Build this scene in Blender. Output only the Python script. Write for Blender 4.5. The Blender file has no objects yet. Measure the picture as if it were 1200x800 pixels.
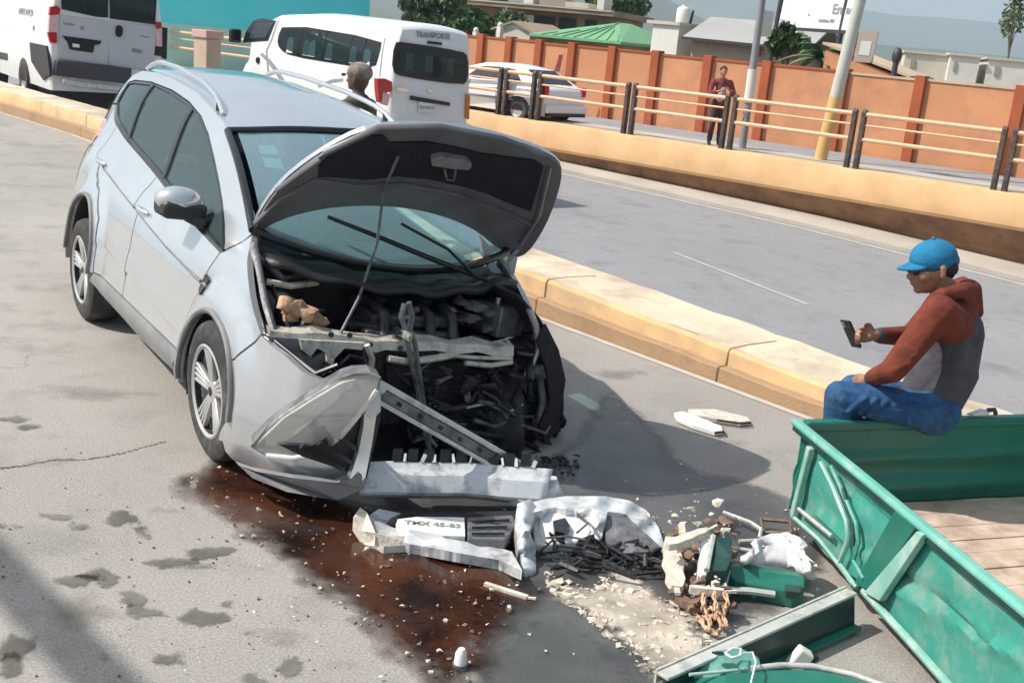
import bpy, bmesh, math, random
import numpy as np
from mathutils import Vector, Matrix, geometry, noise
random.seed(7)
R = math.radians
SC = bpy.context.scene
COL = SC.collection

# ------------------------------------------------------------------ camera
FPX, PITCH, ROLL, CAMH = 1300.0, R(15.2), R(5.5), 2.118
cam_data = bpy.data.cameras.new('camera')
cam_data.sensor_width = 36.0
cam_data.lens = FPX / 1200.0 * 36.0
cam_data.clip_start = 0.05
cam_data.clip_end = 20000.0
cam = bpy.data.objects.new('camera', cam_data)
COL.objects.link(cam)
cam_f = Vector((0, math.cos(PITCH), -math.sin(PITCH)))
_up = Vector((0, math.sin(PITCH), math.cos(PITCH)))
_rt = Vector((1, 0, 0))
cam_r = _rt * math.cos(ROLL) + _up * math.sin(ROLL)
cam_u = _up * math.cos(ROLL) - _rt * math.sin(ROLL)
CAMP = Vector((0, 0, CAMH))
_m = Matrix((cam_r, cam_u, -cam_f)).transposed().to_4x4()
_m.translation = CAMP
cam.matrix_world = _m
SC.camera = cam
SC.cycles.volume_bounces = 1

# ------------------------------------------------------------------ light
SUN_EL, SUN_TRAVEL = R(49), Vector((0.99, 0.10, 0)).normalized()
SC.view_settings.view_transform = 'Standard'
SC.view_settings.look = 'None'
SC.view_settings.exposure = 0.58
SC.view_settings.gamma = 1.0
world = bpy.data.worlds.new('World')
SC.world = world
world.use_nodes = True
nt = world.node_tree
sky = nt.nodes.new('ShaderNodeTexSky')
sky.sky_type = 'NISHITA'
sky.sun_disc = False
sky.sun_elevation = SUN_EL
sky.sun_rotation = math.atan2(-SUN_TRAVEL.x, -SUN_TRAVEL.y)
sky.air_density = 1.4
sky.dust_density = 4.0
sky.ozone_density = 1.0
bg = nt.nodes['Background']
bg.inputs['Strength'].default_value = 0.075
nt.links.new(sky.outputs[0], bg.inputs['Color'])
sun_data = bpy.data.lights.new('sun', 'SUN')
sun_data.energy = 4.4
sun_data.angle = R(0.6)
sun_data.color = (1.0, 0.95, 0.87)
sun = bpy.data.objects.new('sun', sun_data)
COL.objects.link(sun)
_d = SUN_TRAVEL * math.cos(SUN_EL) + Vector((0, 0, -math.sin(SUN_EL)))
sun.rotation_euler = _d.to_track_quat('-Z', 'Y').to_euler()

# ------------------------------------------------------------------ survey helpers
# photogrammetry: pixel coordinates are those of the 1200 x 800 photograph
def ray(px, py):
    return cam_f + cam_r * ((px - 600) / FPX) - cam_u * ((py - 400) / FPX)
def G(px, py, z=0.0):                      # point of the level z seen at a pixel
    d = ray(px, py); return CAMP + d * ((z - CAMH) / d.z)
def D(px, py, Y):                          # point at world depth Y seen at a pixel
    d = ray(px, py); return CAMP + d * (Y / d.y)
def PL(px, py, a, n):                      # point of the plane through a with normal n
    d = ray(px, py); a = Vector(a); n = Vector(n)
    return CAMP + d * ((a - CAMP).dot(n) / d.dot(n))

# ------------------------------------------------------------------ materials
def _nodes(name):
    m = bpy.data.materials.new(name); m.use_nodes = True
    return m, m.node_tree, m.node_tree.nodes['Principled BSDF']
def mat(name, col, rough=0.6, metal=0.0, var=0.15, scale=8.0, bump=0.0, bscale=60.0, dirt=None, dirt_amt=0.4, dirt_scale=3.0, coat=0.0, spec=0.5):
    m, t, b = _nodes(name)
    N, L = t.nodes, t.links
    tc = N.new('ShaderNodeTexCoord')
    nz = N.new('ShaderNodeTexNoise'); nz.inputs['Scale'].default_value = scale; nz.inputs['Detail'].default_value = 6
    L.new(tc.outputs['Object'], nz.inputs['Vector'])
    rp = N.new('ShaderNodeValToRGB')
    c = Vector(col)
    rp.color_ramp.elements[0].position = 0.3; rp.color_ramp.elements[1].position = 0.7
    rp.color_ramp.elements[0].color = (*(c * (1 - var)), 1)
    rp.color_ramp.elements[1].color = (*[min(1, v * (1 + var)) for v in c], 1)
    L.new(nz.outputs['Fac'], rp.inputs['Fac'])
    out = rp.outputs['Color']
    if dirt:
        n2 = N.new('ShaderNodeTexNoise'); n2.inputs['Scale'].default_value = dirt_scale; n2.inputs['Detail'].default_value = 9; n2.inputs['Roughness'].default_value = 0.7
        L.new(tc.outputs['Object'], n2.inputs['Vector'])
        r2 = N.new('ShaderNodeValToRGB'); r2.color_ramp.elements[0].position = 0.48; r2.color_ramp.elements[1].position = 0.68
        L.new(n2.outputs['Fac'], r2.inputs['Fac'])
        ml = N.new('ShaderNodeMath'); ml.operation = 'MULTIPLY'; ml.inputs[1].default_value = dirt_amt
        L.new(r2.outputs['Color'], ml.inputs[0])
        mx = N.new('ShaderNodeMixRGB'); mx.inputs['Color2'].default_value = (*dirt, 1)
        L.new(ml.outputs[0], mx.inputs['Fac']); L.new(out, mx.inputs['Color1']); out = mx.outputs['Color']
    L.new(out, b.inputs['Base Color'])
    b.inputs['Roughness'].default_value = rough
    b.inputs['Metallic'].default_value = metal
    b.inputs['Specular IOR Level'].default_value = spec
    if coat:
        b.inputs['Coat Weight'].default_value = coat; b.inputs['Coat Roughness'].default_value = 0.08
    if bump:
        n3 = N.new('ShaderNodeTexNoise'); n3.inputs['Scale'].default_value = bscale; n3.inputs['Detail'].default_value = 5
        L.new(tc.outputs['Object'], n3.inputs['Vector'])
        bp = N.new('ShaderNodeBump'); bp.inputs['Strength'].default_value = bump; bp.inputs['Distance'].default_value = 0.02
        L.new(n3.outputs['Fac'], bp.inputs['Height']); L.new(bp.outputs['Normal'], b.inputs['Normal'])
    return m
def glass(name, tint, refl=0.12, trans=0.75, fres=0.45):
    m = bpy.data.materials.new(name); m.use_nodes = True
    t = m.node_tree; N, L = t.nodes, t.links
    N.remove(N['Principled BSDF'])
    tr = N.new('ShaderNodeBsdfTransparent'); tr.inputs['Color'].default_value = (*tint, 1)
    gl = N.new('ShaderNodeBsdfGlossy'); gl.inputs['Roughness'].default_value = 0.03; gl.inputs['Color'].default_value = (0.9, 1.0, 1.0, 1)
    df = N.new('ShaderNodeBsdfDiffuse'); df.inputs['Color'].default_value = (*[v * 0.6 for v in tint], 1)
    lw = N.new('ShaderNodeLayerWeight'); lw.inputs['Blend'].default_value = 0.15
    ad = N.new('ShaderNodeMath'); ad.operation = 'ADD'; ad.use_clamp = True; ad.inputs[1].default_value = refl
    fm = N.new('ShaderNodeMath'); fm.operation = 'MULTIPLY'; fm.inputs[1].default_value = fres; L.new(lw.outputs['Fresnel'], fm.inputs[0]); L.new(fm.outputs[0], ad.inputs[0])
    m0 = N.new('ShaderNodeMixShader'); m0.inputs[0].default_value = trans
    L.new(df.outputs[0], m0.inputs[1]); L.new(tr.outputs[0], m0.inputs[2])
    m1 = N.new('ShaderNodeMixShader')
    L.new(ad.outputs[0], m1.inputs[0]); L.new(m0.outputs[0], m1.inputs[1]); L.new(gl.outputs[0], m1.inputs[2])
    L.new(m1.outputs[0], N['Material Output'].inputs['Surface'])
    return m

M = {}
M['silver'] = mat('silver paint', (0.61, 0.632, 0.65), 0.20, 0.6, 0.03, 3, coat=1.0, dirt=(0.40, 0.39, 0.37), dirt_amt=0.14, dirt_scale=3.5)
M['white_paint'] = mat('white vehicle paint', (0.80, 0.80, 0.80), 0.35, 0, 0.02, 3, coat=0.4, dirt=(0.5, 0.48, 0.44), dirt_amt=0.2)
M['broken_white'] = mat('broken bumper plastic', (0.66, 0.68, 0.70), 0.32, 0.1, 0.06, 9, dirt=(0.14, 0.13, 0.12), dirt_amt=0.8, dirt_scale=9, coat=0.3)
M['cream_metal'] = mat('bare cream metal', (0.62, 0.58, 0.49), 0.5, 0.1, 0.15, 14, dirt=(0.08, 0.07, 0.06), dirt_amt=0.8, dirt_scale=9, bump=0.3, bscale=40)
M['alu'] = mat('aluminium', (0.62, 0.62, 0.62), 0.35, 0.7, 0.1, 10, dirt=(0.12, 0.11, 0.1), dirt_amt=0.6, dirt_scale=12)
M['rim'] = mat('alloy rim', (0.50, 0.50, 0.49), 0.35, 0.4, 0.06, 10)
M['rubber'] = mat('tyre rubber', (0.035, 0.035, 0.036), 0.85, 0, 0.2, 20, dirt=(0.22, 0.2, 0.18), dirt_amt=0.45, dirt_scale=6, bump=0.3, bscale=90)
M['black'] = mat('black plastic', (0.022, 0.023, 0.026), 0.5, 0, 0.2, 10, bump=0.15)
M['trim'] = mat('black trim', (0.012, 0.014, 0.016), 0.25, 0, 0.1, 10)
M['engine'] = mat('oily engine metal', (0.05, 0.052, 0.058), 0.42, 0.5, 0.5, 16, dirt=(0.16, 0.15, 0.14), dirt_amt=0.5, dirt_scale=10, bump=0.4, bscale=45)
M['engine_grey'] = mat('dusty engine parts', (0.19, 0.195, 0.205), 0.5, 0.3, 0.3, 16, dirt=(0.03, 0.03, 0.03), dirt_amt=0.8, dirt_scale=9, bump=0.3)
M['engine_dark'] = mat('engine bay sheet metal', (0.018, 0.018, 0.022), 0.6, 0.0, 0.4, 12, bump=0.3)
M['tan'] = mat('tan foam insulation', (0.50, 0.30, 0.18), 0.8, 0, 0.35, 18, dirt=(0.06, 0.04, 0.03), dirt_amt=0.6, dirt_scale=8, bump=0.4)
M['hood_under'] = mat('hood underside', (0.145, 0.15, 0.16), 0.42, 0.1, 0.2, 6, dirt=(0.16, 0.15, 0.14), dirt_amt=0.4, dirt_scale=5)
M['hood_lining'] = mat('hood lining felt', (0.010, 0.011, 0.02), 0.9, 0, 0.4, 14, bump=0.3, bscale=30)
M['interior'] = mat('car interior', (0.04, 0.042, 0.045), 0.8, 0, 0.2, 10)
M['seat'] = mat('seat cloth', (0.46, 0.48, 0.48), 0.9, 0, 0.15, 20)
M['glass'] = glass('car side glass', (0.24, 0.34, 0.36), 0.09, 0.72)
M['windscreen'] = glass('windscreen glass', (0.40, 0.70, 0.71), 0.07, 0.62, 0.40)
M['van_glass'] = glass('van glass', (0.22, 0.34, 0.36), 0.03, 0.85, 0.3)
M['lens'] = glass('headlamp lens', (0.80, 0.80, 0.76), 0.12, 0.55)
M['red_lens'] = mat('red lamp lens', (0.45, 0.015, 0.02), 0.2, 0, 0.2, 20, coat=0.5)
M['pink_lens'] = mat('clear lamp lens', (0.72, 0.45, 0.45), 0.2, 0, 0.2, 20, coat=0.5)
M['amber'] = mat('amber lens', (0.6, 0.2, 0.03), 0.25, 0, 0.1, 20)
M['chrome'] = mat('chrome', (0.75, 0.76, 0.78), 0.15, 0.9, 0.05, 10)
M['plate'] = mat('licence plate', (0.78, 0.78, 0.76), 0.5, 0, 0.05, 10)
M['ink'] = mat('dark print', (0.05, 0.05, 0.055), 0.6, 0, 0.1, 10)
M['grey_ink'] = mat('grey print', (0.28, 0.28, 0.30), 0.6, 0, 0.1, 10)
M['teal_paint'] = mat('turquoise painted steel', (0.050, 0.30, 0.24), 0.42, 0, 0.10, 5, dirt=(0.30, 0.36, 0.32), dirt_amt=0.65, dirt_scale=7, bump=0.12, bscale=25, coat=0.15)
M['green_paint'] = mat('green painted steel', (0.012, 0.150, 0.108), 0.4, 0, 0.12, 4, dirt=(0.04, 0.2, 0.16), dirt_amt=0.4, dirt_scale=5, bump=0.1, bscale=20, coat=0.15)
M['green_rim'] = mat('worn pale green steel', (0.24, 0.48, 0.41), 0.45, 0, 0.15, 9, dirt=(0.55, 0.56, 0.52), dirt_amt=0.75, dirt_scale=9)
M['dark_green'] = mat('dark green steel', (0.012, 0.06, 0.052), 0.45, 0, 0.3, 7, dirt=(0.02, 0.02, 0.02), dirt_amt=0.7, dirt_scale=6)
M['pale_steel'] = mat('scraped steel', (0.58, 0.58, 0.54), 0.45, 0.2, 0.12, 18, dirt=(0.2, 0.2, 0.18), dirt_amt=0.6, dirt_scale=16)
M['wood'] = mat('weathered board', (0.55, 0.42, 0.33), 0.8, 0, 0.22, 9, dirt=(0.22, 0.12, 0.07), dirt_amt=0.5, dirt_scale=4, bump=0.3, bscale=30)
M['rope'] = mat('orange rope', (0.58, 0.37, 0.24), 0.9, 0, 0.3, 40, bump=0.4)
M['cloth_white'] = mat('white cloth', (0.72, 0.69, 0.70), 0.9, 0, 0.06, 7, bump=0.2, bscale=20)
M['pale_debris'] = mat('pale debris', (0.62, 0.56, 0.48), 0.9, 0, 0.25, 20, bump=0.3)
M['brown_debris'] = mat('brown debris', (0.20, 0.13, 0.09), 0.85, 0, 0.4, 20, bump=0.3)
M['foam'] = mat('pale foam crumbs', (0.60, 0.53, 0.44), 0.95, 0, 0.3, 24, bump=0.4)
M['skin'] = mat('skin', (0.36, 0.19, 0.12), 0.55, 0, 0.12, 12)
M['hair'] = mat('black hair', (0.012, 0.010, 0.010), 0.6, 0, 0.2, 30)
M['denim'] = mat('blue denim', (0.018, 0.075, 0.185), 0.9, 0, 0.35, 16, dirt=(0.10, 0.22, 0.38), dirt_amt=0.45, dirt_scale=7, bump=0.5, bscale=22)
M['rust'] = mat('rust red knit', (0.155, 0.029, 0.015), 0.9, 0, 0.25, 14, bump=0.4, bscale=25)
M['grey_knit'] = mat('grey knit', (0.065, 0.065, 0.08), 0.9, 0, 0.25, 16, bump=0.4, bscale=25)
M['cap_blue'] = mat('blue cap cotton', (0.008, 0.17, 0.33), 0.85, 0, 0.12, 18, bump=0.2)
M['shoe'] = mat('dark shoe', (0.03, 0.025, 0.02), 0.6)
M['phone'] = mat('phone body', (0.02, 0.02, 0.022), 0.3)

# ------------------------------------------------------------------ mesh builder
class MB:
    def __init__(self):
        self.v = []; self.f = []; self.mi = []; self.cur = 0; self.sm = []
        self.smooth = True
    def mtl(self, i): self.cur = i; return self
    def add(self, vs, fs):
        o = len(self.v); self.v += [tuple(p) for p in vs]
        for f in fs:
            self.f.append([i + o for i in f]); self.mi.append(self.cur)
        return self
    def hexa(self, p):                      # 8 corners: bottom loop 0-3, top loop 4-7
        return self.add(p, [(3, 2, 1, 0), (4, 5, 6, 7), (0, 1, 5, 4), (1, 2, 6, 5), (2, 3, 7, 6), (3, 0, 4, 7)])
    def box(self, c, s, mtx=None):
        x, y, z = s[0] / 2, s[1] / 2, s[2] / 2
        p = [Vector((a, b, d)) for d in (-z, z) for a, b in ((-x, -y), (x, -y), (x, y), (-x, y))]
        c = Vector(c)
        if mtx is not None: p = [mtx @ q for q in p]
        return self.hexa([q + c for q in p])
    def beam(self, a, b, w, h, up=(0, 0, 1)):
        a, b = Vector(a), Vector(b); d = (b - a).normalized()
        s = d.cross(Vector(up)).normalized(); u = s.cross(d)
        q = [(-w / 2, -h / 2), (w / 2, -h / 2), (w / 2, h / 2), (-w / 2, h / 2)]
        lo = [a + s * x + u * y for x, y in q]; hi = [b + s * x + u * y for x, y in q]
        return self.hexa(lo + hi)
    def tube(self, pts, r, n=8, cap=True):
        pts = [Vector(p) for p in pts]; k = len(pts)
        rs = r if isinstance(r, (list, tuple)) else [r] * k
        vs = []; prev = None
        for i, p in enumerate(pts):
            d = (pts[min(i + 1, k - 1)] - pts[max(i - 1, 0)])
            d = d.normalized() if d.length > 1e-9 else Vector((0, 0, 1))
            if prev is None:
                s = d.orthogonal().normalized()
            else:
                s = (prev - d * prev.dot(d)); s = s.normalized() if s.length > 1e-6 else d.orthogonal().normalized()
            prev = s; u = d.cross(s)
            for j in range(n):
                a = 2 * math.pi * j / n
                vs.append(p + (s * math.cos(a) + u * math.sin(a)) * rs[i])
        fs = []
        for i in range(k - 1):
            for j in range(n):
                fs.append((i * n + j, i * n + (j + 1) % n, (i + 1) * n + (j + 1) % n, (i + 1) * n + j))
        if cap:
            fs.append(tuple(range(n - 1, -1, -1))); fs.append(tuple((k - 1) * n + j for j in range(n)))
        return self.add(vs, fs)
    def lathe(self, prof, n=24, mtx=None, closed=False):   # profile (r, h) about local z
        vs = []; k = len(prof)
        for r, h in prof:
            for j in range(n):
                a = 2 * math.pi * j / n; p = Vector((r * math.cos(a), r * math.sin(a), h))
                vs.append(mtx @ p if mtx is not None else p)
        fs = [(i * n + j, i * n + (j + 1) % n, (i + 1) * n + (j + 1) % n, (i + 1) * n + j) for i in range(k - 1) for j in range(n)]
        if closed:
            fs += [((k - 1) * n + j, (k - 1) * n + (j + 1) % n, (j + 1) % n, j) for j in range(n)]
        return self.add(vs, fs)
    def grid(self, fn, nu, nv):
        vs = [fn(i / nu, j / nv) for j in range(nv + 1) for i in range(nu + 1)]
        fs = [(j * (nu + 1) + i, j * (nu + 1) + i + 1, (j + 1) * (nu + 1) + i + 1, (j + 1) * (nu + 1) + i) for j in range(nv) for i in range(nu)]
        return self.add(vs, fs)
    def ball(self, c, r, n=10, m=7):
        c = Vector(c); r = Vector(r) if hasattr(r, '__len__') else Vector((r, r, r))
        vs = [c + Vector((0, 0, -r.z))]
        for i in range(1, m):
            t = math.pi * i / m
            for j in range(n):
                a = 2 * math.pi * j / n
                vs.append(c + Vector((r.x * math.sin(t) * math.cos(a), r.y * math.sin(t) * math.sin(a), -r.z * math.cos(t))))
        vs.append(c + Vector((0, 0, r.z)))
        fs = [(0, 1 + (j + 1) % n, 1 + j) for j in range(n)]
        for i in range(m - 2):
            for j in range(n):
                a = 1 + i * n + j; b = 1 + i * n + (j + 1) % n
                fs.append((a, b, b + n, a + n))
        o = 1 + (m - 2) * n
        fs += [(o + j, o + (j + 1) % n, len(vs) - 1) for j in range(n)]
        return self.add(vs, fs)
    def prism(self, poly, fn, depth):        # poly (u,v) -> fn(u,v,w), extruded from w=0 to w=depth
        n = len(poly)
        vs = [fn(u, v, 0) for u, v in poly] + [fn(u, v, depth) for u, v in poly]
        tri = geometry.tessellate_polygon([[Vector((u, v, 0)) for u, v in poly]])
        fs = [tuple(t) for t in tri] + [tuple(n + i for i in reversed(t)) for t in tri]
        fs += [(i, (i + 1) % n, n + (i + 1) % n, n + i) for i in range(n)]
        return self.add(vs, fs)
    def build(self, name, mats, parent=None, angle=35, label=None, bevel=0, kind=None, solid=0):
        me = bpy.data.meshes.new(name)
        me.from_pydata(self.v, [], self.f)
        if not isinstance(mats, (list, tuple)): mats = [mats]
        for m in mats: me.materials.append(m)
        if len(mats) > 1: me.polygons.foreach_set('material_index', self.mi)
        bm = bmesh.new(); bm.from_mesh(me)
        if solid != -1: bmesh.ops.recalc_face_normals(bm, faces=bm.faces)
        bm.to_mesh(me); bm.free()
        if angle:
            me.shade_smooth(); me.set_sharp_from_angle(angle=R(angle))
        o = bpy.data.objects.new(name, me); COL.objects.link(o)
        if parent: o.parent = parent
        if label: o['label'] = label
        if kind: o['kind'] = kind
        if bevel:
            b = o.modifiers.new('bevel', 'BEVEL'); b.width = bevel; b.segments = 2; b.limit_method = 'ANGLE'; b.angle_limit = R(40)
        if solid and solid != -1:
            s = o.modifiers.new('solid', 'SOLIDIFY'); s.thickness = solid; s.offset = -1
        return o

def thing(name, label, cat, loc=(0, 0, 0), rotz=0.0, group=None):
    o = bpy.data.objects.new(name, None); COL.objects.link(o)
    o.location = loc; o.rotation_euler = (0, 0, rotz); o.empty_display_size = 0.2
    o['label'] = label; o['category'] = cat
    if group: o['group'] = group
    return o
def tag(o, label, cat, group=None):
    o['label'] = label; o['category'] = cat
    if group: o['group'] = group
    return o
def struct(o): o['kind'] = 'structure'; return o
def copy_tree(o, parent=None):
    kids = list(o.children)
    c = o.copy(); COL.objects.link(c)
    if parent is not None: c.parent = parent
    for k in kids: copy_tree(k, c)
    return c

def inside(p, poly):
    x, y = p; c = False; n = len(poly); j = n - 1
    for i in range(n):
        xi, yi = poly[i]; xj, yj = poly[j]
        if (yi > y) != (yj > y) and x < (xj - xi) * (y - yi) / (yj - yi) + xi: c = not c
        j = i
    return c
def dense(poly, step):
    out = []
    for i in range(len(poly)):
        a = Vector(poly[i]); b = Vector(poly[(i + 1) % len(poly)])
        k = max(1, int(math.ceil((b - a).length / step)))
        for q in range(k): out.append(tuple(a + (b - a) * (q / k)))
    return out
def smooth_poly(poly, it=2):
    for _ in range(it):
        out = []
        n = len(poly)
        for i in range(n):
            a = Vector(poly[i]); b = Vector(poly[(i + 1) % n])
            out.append(tuple(a * 0.75 + b * 0.25)); out.append(tuple(a * 0.25 + b * 0.75))
        poly = out
    return poly
def cdt(outline, holes=(), step=0.05, lines=()):
    loops = [dense(outline, step)] + [dense(h, step) for h in holes]
    pts = []; edges = []
    for lp in loops:
        o = len(pts); pts += lp; edges += [(o + i, o + (i + 1) % len(lp)) for i in range(len(lp))]
    nb = len(pts)
    B0 = np.array(pts)
    for ln in lines:                       # feature lines the triangles must follow
        for i in range(len(ln) - 1):
            a, b = Vector(ln[i]), Vector(ln[i + 1]); k = max(1, int((b - a).length / (step * .8)))
            for q in range(k):
                p = a.lerp(b, q / k)
                if inside(p, outline) and np.min((B0[:, 0] - p.x) ** 2 + (B0[:, 1] - p.y) ** 2) > (0.3 * step) ** 2: pts.append(tuple(p))
    B = np.array(pts)
    x0, y0 = B.min(0); x1, y1 = B.max(0)
    j = 0; y = y0 + step / 2
    while y < y1:
        x = x0 + step / 2 * (1 + j % 2)
        while x < x1:
            if inside((x, y), outline) and not any(inside((x, y), h) for h in holes):
                if np.min((B[:, 0] - x) ** 2 + (B[:, 1] - y) ** 2) > (0.5 * step) ** 2: pts.append((x, y))
            x += step
        y += step * 0.87; j += 1
    r = geometry.delaunay_2d_cdt([Vector(p) for p in pts], edges, [], 0, 1e-7)
    V = [tuple(p) for p in r[0]]; T = []
    for f in r[2]:
        cx = sum(V[i][0] for i in f) / len(f); cy = sum(V[i][1] for i in f) / len(f)
        if inside((cx, cy), outline) and not any(inside((cx, cy), h) for h in holes): T.append(tuple(f))
    return V, T
def sheet(mb, outline, fn, holes=(), step=0.05, skirt=None, lines=()):
    """heightfield panel: fn(u,v)->3D; skirt = offset vector of the turned-in edge"""
    V, T = cdt(outline, holes, step, lines)
    P = [Vector(fn(u, v)) for u, v in V]
    mb.add(P, T)
    if skirt is not None:
        cnt = {}
        for f in T:
            for i in range(3):
                e = (f[i], f[(i + 1) % 3]); k = tuple(sorted(e)); cnt.setdefault(k, []).append(e)
        sk = Vector(skirt)
        vs = []; fs = []
        for k, es in cnt.items():
            if len(es) == 1:
                a, b = es[0]; o = len(vs)
                vs += [P[b], P[a], P[a] + sk, P[b] + sk]; fs.append((o, o + 1, o + 2, o + 3))
        mb.add(vs, fs)
    return mb
def text_obj(name, body, size, mtx, m, parent=None, bold=0.0, shear=0.0):
    cu = bpy.data.curves.new(name, 'FONT'); cu.body = body; cu.size = size; cu.extrude = 0.002; cu.offset = bold; cu.shear = shear
    cu.align_x = 'CENTER'; cu.align_y = 'CENTER'; cu.resolution_u = 3
    tmp = bpy.data.objects.new(name, cu); COL.objects.link(tmp)
    dg = bpy.context.evaluated_depsgraph_get()
    me = bpy.data.meshes.new_from_object(tmp.evaluated_get(dg))
    bpy.data.objects.remove(tmp); me.name = name
    me.transform(mtx)
    me.materials.clear(); me.materials.append(m)
    o = bpy.data.objects.new(name, me); COL.objects.link(o)
    if parent: o.parent = parent
    return o
def frame(origin, x, y):
    x = Vector(x).normalized(); y = Vector(y); z = x.cross(y).normalized(); y = z.cross(x)
    m = Matrix((x, y, z)).transposed().to_4x4(); m.translation = Vector(origin); return m
def chunk(mb, c, s, rot=None, seed=0, n=8):
    """irregular lump: squashed hull of random points"""
    rr = random.Random(seed)
    bm = bmesh.new()
    for i in range(n):
        p = Vector((rr.uniform(-1, 1), rr.uniform(-1, 1), rr.uniform(-1, 1))).normalized()
        bm.verts.new(Vector((p.x * s[0], p.y * s[1], p.z * s[2])))
    r = bmesh.ops.convex_hull(bm, input=bm.verts)
    bmesh.ops.delete(bm, geom=list({g for g in r['geom_interior'] if isinstance(g, bmesh.types.BMVert)}), context='VERTS')
    bm.verts.index_update()
    m = Matrix.Rotation(rr.uniform(0, 6.28), 3, 'Z') if rot is None else rot
    mb.add([m @ v.co + Vector(c) for v in bm.verts], [[v.index for v in f.verts] for f in bm.faces])
    bm.free(); return mb

def organic(name, prims, mats, parent=None, voxel=0.012, smooth=6, label=None):
    """one continuous surface from overlapping tapered limbs; prims: (p0,p1,r0,r1,material) or ('e',c,(rx,ry,rz),rot,material)"""
    bm = bmesh.new()
    info = []
    for p in prims:
        b2 = bmesh.new()
        if p[0] == 'e':
            bmesh.ops.create_icosphere(b2, subdivisions=3, radius=1)
            rot = p[3] if p[3] is not None else Matrix.Identity(3)
            for v in b2.verts: v.co = rot @ Vector((v.co.x * p[2][0], v.co.y * p[2][1], v.co.z * p[2][2])) + Vector(p[1])
            info.append((Vector(p[1]), Vector(p[1]), sum(p[2]) / 3, sum(p[2]) / 3, p[4]))
        else:
            a, c, r0, r1, mi = p; a = Vector(a); c = Vector(c)
            for q, r in ((a, r0), (c, r1)):
                g = bmesh.ops.create_icosphere(b2, subdivisions=2, radius=r)
                for v in g['verts']: v.co += q
            h = bmesh.ops.convex_hull(b2, input=b2.verts)
            bmesh.ops.delete(b2, geom=[g for g in h['geom_interior'] if isinstance(g, bmesh.types.BMVert)], context='VERTS')
            info.append((a, c, r0, r1, mi))
        t = bpy.data.meshes.new('t'); b2.to_mesh(t); b2.free(); bm.from_mesh(t); bpy.data.meshes.remove(t)
    me = bpy.data.meshes.new(name); bm.to_mesh(me); bm.free()
    o = bpy.data.objects.new(name, me); COL.objects.link(o)
    md = o.modifiers.new('r', 'REMESH'); md.mode = 'VOXEL'; md.voxel_size = voxel
    ms = o.modifiers.new('s', 'SMOOTH'); ms.factor = 0.5; ms.iterations = smooth
    dg = bpy.context.evaluated_depsgraph_get()
    m2 = bpy.data.meshes.new_from_object(o.evaluated_get(dg)); m2.name = name
    o.modifiers.clear(); o.data = m2; bpy.data.meshes.remove(me)
    m2.materials.clear()
    for m in mats: m2.materials.append(m)
    if len(mats) > 1:
        A = np.array([i[0] for i in info]); Bv = np.array([i[1] for i in info]); r0 = np.array([i[2] for i in info]); r1 = np.array([i[3] for i in info])
        mi = np.array([i[4] for i in info])
        nP = len(m2.polygons); cen = np.zeros(nP * 3); m2.polygons.foreach_get('center', cen); cen = cen.reshape(-1, 3)
        best = np.full(nP, 1e9); idx = np.zeros(nP, int)
        for k in range(len(info)):
            ab = Bv[k] - A[k]; L2 = ab @ ab
            t = np.clip(((cen - A[k]) @ ab) / L2, 0, 1) if L2 > 1e-12 else np.zeros(nP)
            d = np.linalg.norm(cen - (A[k] + t[:, None] * ab), axis=1) - (r0[k] + (r1[k] - r0[k]) * t)
            w = d < best; best[w] = d[w]; idx[w] = mi[k]
        m2.polygons.foreach_set('material_index', idx.astype(np.int32))
    m2.shade_smooth()
    if parent: o.parent = parent
    if label: o['label'] = label
    return o
# ================================================================== THE SETTING
def lerp(a, b, t): return a + (b - a) * t
def interp(x, X, Y): return float(np.interp(x, X, Y))
WD = Vector((0.7834, -0.6216, 0)); WN = Vector((0.6216, 0.7834, 0))      # along the far parapet / away from the camera
W0 = Vector((-1.68, 29.48, 0))
def WP(s, off, z=0.0): return W0 + WD * s + WN * off + Vector((0, 0, z))
def wall_s(px, py, off):                                                  # parameter along the parapet of a pixel
    p = PL(px, py, WP(0, off), WN); return (p - W0).dot(WD), p.z

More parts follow.
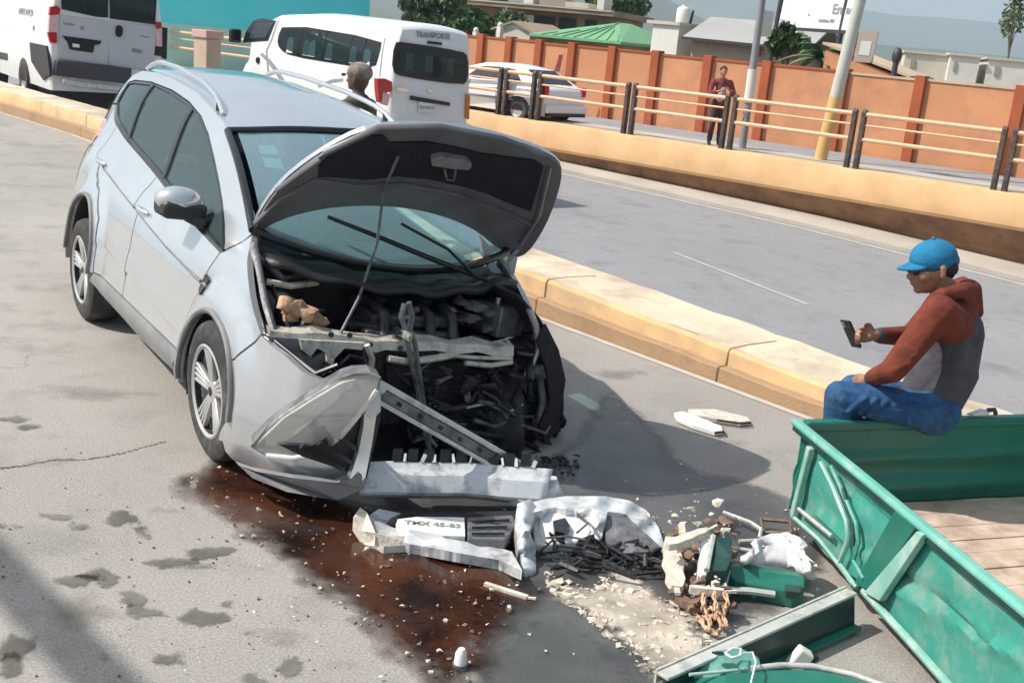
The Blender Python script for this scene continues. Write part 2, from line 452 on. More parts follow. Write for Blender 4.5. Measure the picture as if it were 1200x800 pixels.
# ---- ground materials
def ground_mat(name, base, dust, wetmap=False, crack=True, sc=0.35):
    m, t, b = _nodes(name); N, L = t.nodes, t.links
    tc = N.new('ShaderNodeTexCoord'); co = tc.outputs['Object']
    def nz(scale, det=8, rough=0.6):
        n = N.new('ShaderNodeTexNoise'); n.inputs['Scale'].default_value = scale; n.inputs['Detail'].default_value = det; n.inputs['Roughness'].default_value = rough
        L.new(co, n.inputs['Vector']); return n.outputs['Fac']
    def ramp(f, p0, p1):
        r = N.new('ShaderNodeMapRange'); r.inputs['From Min'].default_value = p0; r.inputs['From Max'].default_value = p1; L.new(f, r.inputs['Value']); return r.outputs['Result']
    def mix(f, a, bb, mode='MIX'):
        x = N.new('ShaderNodeMixRGB'); x.blend_type = mode
        if isinstance(f, float): x.inputs['Fac'].default_value = f
        else: L.new(f, x.inputs['Fac'])
        for k, v in (('Color1', a), ('Color2', bb)):
            if isinstance(v, tuple): x.inputs[k].default_value = (*v, 1)
            else: L.new(v, x.inputs[k])
        return x.outputs['Color']
    c = mix(ramp(nz(sc, 5, 0.55), 0.35, 0.65), base, dust)
    c = mix(ramp(nz(2.2, 9, 0.7), 0.52, 0.72), c, tuple(v * 0.78 for v in base))
    c = mix(ramp(nz(0.9, 7, 0.65), 0.56, 0.66), c, tuple(v * 0.84 for v in base))
    sp = ramp(nz(95, 3, 0.6), 0.42, 0.62)
    c = mix(0.24, c, mix(sp, tuple(v * 0.45 for v in base), tuple(min(1, v * 1.5) for v in dust)))
    if crack:
        wv = N.new('ShaderNodeTexVoronoi'); wv.feature = 'DISTANCE_TO_EDGE'; wv.inputs['Scale'].default_value = 0.55
        n2 = N.new('ShaderNodeTexNoise'); n2.inputs['Scale'].default_value = 2.5; n2.inputs['Detail'].default_value = 6; L.new(co, n2.inputs['Vector'])
        ad = N.new('ShaderNodeVectorMath'); ad.operation = 'MULTIPLY_ADD'; ad.inputs[1].default_value = (0.7, 0.7, 0.7)
        L.new(n2.outputs['Color'], ad.inputs[0]); L.new(co, ad.inputs[2]); L.new(ad.outputs[0], wv.inputs['Vector'])
        cr = ramp(wv.outputs['Distance'], 0.006, 0.0)
        gate = ramp(nz(0.5, 3), 0.52, 0.6)
        ml = N.new('ShaderNodeMath'); ml.operation = 'MULTIPLY'; L.new(cr, ml.inputs[0]); L.new(gate, ml.inputs[1])
        m3 = N.new('ShaderNodeMath'); m3.operation = 'MULTIPLY'; m3.inputs[1].default_value = 0.5; L.new(ml.outputs[0], m3.inputs[0])
        c = mix(m3.outputs[0], c, (0.09, 0.085, 0.08))
    L.new(c, b.inputs['Base Color']); b.inputs['Roughness'].default_value = 0.85
    bp = N.new('ShaderNodeBump'); bp.inputs['Strength'].default_value = 0.35; bp.inputs['Distance'].default_value = 0.01
    L.new(nz(120, 4), bp.inputs['Height']); L.new(bp.outputs['Normal'], b.inputs['Normal'])
    return m
M['road'] = ground_mat('dusty asphalt', (0.29, 0.270, 0.25), (0.39, 0.362, 0.33))
M['road2'] = ground_mat('grey asphalt', (0.25, 0.252, 0.265), (0.315, 0.31, 0.315), sc=0.2)
M['soil'] = mat('dry ground', (0.24, 0.21, 0.15), 0.95, 0, 0.3, 0.3, dirt=(0.10, 0.13, 0.05), dirt_amt=0.7, dirt_scale=0.08)
M['ochre'] = mat('ochre painted concrete', (0.71, 0.45, 0.235), 0.8, 0, 0.10, 1.2, dirt=(0.55, 0.34, 0.16), dirt_amt=0.5, dirt_scale=1.6, bump=0.15, bscale=12)
M['wall_foot'] = mat('brown wall foot shade and joint paint', (0.26, 0.145, 0.08), 0.9, 0, 0.3, 1.5, dirt=(0.07, 0.04, 0.03), dirt_amt=0.7, dirt_scale=1.2, bump=0.2)  # dark brown holds the painted shade below the lip; kerb joints share it
M['ochre_low'] = mat('scuffed brown kerb face', (0.40, 0.26, 0.15), 0.85, 0, 0.2, 3, dirt=(0.24, 0.15, 0.09), dirt_amt=0.6, dirt_scale=3, bump=0.3)
M['kerb_ochre'] = mat('ochre kerb paint', (0.70, 0.47, 0.25), 0.85, 0, 0.15, 2.5, dirt=(0.42, 0.33, 0.23), dirt_amt=0.8, dirt_scale=2, bump=0.2)
M['kerb_top'] = mat('worn kerb top', (0.66, 0.56, 0.42), 0.9, 0, 0.14, 1.7, dirt=(0.30, 0.23, 0.15), dirt_amt=0.75, dirt_scale=1.2, bump=0.3)
M['pavement'] = mat('pavement concrete', (0.44, 0.40, 0.35), 0.9, 0, 0.12, 1.0, bump=0.1)
M['line_paint'] = mat('worn road paint', (0.52, 0.48, 0.42), 0.85, 0, 0.12, 4, dirt=(0.4, 0.37, 0.33), dirt_amt=0.7, dirt_scale=3)
M['rail_paint'] = mat('peach rail paint', (0.74, 0.41, 0.25), 0.5, 0, 0.08, 5)
M['post_paint'] = mat('dark brown post', (0.060, 0.042, 0.034), 0.6, 0, 0.3, 6, dirt=(0.22, 0.19, 0.15), dirt_amt=0.6, dirt_scale=8)
M['orange_wall'] = mat('orange plaster', (0.57, 0.265, 0.135), 0.9, 0, 0.10, 0.8, dirt=(0.40, 0.20, 0.12), dirt_amt=0.75, dirt_scale=1.1, bump=0.1)
M['orange_pil'] = mat('red orange pilaster', (0.36, 0.092, 0.035), 0.9, 0, 0.12, 2)
M['turq_wall'] = mat('turquoise wall', (0.11, 0.78, 0.84), 0.8, 0, 0.07, 0.3, dirt=(0.22, 0.74, 0.74), dirt_amt=0.4, dirt_scale=0.3)
M['mint_wall'] = mat('mint wall', (0.50, 0.78, 0.66), 0.85, 0, 0.1, 0.8, dirt=(0.2, 0.5, 0.4), dirt_amt=0.5, dirt_scale=0.8)
M['peach_wall'] = mat('peach plaster', (0.52, 0.40, 0.29), 0.9, 0, 0.12, 1.5, dirt=(0.45, 0.30, 0.24), dirt_amt=0.4)
M['pink_cap'] = mat('pink cap stone', (0.52, 0.34, 0.29), 0.9, 0, 0.12, 1.5)
M['white_wall'] = mat('white render', (0.72, 0.70, 0.66), 0.85, 0, 0.06, 0.8, dirt=(0.5, 0.46, 0.4), dirt_amt=0.4, dirt_scale=0.7)
M['cream_wall'] = mat('cream render', (0.55, 0.52, 0.44), 0.9, 0, 0.1, 0.6, dirt=(0.4, 0.36, 0.3), dirt_amt=0.4, dirt_scale=0.5)
M['grey_wall'] = mat('grey brown render', (0.34, 0.29, 0.25), 0.9, 0, 0.1, 0.6, dirt=(0.22, 0.2, 0.18), dirt_amt=0.4, dirt_scale=0.5)
M['grey_roof'] = mat('grey sheet roof', (0.36, 0.36, 0.35), 0.7, 0, 0.1, 0.4)
M['green_roof'] = mat('green sheet roof', (0.17, 0.38, 0.20), 0.6, 0, 0.08, 0.5)
M['slab'] = mat('weathered slab edge', (0.33, 0.25, 0.18), 0.9, 0, 0.15, 0.7, dirt=(0.15, 0.10, 0.08), dirt_amt=0.6, dirt_scale=0.6)
M['dark_open'] = mat('dark opening', (0.03, 0.03, 0.035), 0.4)
M['pole_concrete'] = mat('pale pole', (0.52, 0.54, 0.49), 0.8, 0, 0.12, 2, dirt=(0.3, 0.32, 0.28), dirt_amt=0.5, dirt_scale=2)
M['pole_grey'] = mat('grey pole', (0.24, 0.25, 0.26), 0.7, 0, 0.15, 2)
M['pole_band'] = mat('ochre pole band', (0.66, 0.42, 0.16), 0.8, 0, 0.1, 2)
M['board_white'] = mat('billboard sheet', (0.74, 0.75, 0.80), 0.6, 0, 0.03, 0.5)
M['dark_steel'] = mat('dark steel frame', (0.05, 0.05, 0.06), 0.5)
M['leaf'] = mat('leaves', (0.055, 0.115, 0.035), 0.6, 0, 0.45, 0.9)
M['leaf_grey'] = mat('grey green leaves', (0.12, 0.16, 0.085), 0.7, 0, 0.45, 0.9)
M['bark'] = mat('bark', (0.10, 0.075, 0.05), 0.9, 0, 0.3, 4)
M['hill'] = mat('wooded hill', (0.05, 0.075, 0.05), 0.95, 0, 0.35, 0.004)

# ---- median: a stepped ochre kerb separating the two carriageways
MED = [(-22.0, 34.0), (-15.0, 26.0), (-9.70, 20.25), (-7.26, 17.75), (-3.6, 13.35), (0.23, 8.61), (1.85, 6.76), (3.6, 4.78), (6.5, 1.5)]
MEDH = [0.36, 0.36, 0.36, 0.35, 0.32, 0.28, 0.20, 0.19, 0.19]
def med_grid(prof):
    """profile: list of (offset from road edge, height fraction, absolute height)"""
    P = []; n = len(MED)
    fine = []
    for i in range(n - 1):
        k = 12
        for q in range(k): fine.append((i + q / k))
    fine.append(n - 1)
    rows = []
    for f in fine:
        i = min(int(f), n - 2); t = f - i
        a = Vector(MED[i]); b = Vector(MED[i + 1]); p = a.lerp(b, t); h = lerp(MEDH[i], MEDH[i + 1], t)
        d0 = (Vector(MED[min(i + 1, n - 1)]) - Vector(MED[max(i - 1, 0)])).normalized(); d1 = (Vector(MED[min(i + 2, n - 1)]) - Vector(MED[i])).normalized()
        d = d0.lerp(d1, t).normalized(); nn = Vector((-d.y, d.x))
        if nn.x < 0: nn = -nn
        rows.append([(p.x + nn.x * o, p.y + nn.y * o, hf * h + za) for o, hf, za in prof])
    return rows
def strip(name, prof, m, kind='structure', wob=0.0):
    rows = med_grid(prof); mb = MB(); k = len(prof); vs = []
    rr = random.Random(3)
    for r in rows:
        j = rr.uniform(-wob, wob)
        vs += [(x + j * 0.5, y + j * 0.5, z + (j if z > 0.05 else 0)) for x, y, z in r]
    fs = [(i * k + j, i * k + j + 1, (i + 1) * k + j + 1, (i + 1) * k + j) for i in range(len(rows) - 1) for j in range(k - 1)]
    mb.add(vs, fs); o = mb.build(name, m, None, 25, solid=-1); o['kind'] = kind; return o
strip('kerb_edge_line', [(-0.075, 0, 0.004), (-0.012, 0, 0.004)], M['line_paint'])
strip('kerb_step', [(0.0, 0, -0.05), (0.004, 0.43, 0), (0.018, 0.47, 0), (0.085, 0.47, 0.0)], M['ochre_low'], wob=0.004)
strip('median_kerb', [(0.085, 0.3, 0), (0.092, 0.90, 0), (0.105, 0.985, 0), (0.135, 1.0, 0)], M['kerb_ochre'], wob=0.003)
strip('median_top', [(0.135, 1.0, 0), (0.30, 1.0, 0.006), (0.62, 1.0, 0.0), (0.80, 1.0, -0.004), (0.83, 0.93, -0.02), (0.85, 0, -1.6)], M['kerb_top'], wob=0.006)

# casting joints across the kerb
mb = MB(); n_ = len(MED); acc = 0.0
for i in range(2, n_ - 1):
    a = Vector(MED[i]); b = Vector(MED[i + 1]); L_ = (b - a).length; d_ = (b - a).normalized(); nn = Vector((-d_.y, d_.x)); nn = nn if nn.x > 0 else -nn
    s_ = 1.9 - acc
    while s_ < L_:
        p = a + d_ * s_; h_ = lerp(MEDH[i], MEDH[i + 1], s_ / L_); vs = []
        for o_, z in ((-.003, .0), (.001, .43 * h_), (.015, .475 * h_), (.082, .478 * h_), (.089, .90 * h_), (.102, .992 * h_), (.135, 1.0 * h_ + .003), (.30, h_ + .009), (.62, h_ + .003)):
            w_ = .006 + .003 * math.sin(z * 40 + s_ * 9)
            for q in (-1, 1): r_ = p + nn * o_ + d_ * q * w_; vs.append((r_.x, r_.y, z + .001))
        mb.add(vs, [(2 * k, 2 * k + 1, 2 * k + 3, 2 * k + 2) for k in range(8)]); s_ += 1.9
    acc = L_ - (s_ - 1.9)
struct(mb.build('kerb_joint', M['wall_foot'], None, 0, solid=-1))

# ---- our carriageway: one sheet on the camera side of the median
def road_z0():
    poly = [(p[0] + 0.05, p[1] + 0.04) for p in MED]
    poly = [(-60, 80.0)] + poly + [(9.5, -2.0), (30, -25), (-60, -25)]
    mb = MB(); tri = geometry.tessellate_polygon([[Vector((x, y, 0)) for x, y in poly]])
    mb.add([(x, y, 0) for x, y in poly], [tuple(t) for t in tri])
    return struct(mb.build('road', M['road'], None, 0))
road_z0()

# ---- the far carriageway, sinking towards the right
def zc(p):
    s = (Vector((p[0], p[1], 0)) - W0).dot(WD)
    base = interp(s, [-6, 3.3, 7.75, 10.0, 14.2, 24], [-0.55, -0.80, -0.93, -1.0, -1.22, -1.8])
    t = max(0.0, min(1.0, (p[0] + 2.3) / 2.6)); t = t * t * (3 - 2 * t)
    return base * t
mb = MB(); rows = med_grid([(0.83, 0, 0)]); NV = 26
vs = []
for r in rows:
    a = Vector(r[0][:2])
    s = (Vector((a.x, a.y, 0)) - W0).dot(WD)
    b = WP(s + 1.5, 0.6); b = Vector((b.x, b.y))
    for j in range(NV + 1):
        q = a.lerp(b, j / NV); vs.append((q.x, q.y, zc(q)))
mb.add(vs, [(i * (NV + 1) + j, i * (NV + 1) + j + 1, (i + 1) * (NV + 1) + j + 1, (i + 1) * (NV + 1) + j) for i in range(len(rows) - 1) for j in range(NV)])
struct(mb.build('underpass_road', M['road2'], None, 40))
# painted lines on it
def ground_line(name, a, b, w, z):
    a, b = Vector(a), Vector(b); mb = MB(); n = 40; d = (b - a).normalized(); sd = Vector((-d.y, d.x)) * w / 2; vs = []
    for i in range(n + 1):
        p = a.lerp(b, i / n)
        for q in (p + sd, p - sd): vs.append((q.x, q.y, zc(q) + z))
    mb.add(vs, [(2 * i, 2 * i + 1, 2 * i + 3, 2 * i + 2) for i in range(n)])
    return struct(mb.build(name, M['line_paint'], None, 0))
ground_line('edge_line', WP(2.0, -1.05).to_2d(), WP(19, -1.3).to_2d(), 0.13, 0.006)
_p = lambda x, y: G(x, y, -0.95).to_2d()
ground_line('lane_line', _p(790, 291), _p(950, 340), 0.07, 0.006)
# pale gutter at the wall foot
mb = MB(); vs = []
for i in range(41):
    s = 1 + i * 0.5
    for o, dz in ((-0.75, 0.0), (-0.75, 0.07), (0.5, 0.10)):
        p = WP(s, o - 0.012 * s); vs.append((p.x, p.y, zc(p) + dz))
mb.add(vs, [(i * 3 + j, i * 3 + j + 1, i * 3 + j + 4, i * 3 + j + 3) for i in range(40) for j in range(2)])
struct(mb.build('gutter_strip', M['pavement'], None, 30))

# ---- far retaining wall with an overhanging ochre lip
mb = MB(); vs = []; NS = 90
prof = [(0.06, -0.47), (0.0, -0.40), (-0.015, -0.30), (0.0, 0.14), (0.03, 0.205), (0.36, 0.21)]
for i in range(NS + 1):
    s = -16 + i * 0.46
    for o, z in prof:
        zz = z
        p = WP(s, o, zz); vs.append(p)
k = len(prof)
mb.add(vs, [(i * k + j, i * k + j + 1, (i + 1) * k + j + 1, (i + 1) * k + j) for i in range(NS) for j in range(k - 1)])
o = mb.build('retaining_wall', M['ochre'], None, 30, solid=-1)
tag(o, 'long ochre retaining wall with an overhanging lip under the railing', 'wall')
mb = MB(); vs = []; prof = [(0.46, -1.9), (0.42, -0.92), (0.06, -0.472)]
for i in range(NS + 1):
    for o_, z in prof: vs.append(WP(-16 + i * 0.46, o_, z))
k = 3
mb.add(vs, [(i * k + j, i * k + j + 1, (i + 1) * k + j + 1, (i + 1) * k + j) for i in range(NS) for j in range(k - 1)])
mb.build('shade_painted_footing', M['wall_foot'], o, 30, solid=-1)  # shade under the overhang is put into this brown colour

# ---- pavement, side street and land beyond
def wstrip(name, o0, o1, z, m, s0=-60, s1=80, kind='structure'):
    mb = MB(); mb.box((0, 0, 0), (1, 1, 1)); mb.v = []
    for zz in (z - 0.3, z):
        for s, o in ((s0, o0), (s1, o0), (s1, o1), (s0, o1)): mb.v.append(tuple(WP(s, o, zz)))
    ob = mb.build(name, m, None, 0); ob['kind'] = kind; return ob
wstrip('sidewalk', 0.36, 1.7, 0.20, M['pavement'], -16.3, 40)
wstrip('side_street', 1.7, 5.4, 0.10, M['road2'], -40, 60)
mb = MB()
a = WP(-2600, 5.3, 0.06); b = WP(2600, 5.3, 0.06); c = Vector((9000, 9000, 0.06)); d = Vector((-9000, 9000, 0.06))
mb.add([a, b, c, d], [(0, 1, 2, 3)])
struct(mb.build('ground', M['soil'], None, 0))

# ---- railing along the wall top
rail = thing('metal_railing', 'peach and brown metal railing on top of the ochre wall', 'railing', WP(0, 0.12, 0.2))
rmx = Matrix.Identity(4)
def rl(p): return Vector(p) - rail.location
post_mesh = None
post_px = [(247, 77), (300, 84), (587, 134), (626, 139), (735, 153), (850, 173), (997, 197), (1170, 224), (1330, 250)]
ss = [wall_s(x, y, 0.12)[0] for x, y in post_px]
ss[1] = ss[0] + (ss[2] - ss[0]) * 0.5
ss = [ss[0] - 5.2, ss[0] - 2.4] + ss
for i, s in enumerate(ss):
    for dd in (-0.10, 0.10):
        if post_mesh is None:
            mb = MB()
            mb.prism([(-0.055, 0), (0.055, 0), (0.05, 1.16), (0.0, 1.20), (-0.05, 1.14)], lambda u, v, w: Vector(WD * (w - 0.045)) + WN * u * 1.2 + Vector((0, 0, v)), 0.085)
            o = mb.build('post', M['post_paint'], rail, 0); post_mesh = o.data
        else:
            o = bpy.data.objects.new('post', post_mesh); COL.objects.link(o); o.parent = rail
        o.location = rl(WP(s + dd, 0.12, 0.2))
for i in range(len(ss) - 1):
    for z, r in ((1.10, 0.045), (0.885, 0.022), (0.60, 0.042)):
        mb = MB(); mb.tube([WP(ss[i] + 0.1, 0.11, 0.2 + z) - rail.location, WP(ss[i + 1] - 0.1, 0.11, 0.2 + z) - rail.location], r, 8)
        mb.build('rail', M['rail_paint'], rail, 40)

# ---- orange boundary wall
OFF = 5.5
bw = thing('boundary_wall', 'orange plastered boundary wall with red brown pilasters', 'wall', WP(0, OFF, 0.06))
bl = lambda p: Vector(p) - bw.location
pil_px = [(540, 42), (565, 45), (598, 47), (633, 50), (672, 52), (719, 57), (770, 62), (831, 70), (900, 76), (990, 84), (1080, 92), (1198, 104)]
ps = [wall_s(x, y, OFF) for x, y in pil_px]
ps = [(ps[0][0] - 6, 2.05), (ps[0][0] - 3, 2.05)] + ps + [(ps[-1][0] + 4, 2.05), (ps[-1][0] + 8, 2.05)]
for i, (s, z) in enumerate(ps):
    mb = MB(); w = 0.13
    mb.hexa([bl(WP(s - w, OFF + -0.10, 0.0)), bl(WP(s + w, OFF + -0.10, 0.0)), bl(WP(s + w, OFF + 0.2, 0.0)), bl(WP(s - w, OFF + 0.2, 0.0)), bl(WP(s - w, OFF + -0.10, 2.17)), bl(WP(s + w, OFF + -0.10, 2.17)), bl(WP(s + w, OFF + 0.2, 2.17)), bl(WP(s - w, OFF + 0.2, 2.17))])
    mb.build('pilaster', M['orange_pil'], bw, 0, bevel=0.015)
    if i < len(ps) - 1:
        s2 = ps[i + 1][0]; mb = MB(); zt = 2.05 + 0.015 * math.sin(i * 2.1)
        a0, a1 = s + w, s2 - w
        q = [bl(WP(a0, OFF + 0.02, 0)), bl(WP(a1, OFF + 0.02, 0)), bl(WP(a1, OFF + 0.16, 0)), bl(WP(a0, OFF + 0.16, 0)), bl(WP(a0, OFF + 0.02, zt)), bl(WP(a1, OFF + 0.02, zt)), bl(WP(a1, OFF + 0.16, zt)), bl(WP(a0, OFF + 0.16, zt))]
        mb.hexa(q); mb.build('wall_panel', M['orange_wall'], bw, 0)
        mb = MB(); q = [bl(WP(a0, OFF + -0.01, zt + 0.002)), bl(WP(a1, OFF + -0.01, zt + 0.002)), bl(WP(a1, OFF + 0.19, zt + 0.002)), bl(WP(a0, OFF + 0.19, zt + 0.002)), bl(WP(a0, OFF + -0.01, zt + 0.06)), bl(WP(a1, OFF + -0.01, zt + 0.06)), bl(WP(a1, OFF + 0.19, zt + 0.06)), bl(WP(a0, OFF + 0.19, zt + 0.06))]
        mb.hexa(q); mb.build('coping', M['peach_wall'] if i > 10 else M['orange_pil'], bw, 0)

# ---- turquoise building and peach gate pillar on the left
o0 = D(165, 62, 36); 
tb = thing('painted_building', 'large turquoise building behind the two white vans', 'building', (o0.x, o0.y, 0))
A = D(150, 60, 37.5); B_ = D(432, 30, 41)
def bwall(p, q, z0, z1, th, m, name, parent, loc):
    p = Vector((p.x, p.y, 0)); q = Vector((q.x, q.y, 0)); d = (q - p).normalized(); n = Vector((-d.y, d.x, 0)) * th
    mb = MB(); L = Vector(loc)
    mb.hexa([p + Vector((0, 0, z0)) - L, q + Vector((0, 0, z0)) - L, q + n + Vector((0, 0, z0)) - L, p + n + Vector((0, 0, z0)) - L,
             p + Vector((0, 0, z1)) - L, q + Vector((0, 0, z1)) - L, q + n + Vector((0, 0, z1)) - L, p + n + Vector((0, 0, z1)) - L])
    return mb.build(name, m, parent, 0)
bwall(A, B_, 0.0, 6.5, 6.0, M['turq_wall'], 'wall', tb, tb.location)
dv = (Vector((B_.x, B_.y, 0)) - Vector((A.x, A.y, 0))).normalized(); nv = Vector((dv.y, -dv.x, 0))
bwall(A + nv * 0.06 + dv * 0.1, B_ + nv * 0.06 - dv * 1.0, 0.0, 1.55, 0.05, M['mint_wall'], 'dado_band', tb, tb.location)
for k in range(9):
    t = 1.0 + k * 1.12
    p = A + dv * t + nv * 0.10
    mb = MB(); mb.beam(Vector((p.x, p.y, 0.1)) - tb.location, Vector((p.x, p.y, 1.6)) - tb.location, 0.06, 0.06)
    mb.build('drainpipe' if k == 4 else 'pilaster_strip', M['mint_wall'] if k != 4 else M['turq_wall'], tb, 0)
gp = D(243, 62, 33)
gt = thing('gate_pillar', 'squat peach gate pillar with pink cap before the turquoise building', 'pillar', (gp.x, gp.y, 0.06))
mb = MB(); mb.box((0, 0, 0.62), (0.62, 0.5, 1.24), Matrix.Rotation(-0.67, 3, 'Z')); mb.build('shaft', M['peach_wall'], gt, 0, bevel=0.02)
mb = MB(); mb.box((0, 0, 1.36), (0.72, 0.6, 0.22), Matrix.Rotation(-0.67, 3, 'Z')); mb.build('cap', M['pink_cap'], gt, 0, bevel=0.02)

# ---- poles
def pole(name, label, cat, px, py, off, px2, py2, r0, r1, m, band=None, H=8.0):
    p = PL(px, py, WP(0, off), WN); base = Vector((p.x, p.y, 0.2))
    t2 = PL(px2, py2, WP(0, off), WN)
    dz = t2.z - p.z; lean = Vector((t2.x - p.x, t2.y - p.y, 0)) / dz
    base = Vector((p.x, p.y, 0)) + lean * (0.2 - p.z); base.z = 0.2
    t = thing(name, label, cat, base)
    def at(h): return lean * h + Vector((0, 0, h))
    mb = MB(); z0 = band or 0.0
    mb.tube([at(z0 + (H - z0) * i / 8) for i in range(9)], [lerp(r0, r1, i / 8) for i in range(9)], 14); mb.build('shaft', m, t, 40)
    if band:
        mb = MB(); mb.tube([at(-0.1), at(band)], [r0 + 0.004, r0 + 0.004], 14); mb.build('painted_base', M['pole_band'], t, 40)
    return t, at
pt, pat = pole('utility_pole', 'pale concrete pole with ochre painted base beside the railing', 'pole', 966, 168, 1.2, 1008, 0, 0.135, 0.095, M['pole_concrete'], band=1.35)
sg = thing('pole_sign', 'small grey framed sign board hanging behind the pale pole', 'sign', pt.location + pat(2.2) + Vector((0.47, 0.30, 0)))
fx = frame((0, 0, 0.25), WD, Vector((0.12, 0.05, 1)))
mb = MB(); mb.box((0, 0, 0), (0.42, 0.66, 0.03)); mb.v = [tuple(fx @ Vector(v)) for v in mb.v]; mb.build('panel', M['grey_wall'], sg, 0)
mb = MB(); mb.box((0, -0.04, 0.02), (0.24, 0.30, 0.012)); mb.v = [tuple(fx @ Vector(v)) for v in mb.v]; mb.build('face', M['pole_concrete'], sg, 0)
mb = MB(); mb.box((-0.28, -0.02, 0.0), (0.09, 0.62, 0.05)); mb.v = [tuple(fx @ Vector(v)) for v in mb.v]; mb.build('bracket', M['orange_pil'], sg, 0)
pt2, pat2 = pole('lamp_post', 'slim grey steel pole between the pedestrian and the billboard', 'pole', 871, 165, 1.0, 893, 0, 0.085, 0.07, M['pole_grey'])
mb = MB(); mb.tube([pat2(1.02), pat2(1.75)], [0.11, 0.105], 12); mb.build('pasted_notice', M['white_wall'], pt2, 40)
mb = MB(); mb.box(pat2(2.75) + Vector((0.18, 0.05, 0)), (0.24, 0.2, 0.55)); mb.build('meter_box', M['pole_concrete'], pt2, 0, bevel=0.02)

# ---- billboard
bo = D(955, 45, 38)
bb = thing('billboard', 'white billboard on dark legs above the orange wall', 'billboard', (bo.x, bo.y, 0.06))
def bD(x, y, Y=None): return D(x, y, Y or (38 - 2.6 * (x - 912) / 83)) - bb.location
LL, LR = bD(912, 31), bD(995, 36)
ux = (LR - LL); w = ux.length; ux.normalize(); uy = Vector((0.06, 0.0, 1)).normalized()
mb = MB(); nn = ux.cross(uy) * 0.12
mb.hexa([LL, LR, LR + nn * -1, LL + nn * -1, LL + uy * 1.9, LR + uy * 1.9, LR + uy * 1.9 - nn, LL + uy * 1.9 - nn]); mb.build('panel', M['board_white'], bb, 0)
mb = MB(); mb.beam(LL + Vector((-0.1, -0.05, -0.06)), LR + Vector((0.1, -0.05, -0.06)), 0.12, 0.09); mb.build('lower_frame', M['dark_steel'], bb, 0)
for f in (-0.03, 0.9):
    p = LL.lerp(LR, f); mb = MB(); mb.tube([Vector((p.x - 0.12, p.y + 0.1, 0)), p + uy * 1.2 + Vector((0, 0.1, 0))], 0.09, 10); mb.build('leg', M['dark_steel'], bb, 40)
for bx, by, body, size in ((980, 14, 'Em', 0.42), (993, 15, 'au', 0.36), (947, 14, '.', 0.5), (968, 27, 'telefono 951', 0.13)):
    c = bD(bx, by) ; c = LL + ux * (c - LL).dot(ux) + uy * (c - LL).dot(uy)
    nrm = ux.cross(uy)
    text_obj('lettering', body, size, frame(c + nrm * 0.012, ux, uy), M['grey_ink'], bb, bold=0.008)

# ---- trees
def tree(label, base, crown, height, nleaf, m, seed, trunk_r=0.12, leaf=0.28, name='leafy_tree', clumps=9, cat='tree', group=None, open_=0.0):
    rr = random.Random(seed)
    t = thing(name, label, cat, base, group=group)
    top = Vector((0, 0, height)); cw = Vector(crown)
    cl = []
    for i in range(clumps):
        d = Vector((rr.gauss(0, 1), rr.gauss(0, 1), rr.gauss(0, 0.8))).normalized() * rr.uniform(0.35, 0.95)
        cl.append((Vector((d.x * cw.x, d.y * cw.y, height + d.z * cw.z)), rr.uniform(0.28, 0.52)))
    mb = MB(); h0 = max(0.2, height - cw.z)
    mb.tube([(0, 0, -0.1), (rr.uniform(-.1, .1), 0, h0 * 0.5), (rr.uniform(-.15, .15), rr.uniform(-.1, .1), h0), (0, 0, height)], [trunk_r * 1.3, trunk_r, trunk_r * 0.8, trunk_r * 0.3], 8)
    for c, r in cl:
        mid = Vector((c.x * 0.4, c.y * 0.4, lerp(h0, c.z, 0.45)))
        mb.tube([(0, 0, h0 * 0.9), mid, c], [trunk_r * 0.55, trunk_r * 0.35, trunk_r * 0.1], 6)
    mb.build('trunk', M['bark'], t, 50)
    mb = MB(); per = nleaf // len(cl)
    for c, r in cl:
        for k in range(per):
            d = Vector((rr.gauss(0, 1), rr.gauss(0, 1), rr.gauss(0, 1))).normalized() * (rr.random() ** 0.45)
            p = c + Vector((d.x * cw.x * r, d.y * cw.y * r, d.z * cw.z * r * 1.1))
            a = Vector((rr.gauss(0, 1), rr.gauss(0, 1), rr.gauss(0, 0.6))).normalized(); b = a.orthogonal().normalized()
            b = Matrix.Rotation(rr.uniform(0, 6.28), 3, a) @ b; cc = a.cross(b)
            l = leaf * rr.uniform(0.6, 1.3)
            mb.add([p - b * l, p + cc * l * 0.45, p + b * l, p - cc * l * 0.45], [(0, 1, 2, 3)])
    mb.build('crown', m, t, 0, solid=-1)
    return t
def tb_at(px, py, Y): p = D(px, py, Y); return Vector((p.x, p.y, 0.06)), p.z
def put_tree(label, px, py, Y, wpx, hpx, n, m, seed, **k):
    b, z = tb_at(px, py, Y); sc = Y / FPX
    return tree(label, b, (wpx * sc / 2, wpx * sc / 2.4, hpx * sc / 2), max(z, hpx * sc / 2 + 0.3), n, m, seed, **k)
G_T = 'trees behind the orange wall'
put_tree('grey green bushy tree just above the rear of the passenger van', 505, 17, 52, 80, 44, 3200, M['leaf_grey'], 11, leaf=0.22, group=G_T, clumps=11)
put_tree('dark green tree between the bushy tree and the slab roofed house', 562, 33, 50, 86, 34, 3200, M['leaf'], 12, leaf=0.20, group=G_T, clumps=11)
put_tree('small pale green tree beside the slab roofed house eave', 600, 30, 55, 44, 30, 1500, M['leaf_grey'], 13, leaf=0.20, group=G_T)
put_tree('rounded green tree behind the green hipped roof', 722, 10, 80, 64, 44, 3000, M['leaf'], 14, leaf=0.3, group=G_T, clumps=12)
put_tree('dark shrub rising behind the wall left of the banana plant', 922, 50, 36, 44, 34, 900, M['leaf'], 15, leaf=0.20, group=G_T, clumps=8)
bp_b, _z = tb_at(962, 74, 34)
bpl = thing('banana_plant', 'broad leaved banana plant drooping over the wall under the billboard', 'plant', bp_b)
zt_ = D(962, 70, 34).z
